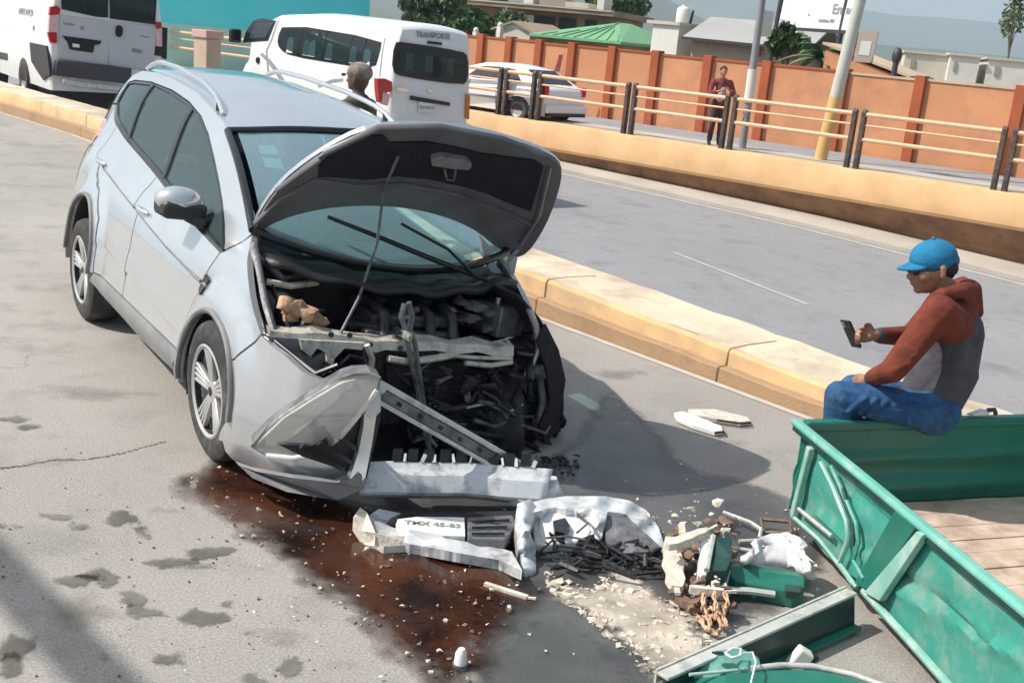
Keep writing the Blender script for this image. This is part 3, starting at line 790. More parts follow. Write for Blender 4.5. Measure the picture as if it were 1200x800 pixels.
mb = MB(); mb.tube([(0, 0, -.1), (.03, 0, zt_ * .6), (0, 0, zt_)], [.13, .10, .06], 9); mb.build('stem', M['leaf_grey'], bpl, 50)
rr = random.Random(17)
for k in range(17):
    az = 6.283 * k / 17 + rr.uniform(-.2, .2); el = rr.uniform(.1, 1.15); Ln = rr.uniform(.85, 1.5); wd = rr.uniform(.13, .20)
    h_ = Vector((math.cos(az), math.sin(az), 0)); sd_ = Vector((-h_.y, h_.x, 0)); mb = MB(); vs = []
    for i in range(9):
        t = i / 8; p = Vector((0, 0, zt_ - .05)) + h_ * Ln * t * math.cos(el * (1 - .5 * t)) + Vector((0, 0, Ln * (math.sin(el) * t - .62 * t * t)))
        w = wd * math.sin(math.pi * min(1, .12 + .88 * t)) ** .6 + .008
        for q, dz in ((-1, -.05), (0, 0), (1, -.05)): vs.append(p + sd_ * w * q * rr.uniform(.85, 1.1) + Vector((0, 0, dz * w * 4)))
    mb.add(vs, [(i * 3 + j, i * 3 + j + 1, i * 3 + j + 4, i * 3 + j + 3) for i in range(8) for j in range(2)]); mb.build('leaf', M['leaf'] if k % 3 else M['leaf_grey'], bpl, 50, solid=.01)
put_tree('thin sparse tree at the right edge above the pale houses', 1190, 22, 60, 30, 62, 500, M['leaf_grey'], 16, leaf=0.14, trunk_r=0.06, clumps=7, name='sparse_tree', group=G_T)

# ---- houses behind the wall
def house_box(t, c, sx, sy, z0, z1, rz, m, name='wall', bevel=0):
    mb = MB(); mb.box((c[0], c[1], (z0 + z1) / 2), (sx, sy, z1 - z0), None)
    rot = Matrix.Rotation(rz, 3, 'Z'); cc = Vector((c[0], c[1], 0))
    mb.v = [tuple(rot @ (Vector(v) - cc) + cc) for v in mb.v]
    return mb.build(name, m, t, 0, bevel=bevel)
RZ = math.atan2(WD.y, WD.x)
# green hipped roof
p, z = tb_at(712, 44, 47)
t = thing('green_roof_house', 'low house with a pale green hipped sheet roof', 'house', p, RZ)
zb = D(650, 44, 47).z; zt = D(728, 29, 47).z
house_box(t, (0, 0.5), 3.6, 3.6, 0, zb - 0.05, 0, M['grey_wall'])
mb = MB(); mb.add([(-2.35, -2.2, zb), (2.2, -2.2, zb), (2.2, 3.2, zb), (-2.35, 3.2, zb), (0.35, 0.2, zt), (0.55, 0.8, zt), (-2.35, -2.2, zb - .1), (2.2, -2.2, zb - .1), (2.2, 3.2, zb - .1), (-2.35, 3.2, zb - .1)],
                  [(0, 1, 4), (1, 2, 5, 4), (2, 3, 5), (3, 0, 4, 5), (0, 6, 7, 1), (1, 7, 8, 2), (2, 8, 9, 3), (3, 9, 6, 0), (9, 8, 7, 6)])
mb.build('roof', M['green_roof'], t, 0)
for k in range(9):
    mb = MB(); x = -2.2 + k * 0.53; tt = max(0.0, 1 - abs(x - 0.4) / 2.6)
    mb.beam((x, -2.2, zb + 0.02), (lerp(x, 0.4, tt), lerp(-2.2, 0.15, tt), lerp(zb, zt, tt) + 0.02), 0.05, 0.03); mb.build('seam', M['green_roof'], t, 0)
house_box(t, (-1.2, -1.32), 0.8, 0.06, 0.9, 1.7, 0, M['dark_open'], 'window')
# white block house with water tank
p, z = tb_at(795, 50, 44)
t = thing('white_house', 'narrow white block house with a white tank on its roof', 'house', p, RZ)
zt = D(795, 33, 44).z
house_box(t, (0, 0), 1.15, 2.0, 0, zt, 0, M['white_wall'])
house_box(t, (-0.1, 0), 1.45, 2.2, zt, zt + 0.12, 0, M['cream_wall'], 'roof_slab')
house_box(t, (-0.62, 0.4), 0.12, 0.9, 0.0, zt - 0.01, 0, M['grey_wall'], 'side_wall')
o = house_box(t, (0.1, -1.02), 0.35, 0.05, 1.3, 1.8, 0, M['dark_open'], 'window')
wt = thing('water_tank', 'white water tank standing on the narrow white house roof', 'tank', p + Vector((0.05, 0, zt + 0.12)))
mb = MB(); mb.lathe([(0, 0), (0.24, 0), (0.26, 0.05), (0.26, 0.5), (0.2, 0.58), (0.07, 0.62), (0.07, 0.68), (0, 0.68)], 18); mb.build('drum', M['white_wall'], wt, 40)
mb = MB(); mb.tube([(0.3, 0, -0.02), (0.36, 0, 0.5)], 0.05, 8); mb.build('pipe', M['dark_steel'], wt, 40)
# grey roofed shed
c0, c1 = D(806, 46, 42), D(936, 73, 40)
p = Vector((c0.x, c0.y, 0.06)); dd = Vector((c1.x - c0.x, c1.y - c0.y, 0)); ln = dd.length; rz = math.atan2(dd.y, dd.x)
t = thing('grey_roof_shed', 'long shed with a pale grey pitched roof behind the orange wall', 'shed', p, rz)
ze = c0.z; zr = D(808, 20, 45).z
house_box(t, (ln / 2, 2.5), ln - 0.2, 4.6, 0, ze - 0.07, 0, M['grey_wall'])
mb = MB(); mb.add([(-0.2, -0.1, ze), (ln + 0.3, -0.1, ze - 0.05), (ln + 0.3, 2.6, zr), (-0.2, 2.6, zr), (ln + .3, 5.3, ze), (-.2, 5.3, ze),
                   (-0.2, -0.1, ze - .07), (ln + 0.3, -0.1, ze - 0.12), (ln + 0.3, 2.6, zr - .07), (-0.2, 2.6, zr - .07), (ln + .3, 5.3, ze - .07), (-.2, 5.3, ze - .07)],
                  [(0, 1, 2, 3), (3, 2, 4, 5), (0, 6, 7, 1), (1, 7, 8, 2), (2, 8, 10, 4), (5, 11, 9, 3), (3, 9, 6, 0), (4, 10, 11, 5)])
mb.build('roof', M['grey_roof'], t, 0, solid=-1)
mb = MB(); mb.add([(0.0, 0.2, ze - .1), (0.0, 4.8, ze - .1), (0.0, 2.6, zr - 0.1), (0.1, 0.2, ze - .1), (0.1, 4.8, ze - .1), (0.1, 2.6, zr - 0.1)], [(0, 2, 1), (3, 4, 5), (0, 1, 4, 3), (1, 2, 5, 4), (2, 0, 3, 5)]); mb.build('gable', M['grey_wall'], t, 0)
for fx_, w in ((0.62, 0.3), (0.93, 0.4)):
    house_box(t, (ln * fx_, 0.17), w, 0.06, ze - 0.42, ze - 0.18, 0, M['orange_pil'], 'vent')
mb = MB(); mb.beam((-0.2, -0.13, ze - 0.03), (ln + 0.3, -0.13, ze - 0.08), 0.05, 0.09); mb.build('fascia', M['dark_steel'], t, 0)
# slab roofed house
c0, c1 = D(540, 1, 58), D(718, 26, 55)
p = Vector((c0.x, c0.y, 0.06)); dd = Vector((c1.x - c0.x, c1.y - c0.y, 0)); ln = dd.length; rz = math.atan2(dd.y, dd.x)
t = thing('slab_roof_house', 'brown house with a long flat slab roof and white rooftop rooms', 'house', p, rz)
zs = c0.z
house_box(t, (ln / 2, 3.2), ln - 0.6, 5.6, 0, zs - 0.24, 0, M['slab'])
house_box(t, (ln / 2, 2.8), ln + 0.4, 6.8, zs - 0.22, zs + 0.05, 0, M['slab'], 'roof_slab')
house_box(t, (ln / 2, -0.62), ln + 0.2, 0.05, zs - 0.03, zs + 0.03, 0, M['cream_wall'], 'roof_edge')
for k, (x, w) in enumerate(((ln * 0.42, 1.0), (ln * 0.55, 1.1), (ln * 0.70, 0.9), (ln * 0.85, 0.6))):
    house_box(t, (x, 0.36), w, 0.06, 0.9, zs - 0.45, 0, M['white_wall'] if k < 1 else M['dark_open'], 'window')
for x, w, h, m in ((ln * 0.12, 1.3, 0.9, 'dark_open'), (ln * 0.40, 0.5, 0.75, 'white_wall'), (ln * 0.56, 1.4, 0.45, 'grey_wall'), (ln * 0.72, 1.2, 0.35, 'cream_wall'), (ln * 0.87, 0.35, 0.75, 'white_wall')):
    house_box(t, (x, 1.6), w, 1.2, zs + 0.052, zs + h, 0, M[m], 'rooftop_room')
# low white walled house with dark roof left of the green roof
p, z = tb_at(622, 36, 49)
t = thing('white_gable_house', 'small white gabled house with dark roof left of the green roof', 'house', p, RZ)
zt = D(620, 24, 49).z; zb = zt - 0.45
house_box(t, (0, 0), 1.9, 2.4, 0, zb, 0, M['cream_wall'])
mb = MB(); mb.add([(-1.1, -1.35, zb - .08), (0.1, -1.35, zt - 0.15), (1.3, -1.35, zb - .12), (-1.1, 1.35, zb - .08), (0.1, 1.35, zt - 0.15), (1.3, 1.35, zb - .12)], [(0, 1, 4, 3), (1, 2, 5, 4)])
mb.build('roof', M['slab'], t, 0, solid=0.08)
mb = MB(); mb.add([(-0.94, -1.21, zb - .01), (0.94, -1.21, zb - .01), (0.1, -1.21, zt - 0.2), (-0.94, -1.15, zb - .01), (0.94, -1.15, zb - .01), (0.1, -1.15, zt - 0.2)], [(0, 1, 2), (5, 4, 3), (0, 3, 4, 1), (1, 4, 5, 2), (2, 5, 3, 0)]); mb.build('gable', M['white_wall'], t, 0)
# posts / chimneys above the wall on the left
for i, (x, y0, y1, lab) in enumerate(((557, 34, 48, 'short white gate post topping the orange wall behind the passenger van'), (585, 28, 46, 'taller white gate post topping the orange wall above the white car'))):
    a = PL(x, y1, WP(0, OFF + 0.6), WN); bz = PL(x, y0, WP(0, OFF + 0.6), WN).z
    t = thing('gate_post', lab, 'post', (a.x, a.y, 0.06), RZ)
    house_box(t, (0, 0), 0.16, 0.16, 0, bz - 0.15, 0, M['white_wall'], 'shaft'); mb = MB(); mb.ball((0, 0, bz - 0.1), 0.09); mb.build('finial', M['white_wall'], t, 40)
# pale houses on the right
for i, (x, y, Y, w, d_, zt_y, m, nm, lab) in enumerate((
        (1082, 76, 62, 46, 5, 66, 'cream_wall', 'cream_house', 'low cream green house beyond the orange wall near the right pole'),
        (1124, 84, 60, 30, 4, 68, 'white_wall', 'white_block_house', 'plain white block house left of the dark gap on the right'),
        (1178, 88, 60, 52, 5, 74, 'white_wall', 'white_row_house', 'white row house at the right edge beyond the orange wall'))):
    p, z = tb_at(x, y, Y); t = thing(nm, lab, 'house', p, RZ * 0.4)
    zt = D(x, zt_y, Y).z; w_ = w * Y / FPX
    house_box(t, (0, 0), w_, d_, 0, zt, 0, M[m]); house_box(t, (0, 0), w_ + 0.2, d_ + 0.2, zt + 0.002, zt + 0.12, 0, M['cream_wall'], 'roof_slab')
    for k in range(1):
        house_box(t, (-w_ * 0.3 + k * w_ * 0.3, -d_ / 2 - 0.02), w_ * 0.1, 0.08, zt - 0.75, zt - 0.3, 0, M['grey_wall'], 'window')
# orange gabled shed on the right
p, z = tb_at(1025, 80, 33)
t = thing('orange_shed', 'small orange shed with a sloping roof right of the pale pole', 'shed', p, RZ)
house_box(t, (0, 0), 2.4, 1.6, 0, 2.0, 0, M['orange_wall'])
mb = MB(); mb.add([(-1.3, -0.9, 2.72), (1.4, -0.9, 2.02), (1.4, 0.9, 2.02), (-1.3, 0.9, 2.72)], [(0, 1, 2, 3)]); mb.build('roof', M['peach_wall'], t, 0, solid=0.07)
mb = MB(); mb.add([(-1.2, -0.8, 1.99), (1.2, -0.8, 1.99), (-1.2, -0.8, 2.6), (-1.2, 0.8, 1.99), (1.2, 0.8, 1.99), (-1.2, 0.8, 2.6)], [(0, 1, 2), (5, 4, 3), (0, 2, 5, 3)]); mb.build('gable', M['orange_wall'], t, 0)
p = PL(1049, 78, WP(0, OFF + 0.3), WN)
t = thing('finial_post', 'small dark rounded post rising above the orange wall coping', 'post', (p.x, p.y, 0.06))
mb = MB(); mb.tube([(0, 0, 0), (0, 0, p.z + 0.05)], 0.07, 10); mb.build('shaft', M['dark_steel'], t, 40); mb = MB(); mb.ball((0, 0, p.z + 0.2), (0.13, 0.13, 0.2)); mb.build('finial', M['dark_steel'], t, 40)

# ---- hills
def hills(name, prof, Y, depth, seed, m):
    """prof: ridge heights as (pixel x, pixel y) seen at depth Y"""
    mb = MB(); rr = random.Random(seed); nx = 120; nz_ = 10
    X = [p[0] for p in prof]; Yv = [p[1] for p in prof]
    vs = []
    for i in range(nx + 1):
        px = lerp(X[0], X[-1], i / nx); py = interp(px, X, Yv) + noise.noise(Vector((px * 0.03, seed, 0))) * 2.5 + noise.noise(Vector((px * 0.11, seed, 4))) * 1.0
        top = D(px, py, Y); top.z = max(top.z, 6)
        for j in range(nz_ + 1):
            f = j / nz_
            q = Vector((top.x, top.y, 0)) + Vector((top.x, top.y, 0)).normalized() * (-depth * (1 - f))
            z = top.z * (f ** 1.3) + noise.noise(Vector((q.x * 0.006, q.y * 0.006, seed))) * top.z * 0.12 * math.sin(math.pi * f)
            vs.append((q.x, q.y, z - 2 * (1 - f)))
        q = Vector((top.x, top.y, 0)) + Vector((top.x, top.y, 0)).normalized() * depth
        vs.append((q.x, q.y, -5))
    k = nz_ + 2
    mb.add(vs, [(i * k + j, (i + 1) * k + j, (i + 1) * k + j + 1, i * k + j + 1) for i in range(nx) for j in range(k - 1)])
    return struct(mb.build(name, m, None, 60, solid=-1))
hills('hills', [(-900, -40), (-300, -46), (200, -30), (520, -10), (640, -14), (720, -22), (760, -20), (790, 6), (830, 26), (900, 40), (960, 47), (1040, 53), (1100, 59), (1180, 66), (1300, 78), (1700, 110), (2400, 160)], 1900, 700, 5, M['hill'])
hills('mountain_ridge', [(-900, -90), (200, -60), (600, -45), (800, -26), (900, -8), (980, 6), (1040, 17), (1120, 22), (1200, 30), (1300, 44), (1700, 90), (2400, 150)], 4200, 1500, 9, M['hill'])

# ---- air
mb = MB(); mb.box((0, 4000, 448), (26000, 12500, 904))
hz = mb.build('haze', [], None, 0)
hz['kind'] = 'stuff'
hm = bpy.data.materials.new('haze air'); hm.use_nodes = True; t_ = hm.node_tree
t_.nodes.remove(t_.nodes['Principled BSDF'])
pv = t_.nodes.new('ShaderNodeVolumePrincipled'); pv.inputs['Density'].default_value = 0.00030; pv.inputs['Color'].default_value = (0.72, 0.86, 1.0, 1); pv.inputs['Anisotropy'].default_value = 0.25
t_.links.new(pv.outputs[0], t_.nodes['Material Output'].inputs['Volume'])
hz.data.materials.append(hm)
# ================================================================== THE WRECKED CAR
M['cladding'] = mat('grey sill cladding', (0.20, 0.205, 0.215), 0.6, 0, 0.1, 6, dirt=(0.33, 0.31, 0.28), dirt_amt=0.5, dirt_scale=5)
CA = Vector((-2.957, 7.293, 0)); CB = Vector((-1.446, 5.067, 0))
cu_ = (CB - CA).normalized(); cn_ = Vector((-cu_.y, cu_.x, 0)); kz = Vector((0, 0, 1))
CRL, CPT = R(5.5), R(0.7)
ex = cu_ * math.cos(CPT) - kz * math.sin(CPT)
ey = cn_ * math.cos(CRL) - kz * math.sin(CRL)
ez = ex.cross(ey).normalized(); ey = ez.cross(ex)
co_ = CA + ey * 0.915
suv = thing('crashed_car', 'silver five door car with its crushed front end open and bonnet raised', 'car')
cm = Matrix((ex, ey, ez)).transposed().to_4x4(); cm.translation = co_
suv.rotation_mode = 'QUATERNION'; suv.location = co_; suv.rotation_quaternion = cm.to_3x3().to_quaternion()
cinv = cm.inverted()
def cl_(w): return cinv @ Vector(w)
def cpx(px, py, x):                     # car-frame point of the cross plane x seen at a pixel
    d = ray(px, py); e = ex; t = ((co_ - CAMP).dot(e) + x) / d.dot(e); return cl_(CAMP + d * t)
ARC1, ARC2, ARR = (-0.02, 0.49), (2.67, 0.40), 0.362
YC = 0.0
def shear(p): return (p[0], p[1], p[2] + .085 * max(0, min(1, (p[2] - 1.08) / .5)) * max(0, min(1.2, (p[1] + .5) / 1.0)))
def fsd(x, z):
    y = interp(z, [.05, .15, .25, .38, .5, .65, .8, .92, 1.0, 1.05, 1.13, 1.2, 1.3, 1.4, 1.5, 1.6, 1.68, 1.72], [.80, .88, .92, .938, .934, .928, .918, .898, .872, .85, .80, .765, .725, .685, .64, .575, .50, .45])
    T = interp(x, [-1.05, -.95, -.7, -.3, 2.75, 3.0, 3.2, 3.4, 3.5, 3.56, 3.6], [.80, .88, .95, 1, 1, .985, .95, .86, .72, .58, .45])
    fl = 0
    for c in (ARC1, ARC2):
        r = math.hypot(x - c[0], z - c[1]); fl += .04 * interp(r, [.3, .37, .43, .53], [1, 1, .8, 0])
    zc_ = interp(x, [-.9, -.3, .1, .95, 1.7, 2.3, 2.6], [1.14, 1.095, 1.05, .965, .89, .85, .86]); d = z - zc_
    cr = interp(d, [-.30, -.10, -.024, 0, .05, .14], [0, -.012, -.020, .018, .013, 0]) * interp(x, [-.9, -.6, 2.1, 2.4], [0, 1, 1, 0])
    zr = interp(x, [.46, 1.98], [.63, .52]); cr += interp(z - zr, [-.12, -.02, 0, .12], [0, -.006, .008, 0]) * interp(x, [.3, .6, 1.8, 2.2], [0, 1, 1, 0])
    return y * T + fl * (1 if z < 0.95 else 0.6) + cr
CRL_ = [[(x, interp(x, [-.9, -.3, .1, .95, 1.7, 2.3, 2.6], [1.14, 1.095, 1.05, .965, .89, .85, .86]) + o) for x in [-.9 + .1 * i for i in range(35)]] for o in (-.024, 0.0)] + [[(x, interp(x, [.46, 1.98], [.63, .52]) + o) for x in [.3 + .1 * i for i in range(20)]] for o in (-.02, 0.0)]
def sideR(x, z): return (x, -fsd(x, z), z)
def sideL(x, z): return shear((x, fsd(x, z) + 2 * YC - (.12 if z < 1.05 else .12 * max(0, 1 - (z - 1.05) / .12)), z))
def surf(px, py, off=0.0):
    """point of the body side seen at a pixel, lifted off it by a distance"""
    d = cm.to_3x3().inverted() @ ray(px, py); p0 = cl_(CAMP); last = None
    for i in range(500):
        t = 3.6 + i * 0.008; q = p0 + d * t
        if q.x < 3.60 and q.y > -fsd(q.x, q.z) - 1e-6 and q.y < 0: return q - d * off
    return cpx(px, py, 3.6) - d * off
def arc(c, r, a0, a1, n=14): return [(c[0] + r * math.cos(R(lerp(a0, a1, i / n))), c[1] + r * math.sin(R(lerp(a0, a1, i / n)))) for i in range(n + 1)]
ROOFX = [-1.0, -.8, -.4, .05, .69, 1.16, 1.47, 1.60]; ROOFZ = [1.62, 1.68, 1.705, 1.70, 1.665, 1.61, 1.565, 1.535]
DLO_T = [(-.85, 1.575), (-.66, 1.61), (-.26, 1.635), (.24, 1.63), (.72, 1.60), (1.08, 1.55), (1.37, 1.48), (1.63, 1.385), (1.92, 1.265), (2.14, 1.165), (2.40, 1.05)]
DLO_B = [(2.41, 1.02), (1.75, 1.075), (1.3, 1.125), (.94, 1.17), (.46, 1.22), (-.01, 1.27), (-.52, 1.35), (-.76, 1.43)]
def zbelt(x): return interp(x, [p[0] for p in reversed(DLO_B)], [p[1] for p in reversed(DLO_B)]) - 0.014
def belt(x0, x1, n=10): return [(lerp(x0, x1, i / n), zbelt(lerp(x0, x1, i / n))) for i in range(n + 1)]
outer = [(2.60, 1.165), (2.33, 1.255), (2.01, 1.385), (1.60, 1.535), (1.47, 1.565), (1.16, 1.61), (.69, 1.665), (.05, 1.70), (-.4, 1.705), (-.8, 1.68), (-.99, 1.63), (-1.02, 1.5), (-1.02, 1.405), (-.79, 1.425)]
frameR = outer + [(-.87, 1.58)] + [(x, z + 0.008) for x, z in DLO_T[1:]] + [(2.44, 1.03), (2.56, 1.10)]
quarter = [(-1.02, 1.395), (-.76, 1.412), (-.53, 1.33), (-.325, 1.30), (-.318, 1.095), (-.14, .985), (.145, .91), (.335, .76), (.40, .58), (.41, .42), (.355, .42)] + arc(ARC1, ARR, 0, 180) + [(-.40, .34), (-.8, .30), (-.97, .36), (-1.03, .6), (-1.05, .9), (-1.04, 1.2)]
rear_door = belt(-.312, .945) + [(.948, .95), (1.015, .75), (1.03, .43), (.425, .43), (.415, .585), (.348, .77), (.152, .924), (-.13, 1.0), (-.305, 1.105)]
front_door = belt(.957, 2.405) + [(2.335, .85), (2.26, .65), (2.25, .43), (1.043, .43), (1.028, .75), (.96, .95)]
fender = [(2.418, 1.005), (2.45, 1.02), (2.56, 1.09), (2.61, 1.14), (2.68, 1.085), (2.95, .90), (3.105, .79), (2.985, .635)] + arc(ARC2, ARR, 38, 180, 18) + [(2.31, .30), (2.262, .30), (2.262, .43), (2.272, .645), (2.348, .85)]
bump = [(2.995, .63), (3.112, .782), (3.28, .745), (3.44, .69), (3.51, .60), (3.545, .42), (3.56, .25), (3.5, .15), (3.36, .13), (3.06, .13), (2.87, .19), (2.97, .30)] + arc(ARC2, ARR + 0.004, -5, 36, 6)
for nm, ol, m, lb in (('body_frame', frameR, 'silver', None), ('rear_wing', quarter, 'silver', None), ('door', rear_door, 'silver', 'rear passenger door of the silver car'), ('door', front_door, 'silver', 'front door of the silver car below the mirror'), ('front_wing', fender, 'silver', 'front wing over the flattened wheel'), ('bumper_corner', bump, 'silver', 'surviving corner of the torn front bumper')):
    mb = MB(); sheet(mb, ol, sideR, (), 0.028, (0, 0.03, 0), CRL_ if nm in ('door', 'rear_wing', 'front_wing') else ()); o = mb.build(nm, M[m], suv, 24 if nm in ('door', 'rear_wing') else 38, label=lb)
    if nm in ('door', 'front_wing'):
        x0_, x1_ = {'d': (-.29, .93) if lb and 'rear' in lb else (.975, 2.32), 'f': (2.36, 2.44)}[nm[0]]
        mm = MB(); mm.tube([Vector(sideR(lerp(x0_, x1_, i / 16), interp(lerp(x0_, x1_, i / 16), [-.9, -.3, .1, .95, 1.7, 2.3, 2.6], [1.14, 1.095, 1.05, .965, .89, .85, .86]) - .014)) + Vector((0, -.006, 0)) for i in range(17)], .0095, 6); mm.build('moulding_and_crease_shade', M['cladding'], o, 60)  # dark tube drawn as the shade line below the body crease
    if nm == 'front_wing':
        mm = MB(); mm.hexa([Vector(sideR(x, z)) + Vector((0, q, 0)) for q in (.01, -.012) for x, z in ((2.34, .80), (2.42, .79), (2.44, .87), (2.37, .885))]); mm.build('side_vent', M['trim'], o, 0)
    if nm == 'door':
        dx = 0.72 if 'front' in lb else -.42
        hx, hz_ = (1.16, .985) if 'front' in lb else (-.06, 1.085)
        h = MB(); h.tube([Vector(sideR(hx - .10 + .2 * t, hz_ - .008 * t)) + Vector((0, -0.012 - 0.022 * math.sin(math.pi * min(1, max(0, t))), 0)) for t in [i / 8 for i in range(9)]], [0.008] + [0.015] * 7 + [0.008], 8)
        h.build('handle', M['cladding'] if False else M['silver'], o, 50)
for nm, ol in (('body_frame', frameR), ('rear_wing', quarter), ('door', rear_door), ('door', front_door)):
    mb = MB(); sheet(mb, ol, sideL, (), 0.09, (0, -0.03, 0)); mb.build(nm, M['silver'], suv, 38)
fenL = [(2.418, 1.005), (2.56, 1.09), (2.61, 1.14), (2.68, 1.085), (2.90, .93), (2.98, .80), (2.95, .72)] + arc(ARC2, ARR, 50, 180, 14) + [(2.262, .43), (2.348, .85)]
mb = MB(); sheet(mb, fenL, lambda x, z: (x, fsd(x, z) - .12 - 0.13 * max(0, x - 2.45), z), (), 0.06, (0, -0.03, 0)); mb.build('front_wing', M['silver'], suv, 38, label='crumpled far front wing')
# sill, arch lips, crease
mb = MB(); sheet(mb, [(.43, .422), (2.25, .422), (2.25, .30), (1.5, .285), (.52, .32), (.41, .37)], lambda x, z: (x, -fsd(x, z) - 0.018 * math.sin(min(1, max(0, (.43 - z) / .13)) * math.pi), z), (), 0.05, (0, 0.2, 0)); mb.build('sill', M['cladding'], suv, 38)
for c in (ARC1, ARC2):
    mb = MB(); pts = arc(c, ARR + 0.004, -8 if c is ARC2 else -14, 192, 26)
    mb.tube([Vector(sideR(x, z)) + Vector((0, -0.004, 0)) for x, z in pts], 0.016, 6); mb.build('arch_lip', M['cladding'], suv, 60)
for c in (ARC1, ARC2):                                   # wheel houses
    for s in (-1, 1):
        mb = MB()
        def well(u, v, c=c, s=s):
            a = R(lerp(-25, 205, u) if c is ARC2 else lerp(-14, 186, u)); y = s * lerp(0.93, 0.55, v) - (.12 if s > 0 else 0)
            return (c[0] + (ARR - 0.004) * math.cos(a), y, c[1] + (ARR - 0.004) * math.sin(a))
        mb.grid(well, 20, 2)
        if not (s > 0 and c is ARC2): mb.build('wheel_well', M['black'], suv, 60, solid=-1)
# roof
def roof_pt(u, v):
    a = 2 * u - 1; xf = 1.60 + 0.16 * (1 - a * a); x = lerp(-1.0, xf, v); xe = lerp(-1.0, 1.60, v)
    z = interp(xe, ROOFX, ROOFZ); half = fsd(xe, z)
    return (x, YC + (half + YC) * a * (1 if a < 0 else 1), z + 0.06 * (1 - abs(a) ** 2.4))
def roof_pt(u, v):
    a = 2 * u - 1; xf = 1.60 + 0.16 * (1 - a * a); x = lerp(-1.0, xf, v); xe = lerp(-1.0, 1.60, v)
    z = interp(xe, ROOFX, ROOFZ); h = fsd(xe, z); y = lerp(-h, h + 2 * YC, u)
    return shear((x, y, z + 0.055 * (1 - abs(a) ** 2.6)))
mb = MB(); mb.grid(roof_pt, 22, 30); mb.build('roof', M['silver'], suv, 50, solid=-1)
for s in (0, 1):                                         # roof rails
    mb = MB(); pts = []
    for i in range(17):
        t = i / 16; x = lerp(-.75, 1.32, t); z = interp(x, ROOFX, ROOFZ); h = fsd(x, z) - 0.03
        lift = 0.058 * min(1, min(t, 1 - t) * 7) ** 0.6
        pts.append(shear((x, -h if s == 0 else h + 2 * YC, z + 0.012 + lift)))
    mb.tube(pts, 0.017, 8); o = mb.build('roof_rail', M['silver'], suv, 50)
    for t in (0.02, .98):
        mb = MB(); p = Vector(pts[int(t * 16)]); mb.tube([p + Vector((0, 0, -.05)), p], 0.02, 8); mb.build('rail_foot', M['black'], o, 50)
# rear closing panels
mb = MB()
def tail(u, v):
    prof = [(-1.0, 1.62), (-1.08, 1.5), (-1.1, 1.1), (-1.12, .8), (-1.1, .4), (-1.0, .3)]
    k = v * (len(prof) - 1); i = min(int(k), len(prof) - 2); x, z = Vector(prof[i]).lerp(Vector(prof[i + 1]), k - i)
    h = fsd(-1.0, z); return (x - 0.08 * math.sin(math.pi * u), lerp(-h, h + 2 * YC, u), z + 0.05 * math.sin(math.pi * u) * (1 - v))
mb.grid(tail, 10, 15); mb.build('tailgate', M['silver'], suv, 50, solid=-1)
for s in (0, 1):
    mb = MB(); f = sideR if s == 0 else sideL; sg = -1 if s == 0 else 1
    sheet(mb, [(-1.04, 1.30), (-.90, 1.27), (-.74, 1.18), (-.80, 1.12), (-.98, 1.07), (-1.045, 1.09)], lambda x, z: tuple(Vector(f(x, z)) + Vector((0, sg * 0.014, 0))), (), 0.05, (0, -sg * 0.03, 0)); mb.build('tail_lamp', M['red_lens'] if s else M['pink_lens'], suv, 40)
# side glazing
def gl(x, z): return (x, -fsd(x, z) + 0.016, z)
DLO = DLO_T + DLO_B
def clipx(poly, a, b):
    """clip polygon between two slanted lines x = xa + k (z-1.3)"""
    def cut(P, x0, k, keep):
        out = []
        for i in range(len(P)):
            p, q = P[i], P[(i + 1) % len(P)]
            fp, fq = (p[0] - x0 - k * (p[1] - 1.3)) * keep, (q[0] - x0 - k * (q[1] - 1.3)) * keep
            if fp >= 0: out.append(p)
            if fp * fq < 0: t = fp / (fp - fq); out.append((lerp(p[0], q[0], t), lerp(p[1], q[1], t)))
        return out
    if a: poly = cut(poly, a[0], a[1], 1)
    if b: poly = cut(poly, b[0], b[1], -1)
    return poly
def shrink(poly, c, d):
    out = []
    n = len(poly); A = sum(poly[i][0] * poly[(i + 1) % n][1] - poly[(i + 1) % n][0] * poly[i][1] for i in range(n)); sgn = 1 if A > 0 else -1
    for i in range(n):
        a, b, e = Vector(poly[i - 1]), Vector(poly[i]), Vector(poly[(i + 1) % n])
        t = ((b - a).normalized() + (e - b).normalized()).normalized(); nn = Vector((-t.y, t.x)) * sgn
        out.append(tuple(b + nn * d))
    return out
for a, b in ((None, (0.00, -.62)), ((0.035, -.62), (.94, -.5)), ((.99, -.5), None)):
    P = clipx(DLO, a, b)
    fr = MB(); sheet(fr, P, lambda x, z: (x, -fsd(x, z) + 0.006, z), [shrink(P, None, 0.017)], 0.05, (0, 0.025, 0)); w = fr.build('window', M['trim'], suv, 40)
    g = MB(); sheet(g, shrink(P, None, 0.012), gl, (), 0.08, None); g.build('pane', M['glass'], w, 40, solid=-1)
    g = MB(); sheet(g, shrink(P, None, 0.01), lambda x, z: shear((x, fsd(x, z) + 2 * YC - .01, z)), (), 0.12, None); g.build('window', M['glass'], suv, 40, solid=-1)
for x0, k, w in ((0.0, -.62, .035), (.94, -.5, .05)):
    P = clipx(DLO, (x0, k), (x0 + w, k)); mb = MB(); sheet(mb, P, lambda x, z: (x, -fsd(x, z) + 0.004, z), (), 0.05, (0, 0.03, 0)); mb.build('window_pillar', M['trim'], suv, 40)
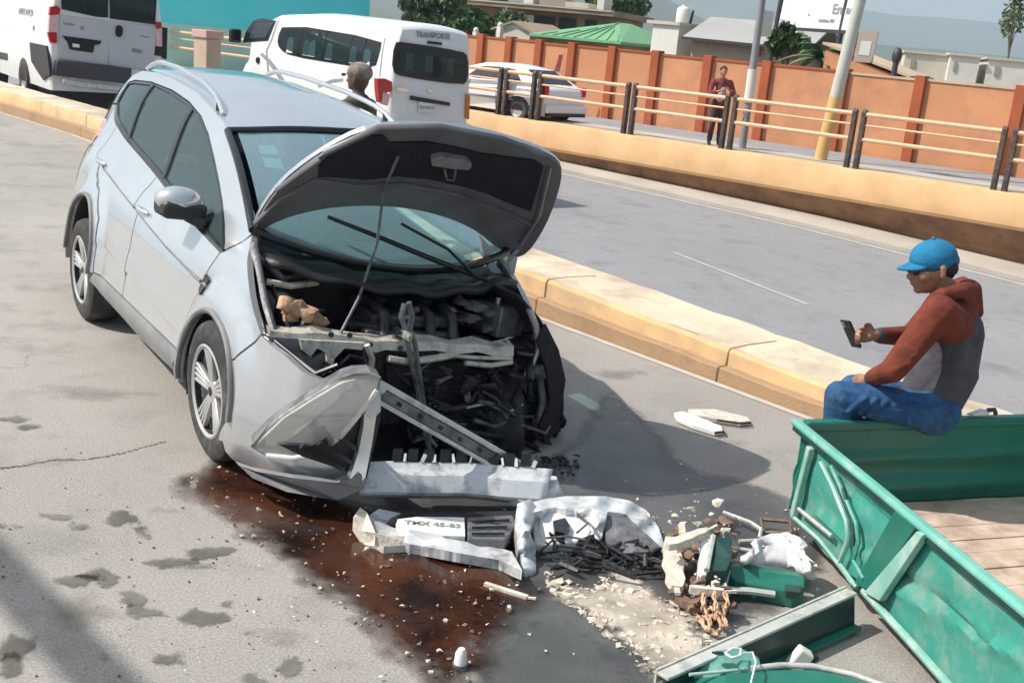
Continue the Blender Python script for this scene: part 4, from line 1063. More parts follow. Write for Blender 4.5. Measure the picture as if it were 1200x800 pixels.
# windscreen
def base_c(a): return Vector((2.60 + 0.20 * (1 - a * a), lerp(-.79, .69, (a + 1) / 2), 1.165 - 0.10 * (1 - a * a)))
def head_c(a): p = roof_pt((a + 1) / 2, 1.0); return Vector(p)
def ws(u, v):
    a = (2 * u - 1); p = head_c(a).lerp(base_c(a), v); return tuple(p + Vector((0.0, 0, 0.035 * math.sin(math.pi * v))))
mb = MB(); mb.grid(lambda u, v: ws(lerp(.035, .965, u), lerp(.03, .97, v)), 20, 10); wsd = mb.build('windscreen', M['windscreen'], suv, 60, solid=-1)
fr = MB()
for P in ([ws(0, i / 12) for i in range(13)], [ws(1, i / 12) for i in range(13)], [ws(i / 16, 0.0) for i in range(17)], [ws(i / 16, 1.0) for i in range(17)]):
    fr.tube(P, 0.022, 6)
fr.build('seal', M['trim'], wsd, 60)
mb = MB()
for i, (u, v) in enumerate(((.10, .16), (.10, .30))):
    p = [Vector(ws(u + a, v + b)) + Vector((-.012, 0, -.008)) for a, b in ((0, 0), (.07, 0), (.07, .10), (0, .10))]; mb.add(p, [(0, 1, 2, 3)])
mb.build('sticker', M['white_wall'], wsd, 0, solid=-1)
# interior
mb = MB(); mb.grid(lambda u, v: (lerp(1.75, 2.62, v), lerp(-.74, .62, u), 1.0 + 0.07 * math.sin(v * 3.0) - 0.03 * v), 10, 8); mb.box((1.85, -.06, .8), (.2, 1.36, .36)); mb.build('dashboard', M['interior'], suv, 50)
for y in (-.42, .30):
    mb = MB(); mb.hexa([(.75, y - .25, .55), (1.25, y - .25, .55), (1.25, y + .25, .55), (.75, y + .25, .55), (.75, y - .25, .70), (1.27, y - .25, .74), (1.27, y + .25, .74), (.75, y + .25, .70)])
    mb.hexa([(.72, y - .25, .66), (.86, y - .25, .66), (.86, y + .25, .66), (.72, y + .25, .66), (.46, y - .20, 1.26), (.58, y - .20, 1.26), (.58, y + .20, 1.26), (.46, y + .20, 1.26)])
    s_ = mb.build('seat', M['seat'], suv, 30, bevel=0.05)
    mb = MB(); mb.ball((.50, y, 1.40), (.06, .13, .10), 12, 8); mb.build('headrest', M['seat'], s_, 60)
mb = MB(); mb.box((-.15, -.06, .9), (.2, 1.3, .7)); mb.build('rear_seat', M['interior'], suv, 30, bevel=0.05)
mb = MB(); mb.box((1.1, -.06, .38), (2.4, 1.6, .1)); mb.build('floor_pan', M['engine_dark'], suv, 0)
mb = MB(); r_ = Matrix.Translation((1.62, .28, 1.0)) @ Matrix.Rotation(R(62), 4, 'Y'); mb.lathe([(.17, -.015), (.19, 0), (.17, .015), (.155, 0)], 24, r_, True); mb.build('steering_wheel', M['black'], suv, 60)
mb = MB(); mb.box((1.52, -.06, 1.46), (.05, .26, .075)); mb.build('inside_mirror', M['black'], suv, 0, bevel=.01)
# door mirror
pm = cpx(214, 243, 1.93)
mr = MB(); mr.ball(pm + Vector((0, -0.02, 0.035)), (.10, .13, .075), 14, 9); mo = mr.build('door_mirror', M['silver'], suv, 60)
mb = MB(); mb.hexa([pm + Vector(q) for q in ((-.085, -.13, -.055), (.095, -.12, -.055), (.095, .10, -.055), (-.085, .10, -.055), (-.09, -.135, .035), (.10, -.125, .035), (.10, .11, .035), (-.09, .11, .035))]); mb.build('mirror_body', M['black'], mo, 30, bevel=0.025)
mb = MB(); mb.beam(pm + Vector((0.02, .02, -.03)), Vector(sideR(2.02, 1.07)) + Vector((0, .03, 0)), .10, .06); mb.build('mirror_arm', M['black'], mo, 0, bevel=.015)
# wheels
def wheel(loc, name='wheel', flat=0.0, vertical=True):
    w = bpy.data.objects.new(name, None); COL.objects.link(w); w.parent = suv; w.empty_display_size = .1
    # stand upright in the world
    target = Matrix((cu_, cn_, kz)).transposed()
    rel = cm.to_3x3().inverted() @ target
    w.rotation_mode = 'QUATERNION'; w.rotation_quaternion = rel.to_quaternion(); w.location = loc
    ax = Matrix.Rotation(R(90), 4, 'X')
    prof = [(.215, -.095), (.235, -.112), (.30, -.116), (.332, -.10), (.345, -.07), (.347, 0), (.345, .07), (.332, .10), (.30, .116), (.235, .112), (.215, .095)]
    mb = MB(); mb.lathe(prof, 44, ax, True)
    if flat: mb.v = [(x, y, max(z, -.345 + flat)) for x, y, z in mb.v]
    mb.build('tyre', M['rubber'], w, 40)
    mb = MB(); mb.lathe([(.228, .112), (.222, .10), (.212, .06), (.205, -.06), (.222, -.11)], 40, ax)
    mb.lathe([(.232, .113), (.222, .118), (.208, .108), (.214, .10)], 40, ax, True)
    r = mb.build('rim', M['rim'], w, 40)
    mb = MB(); mb.lathe([(0, .02), (.15, .02), (.16, .0), (.15, -.02), (0, -.02)], 28, ax); mb.build('brake_disc', M['engine'], r, 40)
    mb = MB(); mb.lathe([(0.0, -.06), (.204, -.06)], 30, ax); mb.build('wheel_back', M['engine_dark'], r, 0)
    mb = MB(); mb.lathe([(0, .093), (.03, .095), (.062, .088), (.068, .06), (.05, .03)], 20, ax)
    for i in range(5):
        a = 2 * math.pi * i / 5 + 0.4
        for s in (-.24, -.08, .08, .24):
            p0 = Vector((.05 * math.cos(a + s * 1.5), -.078, .05 * math.sin(a + s * 1.5))); p1 = Vector((.212 * math.cos(a + s * .9), -.096, .212 * math.sin(a + s * .9)))
            mb.beam(p0, p1, .019, .026, (0, 1, 0))
    mb.build('spokes', M['rim'], r, 30, bevel=.006)
    mb = MB(); mb.lathe([(0, .099), (.022, .099), (.024, .09)], 14, ax); mb.build('hub_cap', M['black'], r, 40)
    return w
for c in ((CA + kz * .345), (CB + kz * .345)): wheel(cl_(c + cn_ * .115 - cn_ * .0))
wheel(cl_(CA + cn_ * (1.84 - .115) + kz * .345) , 'wheel').rotation_quaternion = (cm.to_3x3().inverted() @ Matrix((-cu_, -cn_, kz)).transposed()).to_quaternion()

# ------------------------------------------------------------------ bonnet, raised
HX, HZ, HT = 2.45, 1.05, R(45)
hd = Vector((math.cos(HT), 0, math.sin(HT))); hn = Vector((-math.sin(HT), 0, math.cos(HT)))
def hoodpt(u, y, w=0.0):
    cam_ = 0.05 * (1 - (abs(y + .0) / .85) ** 2) + 0.035 * (1 - ((u - .55) / .6) ** 2)
    return Vector((HX, 0, HZ)) + hd * u + Vector((0, y, 0)) + hn * (cam_ - w)
def hpx(px, py, w=0.0):
    d = ray(px, py); o = cm @ (Vector((HX, 0, HZ)) - hn * w); n = cm.to_3x3() @ hn; t = (o - CAMP).dot(n) / d.dot(n); q = cl_(CAMP + d * t) - Vector((HX, 0, HZ)); return (q.dot(hd), q.y)
hood_ol = smooth_poly([(.10, -.78), (.47, -.785), (.76, -.68), (1.0, -.52), (1.065, -.18), (1.05, .16), (.98, .53), (.84, .66), (.43, .82), (.10, .85), (.17, .64), (.31, .40), (.39, .09), (.40, -.2), (.35, -.48), (.25, -.67)], 2)
mb = MB(); sheet(mb, hood_ol, lambda u, v: hoodpt(u, v), (), 0.06, tuple(-hn * 0.022)); bon = mb.build('bonnet', M['silver'], suv, 38, label='raised dented bonnet')
mb = MB(); sheet(mb, shrink(hood_ol, None, 0.004), lambda u, v: hoodpt(u, v, 0.022 + 0.018 * min(1, 1)), (), 0.06, tuple(hn * 0.015)); mb.build('inner_panel', M['hood_under'], bon, 45)
lin_px = [(376, 206), (400, 180), (430, 170), (452, 170), (460, 180), (505, 180), (540, 187), (568, 194), (600, 197), (630, 199), (640, 206), (634, 230), (625, 258), (600, 250), (570, 240), (520, 228), (470, 222), (430, 225), (400, 221), (376, 219)]
lin = [hpx(x, y, .045) for x, y in lin_px]
mb = MB(); sheet(mb, lin, lambda u, v: hoodpt(u, v, 0.050 + 0.006 * noise.noise(Vector((u * 9, v * 9, 0)))), (), 0.05, tuple(hn * 0.012)); mb.build('lining', M['hood_lining'], bon, 45)
for P, r in (([(300, 268), (330, 243), (372, 222), (420, 232), (480, 232), (540, 243), (600, 262), (634, 275)], .012), ([(382, 190), (446, 160), (520, 160), (592, 174), (645, 193)], .016), ([(648, 205), (634, 262), (612, 292)], .014), ([(326, 232), (378, 197)], .014)):
    mb = MB(); mb.tube([hoodpt(*hpx(x, y, .045), 0.045) for x, y in P], r, 6); mb.build('stiffener', M['hood_under'], bon, 60)
lt = [hpx(x, y, .06) for x, y in ((509, 198), (520, 195), (552, 200), (557, 206), (553, 212), (535, 211), (510, 207))]
mb = MB(); sheet(mb, lt, lambda u, v: hoodpt(u, v, .075), (), .04, tuple(hn * .03)); mb.build('striker_plate', M['alu'], bon, 30)
mb = MB(); mb.tube([hoodpt(*hpx(x, y, .06), .085) for x, y in ((524, 210), (527, 222), (535, 223), (537, 211))], .006, 6); mb.build('striker', M['engine_grey'], bon, 60)
for s in (-.77, .80):
    mb = MB(); mb.beam(hoodpt(.12, s * .97, .03), Vector((2.50, s, .99)), .03, .05, (0, 1, 0)); mb.build('hinge', M['silver'], bon, 0)
mb = MB(); mb.tube([hoodpt(*hpx(470, 196, .05), .06), hoodpt(*hpx(452, 232, .05), .08), cpx(442, 285, 2.78), cpx(420, 350, 2.98), cpx(398, 392, 3.1)], .008, 6); mb.build('prop_rod', M['engine_grey'], suv, 60)

# ------------------------------------------------------------------ engine bay
mb = MB(); mb.grid(lambda u, v: (2.50 + .16 * math.sin(math.pi * u), lerp(-.80, .70, u), lerp(.25, 1.06, v)), 12, 6)
mb.grid(lambda u, v: (lerp(2.45, 3.25, u), lerp(-.70, .62, v), .18 + .03 * math.sin(9 * v)), 8, 8)
mb.grid(lambda u, v: (lerp(2.5, 3.12, u), -.76 + .03 * u, lerp(.2, interp(lerp(2.5, 3.12, u), [2.5, 2.66, 2.95, 3.12], [1.06, 1.06, .88, .77]), v)), 10, 6)
mb.grid(lambda u, v: (lerp(2.5, 3.0, u), .64 - .06 * u, lerp(.2, 1.0 - .35 * u, v)), 8, 6)
mb.build('bay_shell', M['engine_dark'], suv, 50, solid=-1)
mb = MB(); mb.grid(lambda u, v: (2.50 + .30 * v + .18 * math.sin(math.pi * u), lerp(-.76, .66, u), 1.075 - .055 * math.sin(math.pi * u) - .02 * v + .012 * math.sin(u * 30)), 26, 4); mb.build('cowl', M['black'], suv, 40, solid=0.03)
for P in ([cpx(384, 254, 2.62), cpx(440, 276, 2.74), cpx(505, 303, 2.84), cpx(570, 328, 2.86)], [cpx(470, 262, 2.78), cpx(525, 292, 2.84), cpx(556, 322, 2.88)]):
    mb = MB(); mb.tube(P, [.010, .012, .014, .014], 6) if len(P) == 4 else mb.tube(P, .008, 6); mb.build('wiper', M['trim'], suv, 60)
# wing channel on the right and the jagged near edge
for P, r, m in (([cpx(297, 285, 2.66), cpx(304, 318, 2.78), cpx(310, 352, 2.92), cpx(322, 392, 3.1)], .020, 'engine_grey'), ([cpx(288, 292, 2.62), cpx(294, 325, 2.76), cpx(300, 358, 2.94), cpx(312, 393, 3.11)], .012, 'trim'), ([cpx(312, 393, 3.11), cpx(340, 415, 3.26), cpx(370, 438, 3.41), cpx(396, 428, 3.45)], .012, 'trim'),
                ([cpx(300, 300, 2.66), cpx(316, 310, 2.72), cpx(330, 326, 2.76), cpx(352, 322, 2.7)], .022, 'engine_grey'), ([cpx(312, 330, 2.8), cpx(340, 335, 2.82), cpx(372, 331, 2.78)], .016, 'cream_metal')):
    mb = MB(); mb.tube(P, r, 6); mb.build('wing_channel', M[m], suv, 60)
rr = random.Random(21)
# coils of foam insulation beside the near wing
mb = MB()
for i, (x, y, s) in enumerate(((334, 356, .055), (345, 361, .07), (356, 367, .075), (366, 374, .06), (374, 378, .05), (340, 370, .05))):
    chunk(mb, cpx(x, y, 2.98), (s, s * 1.1, s * .7), None, 30 + i, 14)
mb.build('insulation', M['tan'], suv, 60)
# strut tower, block, manifold, battery, reservoirs
tw = cpx(322, 352, 2.78)
mb = MB(); mb.lathe([(.0, .05), (.05, .05), (.07, .03), (.10, .02), (.11, -.2)], 18, Matrix.Translation(tw)); mb.build('strut_tower', M['engine_grey'], suv, 40)
mb = MB()
for (x0, x1), (y0, y1), (z0, z1) in (((2.70, 3.02), (-.32, .22), (.30, .80)), ((2.74, 2.98), (-.28, .18), (.80, .87)), ((2.72, 3.02), (.22, .44), (.3, .66))):
    mb.box(((x0 + x1) / 2, (y0 + y1) / 2, (z0 + z1) / 2), (x1 - x0, y1 - y0, z1 - z0))
mb.build('engine_block', M['engine'], suv, 20, bevel=.02)
mb = MB()
for k in range(4): y = -.22 + k * .13; mb.tube([(2.74, y, .86), (2.84, y, .90), (2.98, y, .87), (3.03, y, .74)], .028, 8)
mb.tube([(2.76, -.3, .89), (2.76, .24, .89)], .035, 8); mb.build('intake_manifold', M['engine'], suv, 50)
mb = MB(); p = cpx(585, 372, 2.85); mb.box(p, (.20, .20, .17), Matrix.Rotation(.25, 3, 'Z')); bt = mb.build('battery', M['engine_grey'], suv, 20, bevel=.012)
mb = MB(); mb.tube([p + Vector((.05, -.06, .08)), p + Vector((.05, -.06, .12))], .015, 8); mb.tube([p + Vector((.05, .06, .08)), p + Vector((.05, .06, .12))], .015, 8); mb.build('terminal', M['alu'], bt, 50)
for q in range(34):                                        # hoses, harness and brackets, bent and torn
    x = rr.uniform(2.72, 3.1); y = rr.uniform(-.55, .55); z = rr.uniform(.55, .9) - (x - 2.7) * .25
    P = [Vector((x, y, z))]
    for k in range(3): P.append(P[-1] + Vector((rr.uniform(-.09, .12), rr.uniform(-.16, .16), rr.uniform(-.10, .06))))
    mb = MB(); mb.tube(P, rr.choice((.007, .010, .014, .02)), 6); mb.build('hose', M[rr.choice(('black', 'engine', 'engine_grey', 'black', 'trim'))], suv, 60)
mb = MB()
for q in range(46):
    x = rr.uniform(2.68, 3.05); y = rr.uniform(-.6, .55); z = rr.uniform(.60, .86) - (x - 2.7) * .2; s = rr.uniform(.015, .05)
    chunk(mb, (x, y, z), (s, s * rr.uniform(.6, 1.8), s * rr.uniform(.4, 1)), None, 100 + q, 8)
o = mb.build('engine_fragments', M['engine_grey'], suv, 0); o['kind'] = 'stuff'
mb = MB()
for i, (x, y, s) in enumerate(((540, 352, .05), (556, 358, .06), (572, 366, .05), (548, 372, .06), (592, 382, .05), (566, 384, .05), (525, 362, .04))): chunk(mb, cpx(x, y, 2.9), (s, s * 1.6, s * .5), None, 60 + i, 10)
o = mb.build('torn_air_box', M['engine_grey'], suv, 0)
# upper cross member, crushed
CR = [(316, 391), (345, 394), (372, 395), (400, 396), (425, 399), (440, 405), (452, 404), (480, 404), (510, 405), (535, 408), (560, 407), (583, 411), (602, 410)]
mb = MB(); rr = random.Random(4)
vs = []; n = len(CR)
for i, (x, y) in enumerate(CR):
    X = 3.12 - .0 * i; a = cpx(x, y - rr.uniform(3.0, 5), X); b = cpx(x, y + rr.uniform(5, 9), X + .02)
    a2 = a + Vector((-.07, 0, .012 + rr.uniform(-.012, .012))); b2 = b + Vector((-.05, 0, 0)); vs += [b, a, a2, b2]
mb.add(vs, [(i * 4 + j, i * 4 + (j + 1) % 4, (i + 1) * 4 + (j + 1) % 4, (i + 1) * 4 + j) for i in range(n - 1) for j in range(4)] + [(3, 2, 1, 0), ((n - 1) * 4, (n - 1) * 4 + 1, (n - 1) * 4 + 2, (n - 1) * 4 + 3)])
cmr = mb.build('cross_member', M['cream_metal'], suv, 25, label='crushed cream radiator cross member')
for P, w in (([(455, 420), (480, 424), (515, 419), (535, 415)], .018), ([(545, 425), (575, 428), (600, 424)], .014), ([(515, 416), (560, 419), (600, 420)], .010), ([(430, 404), (436, 420), (434, 436)], .016)):
    mb = MB(); mb.tube([cpx(x, y, 3.15) for x, y in P], w, 6); mb.build('brace', M['cream_metal'], cmr, 50)
mb = MB()
for x, y in ((388, 392), (410, 393), (469, 408), (434, 404)): mb.tube([cpx(x, y, 3.135), cpx(x, y, 3.15)], .014, 10)
mb.build('hole', M['trim'], cmr, 50)
# headlamp carrier below it
mb = MB()
def plate(pts, x, th=.012): mb.prism([(i, 0) for i in range(0)], None, 0) if False else None
def pxprism(mb, pts, x, th, xs=None):
    P = [cpx(px, py, (xs[i] if xs else x)) for i, (px, py) in enumerate(pts)]
    n = len(P); tri = geometry.tessellate_polygon([[Vector((p.y, p.z, 0)) for p in P]])
    Q = [p + Vector((-th, 0, 0)) for p in P]
    mb.add(P + Q, [tuple(t) for t in tri] + [tuple(n + i for i in reversed(t)) for t in tri] + [(i, (i + 1) % n, n + (i + 1) % n, n + i) for i in range(n)]); return mb
pxprism(mb, [(312, 394), (360, 398), (352, 412), (366, 420), (384, 412), (388, 426), (380, 440), (368, 437), (340, 414)], 3.16, .02); mb.build('lamp_carrier', M['engine_grey'], suv, 0)
mb = MB(); pxprism(mb, [(352, 398), (428, 402), (424, 410), (404, 408), (392, 420), (388, 436), (382, 436), (384, 414), (372, 408), (364, 418), (354, 410)], 3.19, .02); mb.build('lamp_carrier', M['cream_metal'], suv, 0)
for P in ([(398, 428), (410, 416), (424, 420), (432, 432)], [(380, 424), (396, 436), (412, 428)]):
    mb = MB(); mb.tube([cpx(x, y, 3.2) for x, y in P], .009, 6); mb.build('wire', M['engine'], suv, 60)
# latch support post in the middle
mb = MB()
for P in ([(474, 356), (470, 372), (476, 388), (478, 402), (483, 430), (490, 458), (494, 480), (502, 520), (508, 545)], [(479, 354), (483, 370), (480, 386), (486, 402), (490, 430), (494, 456), (497, 480)]): mb.tube([cpx(x, y, 3.18) for x, y in P], .014, 6)
mb.beam(cpx(470, 372, 3.18), cpx(484, 372, 3.18), .02, .01); mb.beam(cpx(471, 388, 3.18), cpx(486, 390, 3.18), .02, .01)
mb.build('latch_post', M['engine_grey'], suv, 50)
mb = MB(); chunk(mb, cpx(477, 393, 3.2), (.03, .05, .03), None, 5, 12); mb.build('bonnet_latch', M['cream_metal'], suv, 0)
# radiator and cooling fan
mb = MB(); pxprism(mb, [(452, 428), (545, 424), (570, 470), (560, 520), (505, 530), (455, 470)], 3.05, .05); rd = mb.build('radiator', M['engine_dark'], suv, 0, label='folded dark radiator')
mb = MB()
for k in range(9):
    y0 = 432 + k * 10; mb.tube([cpx(462 + k * 3, y0, 3.058), cpx(505, y0 + 2, 3.06), cpx(548 + min(k, 3) * 4, y0 - 1, 3.058)], .005, 5)
mb.build('fin', M['engine'], rd, 50)
mb = MB(); pxprism(mb, [(425, 470), (470, 470), (520, 540), (600, 560), (640, 530), (600, 470), (560, 430), (600, 425), (650, 460), (660, 520), (640, 550), (560, 570), (425, 562)], 2.95, .05); mb.build('undertray', M['engine_dark'], suv, 0)
# hanging cables and hoses on the far side
for P, r, m in (([(560, 470), (585, 475), (596, 492), (580, 500), (555, 492)], .014, 'engine_grey'), ([(545, 478), (570, 472), (596, 484), (606, 500)], .010, 'alu'), ([(565, 458), (580, 466), (590, 478), (602, 506)], .009, 'engine_grey'), ([(594, 484), (612, 474)], .010, 'alu'), ([(596, 490), (606, 505)], .012, 'alu'),
                ([(620, 362), (628, 382), (632, 408), (622, 428), (616, 440)], .018, 'alu'), ([(500, 474), (520, 480), (545, 476)], .02, 'engine'), ([(576, 430), (578, 445), (586, 460)], .016, 'engine'), ([(632, 440), (636, 470), (630, 500)], .02, 'engine_grey'), ([(655, 470), (648, 495), (636, 508)], .014, 'engine_grey'),
                ([(545, 440), (560, 455), (552, 470)], .012, 'engine'), ([(600, 430), (610, 450), (600, 470), (612, 490)], .014, 'black'), ([(520, 492), (548, 506), (590, 512), (620, 500)], .018, 'black')):
    mb = MB(); mb.tube([cpx(x, y, 3.12) for x, y in P], r, 7); mb.build('cable', M[m], suv, 60)
mb = MB(); chunk(mb, cpx(628, 436, 3.1), (.05, .09, .05), None, 8, 14); mb.build('washer_bottle', M['engine_grey'], suv, 40)
# burst far wheel and torn liner
wl = wheel(Vector((2.82, .66, .30)), 'wheel')
wl.rotation_quaternion = (Matrix.Rotation(R(10), 3, 'X') @ Matrix.Rotation(R(180 - 24), 3, 'Z')).to_quaternion()
mb = MB()
def liner(u, v):
    P = [(612, 345), (636, 372), (655, 405), (664, 440), (664, 480), (655, 515), (645, 530)]
    k = u * (len(P) - 1); i = min(int(k), len(P) - 2); x, y = Vector(P[i]).lerp(Vector(P[i + 1]), k - i)
    a = cpx(x, y, 3.12 - .12 * u); return tuple(a + Vector((.06 * math.sin(3 * v) - .35 * v, -.05 * math.sin(u * 9) * v - .02, 0)))
mb.grid(liner, 18, 6); mb.build('wheel_liner', M['black'], suv, 50, solid=0.012)
mb = MB(); pxprism(mb, [(640, 380), (655, 410), (663, 445), (655, 500), (640, 520), (632, 500), (645, 470), (640, 430), (630, 400)], 3.16, .02); mb.build('liner_flap', M['engine_dark'], suv, 0)
mb = MB(); CW = [(588, 402), (636, 392), (658, 436), (658, 500), (640, 540), (600, 552), (545, 562), (500, 556), (520, 500), (556, 450)]
def cwf(px, py): p = cpx(px, py, 2.98); return tuple(p + Vector((.10 * noise.noise(Vector((px * .05, py * .05, 3))) + .05 * noise.noise(Vector((px * .15, py * .15, 7))), 0, 0)))
sheet(mb, CW, cwf, (), 6, (-.03, 0, 0)); mb.build('crushed_inner_wing', M['engine_dark'], suv, 25)
rr = random.Random(63)
for q in range(46):
    x, y = rr.uniform(470, 655), rr.uniform(425, 545); P = [(x, y)]
    for k in range(3): P.append((P[-1][0] + rr.uniform(-24, 24), P[-1][1] + rr.uniform(-14, 18)))
    if any(not inside(p, [(450, 420), (650, 400), (666, 500), (640, 560), (520, 566), (470, 500)]) for p in P): continue
    X = rr.uniform(3.04, 3.2); mb = MB(); mb.tube([cpx(a, b, X + rr.uniform(-.04, .04)) for a, b in P], rr.choice((.006, .008, .011, .016, .022)), 6); mb.build('hose', M[rr.choice(('black', 'engine', 'engine', 'trim', 'engine_grey'))], suv, 60)
mb = MB()
for q in range(70):
    x, y = rr.uniform(480, 655), rr.uniform(425, 548); s_ = rr.uniform(.012, .05); chunk(mb, cpx(x, y, rr.uniform(2.98, 3.1)), (s_ * .6, s_ * rr.uniform(.5, 1.4), s_), None, 700 + q, 9)
o = mb.build('crushed_fragments', M['engine'], suv, 0); o['kind'] = 'stuff'
# bits of the far wing and white bracket at the hinge
mb = MB(); pxprism(mb, [(563, 276), (572, 286), (582, 312), (592, 322), (600, 338), (588, 334), (574, 316), (566, 296)], 2.66, .03); mb.build('hinge_bracket', M['silver'], suv, 0)
mb = MB(); pxprism(mb, [(586, 330), (602, 348), (610, 362), (600, 366), (588, 350)], 2.8, .03); mb.build('wing_edge', M['engine_grey'], suv, 0)

# ------------------------------------------------------------------ front corner: hanging headlamp, grille shards, bumper beam
HLP = [(293, 511), (312, 489), (330, 473), (356, 456), (382, 441), (398, 432), (411, 428), (428, 427), (439, 432), (436, 446), (421, 467), (408, 484), (395, 499), (380, 511), (362, 520), (340, 524), (310, 521)]
def hlf(px, py, w=0.0): return cpx(px, py, 3.18 + (px - 293) / 146 * .46 + .10 * (py - 430) / 90 * 0) + Vector((.11 + w, -w * .5 - .03, 0))
cxm, cym = 372, 476
def dome(px, py):
    r = min(1, math.hypot((px - cxm) / 78, (py - cym) / 50)); return 0.035 * (1 - r * r)
mb = MB(); sheet(mb, HLP, lambda u, v: hlf(u, v, -.01), (), 8, (-.10, .03, 0)); hl = mb.build('headlamp', M['engine_grey'], suv, 40, label='headlamp torn loose and hanging')
mb = MB(); sheet(mb, [(300, 509), (330, 480), (360, 461), (395, 440), (412, 436), (398, 452), (372, 473), (345, 497), (320, 512)], lambda u, v: hlf(u, v, .002), (), 8, (-.02, 0, 0)); mb.build('reflector', M['plate'], hl, 40)
mb = MB(); sheet(mb, [(330, 514), (350, 500), (376, 476), (402, 455), (418, 438), (430, 436), (424, 452), (405, 478), (388, 497), (366, 512), (345, 518)], lambda u, v: hlf(u, v, .0), (), 8, (-.02, 0, 0)); mb.build('bezel', M['engine_grey'], hl, 40)
mb = MB(); sheet(mb, HLP, lambda u, v: hlf(u, v, .012 + dome(u, v)), (), 8, (-.02, 0, 0)); mb.build('lens', M['lens'], hl, 50)
mb = MB(); mb.tube([hlf(x, y, .012) for x, y in HLP + HLP[:1]], .008, 6); mb.build('lamp_rim', M['engine_grey'], hl, 60)
mb = MB(); mb.tube([hlf(x, y, .016) for x, y in HLP[9:17]], .010, 6); mb.build('chrome_edge', M['plate'], hl, 60)
# dark bumper mouth with slats under the lamp
mb = MB(); pxprism(mb, [(325, 520), (365, 522), (400, 502), (425, 470), (438, 452), (446, 490), (430, 560), (395, 548), (355, 535)], 3.60, .03); gm = mb.build('grille_mouth', M['black'], suv, 0)
for P in ([(352, 526), (400, 552), (404, 548), (356, 521)], [(372, 522), (412, 545), (414, 540), (378, 518)], [(392, 512), (418, 530), (420, 524), (397, 507)]):
    mb = MB(); pxprism(mb, P, 3.63, .02); mb.build('slat', M['trim'], gm, 0)
mb = MB(); pxprism(mb, [(428, 466), (440, 452), (442, 480), (436, 520), (428, 560), (418, 566), (410, 560), (420, 530), (426, 500)], 3.64, .03); mb.build('torn_bumper_strip', M['silver'], suv, 0)
mb = MB(); pxprism(mb, [(438, 446), (446, 462), (446, 482), (436, 492), (428, 484), (432, 464)], 3.66, .02); mb.build('torn_bumper_strip', M['broken_white'], suv, 0)
mb = MB(); pxprism(mb, [(280, 545), (300, 552), (345, 560), (398, 566), (424, 556), (426, 572), (396, 586), (336, 576), (296, 560)], 3.5, .05, [3.2, 3.3, 3.5, 3.62, 3.66, 3.66, 3.6, 3.48, 3.28]); mb.build('bumper_lip', M['cladding'], suv, 0)
# slanted bumper beam torn free at one end
M['lens_chip'] = mat('broken lens chips', (0.75, 0.76, 0.76), 0.12, 0, 0.1, 30)
# ================================================================== TORN OFF PARTS AND DEBRIS
def gthing(name, label, cat, p, group=None): return thing(name, label, cat, (p.x, p.y, 0.0), 0.0, group)
def gl_(t, px, py, z=0.0): return G(px, py, z) - t.location
def gprism(mb, t, pts, z0, z1, zs=None):
    """slab whose top outline is seen at the given pixels (heights zs or z1), going down to z0"""
    P = [G(x, y, zs[i] if zs else z1) - t.location for i, (x, y) in enumerate(pts)]
    n = len(P); tri = geometry.tessellate_polygon([[Vector((p.x, p.y, 0)) for p in P]])
    th = (z1 - z0)
    Q = [p - Vector((0, 0, min(th, p.z - .001))) for p in P]
    mb.add(P + Q, [tuple(f) for f in tri] + [tuple(n + i for i in reversed(f)) for f in tri] + [(i, (i + 1) % n, n + (i + 1) % n, n + i) for i in range(n)]); return mb
def gsheet(mb, t, pts, zf, step=5, skirt=.03, amp=.006, seed=0):
    """thin crumpled sheet over a pixel outline; zf(x, y) gives its height"""
    def fn(x, y): p = G(x, y, max(.006, zf(x, y) + amp * noise.noise(Vector((x * .045, y * .07, seed))) + amp * .22 * noise.noise(Vector((x * .15, y * .2, seed + 5))))); return tuple(p - t.location)
    return sheet(mb, pts, fn, (), step, (0, .004, -skirt))
# ---- bumper beam and its lower panel, still hooked to the car
bt = gthing('bumper_beam', 'long slotted metal bumper beam slanting down from the torn headlamp to the ground', 'bumper beam', G(560, 560))
A = co_ + cm.to_3x3() @ cpx(440, 452, 3.55); B = G(632, 562, .12)
A, B = A - bt.location, B - bt.location
d = (B - A).normalized(); sd = d.cross(Vector((0, 0, 1))).normalized(); u_ = sd.cross(d)
if sd.y > 0: sd = -sd
mb = MB(); mb.beam(A + u_ * .022, B + u_ * .022, .030, .026); mb.build('upper_flange', M['alu'], bt, 0, bevel=.008)
mb = MB(); mb.beam(A - u_ * .016 + sd * .008, B - u_ * .016 + sd * .008, .022, .046); mb.build('web', M['engine_grey'], bt, 0, bevel=.006)
mb = MB(); mb.beam(A - u_ * .050 + sd * .012, B - u_ * .050 + sd * .012, .03, .022); mb.build('lower_flange', M['alu'], bt, 0, bevel=.006)
for k in range(7):
    p = A.lerp(B, .14 + k * .12) - u_ * .016 + sd * .02; mb = MB(); mb.beam(p - d * .012, p + d * .012, .006, .018); mb.build('slot', M['trim'], bt, 0)
mb = MB(); mb.beam(A - d * .05 + u_ * .005, A + d * .05 + u_ * .005, .055, .06); mb.build('crash_can', M['alu'], bt, 0, bevel=.02)
gp_ = gthing('torn_grille', 'white lower bumper panel with a row of dark grille slots along its top', 'bumper panel', G(530, 588))
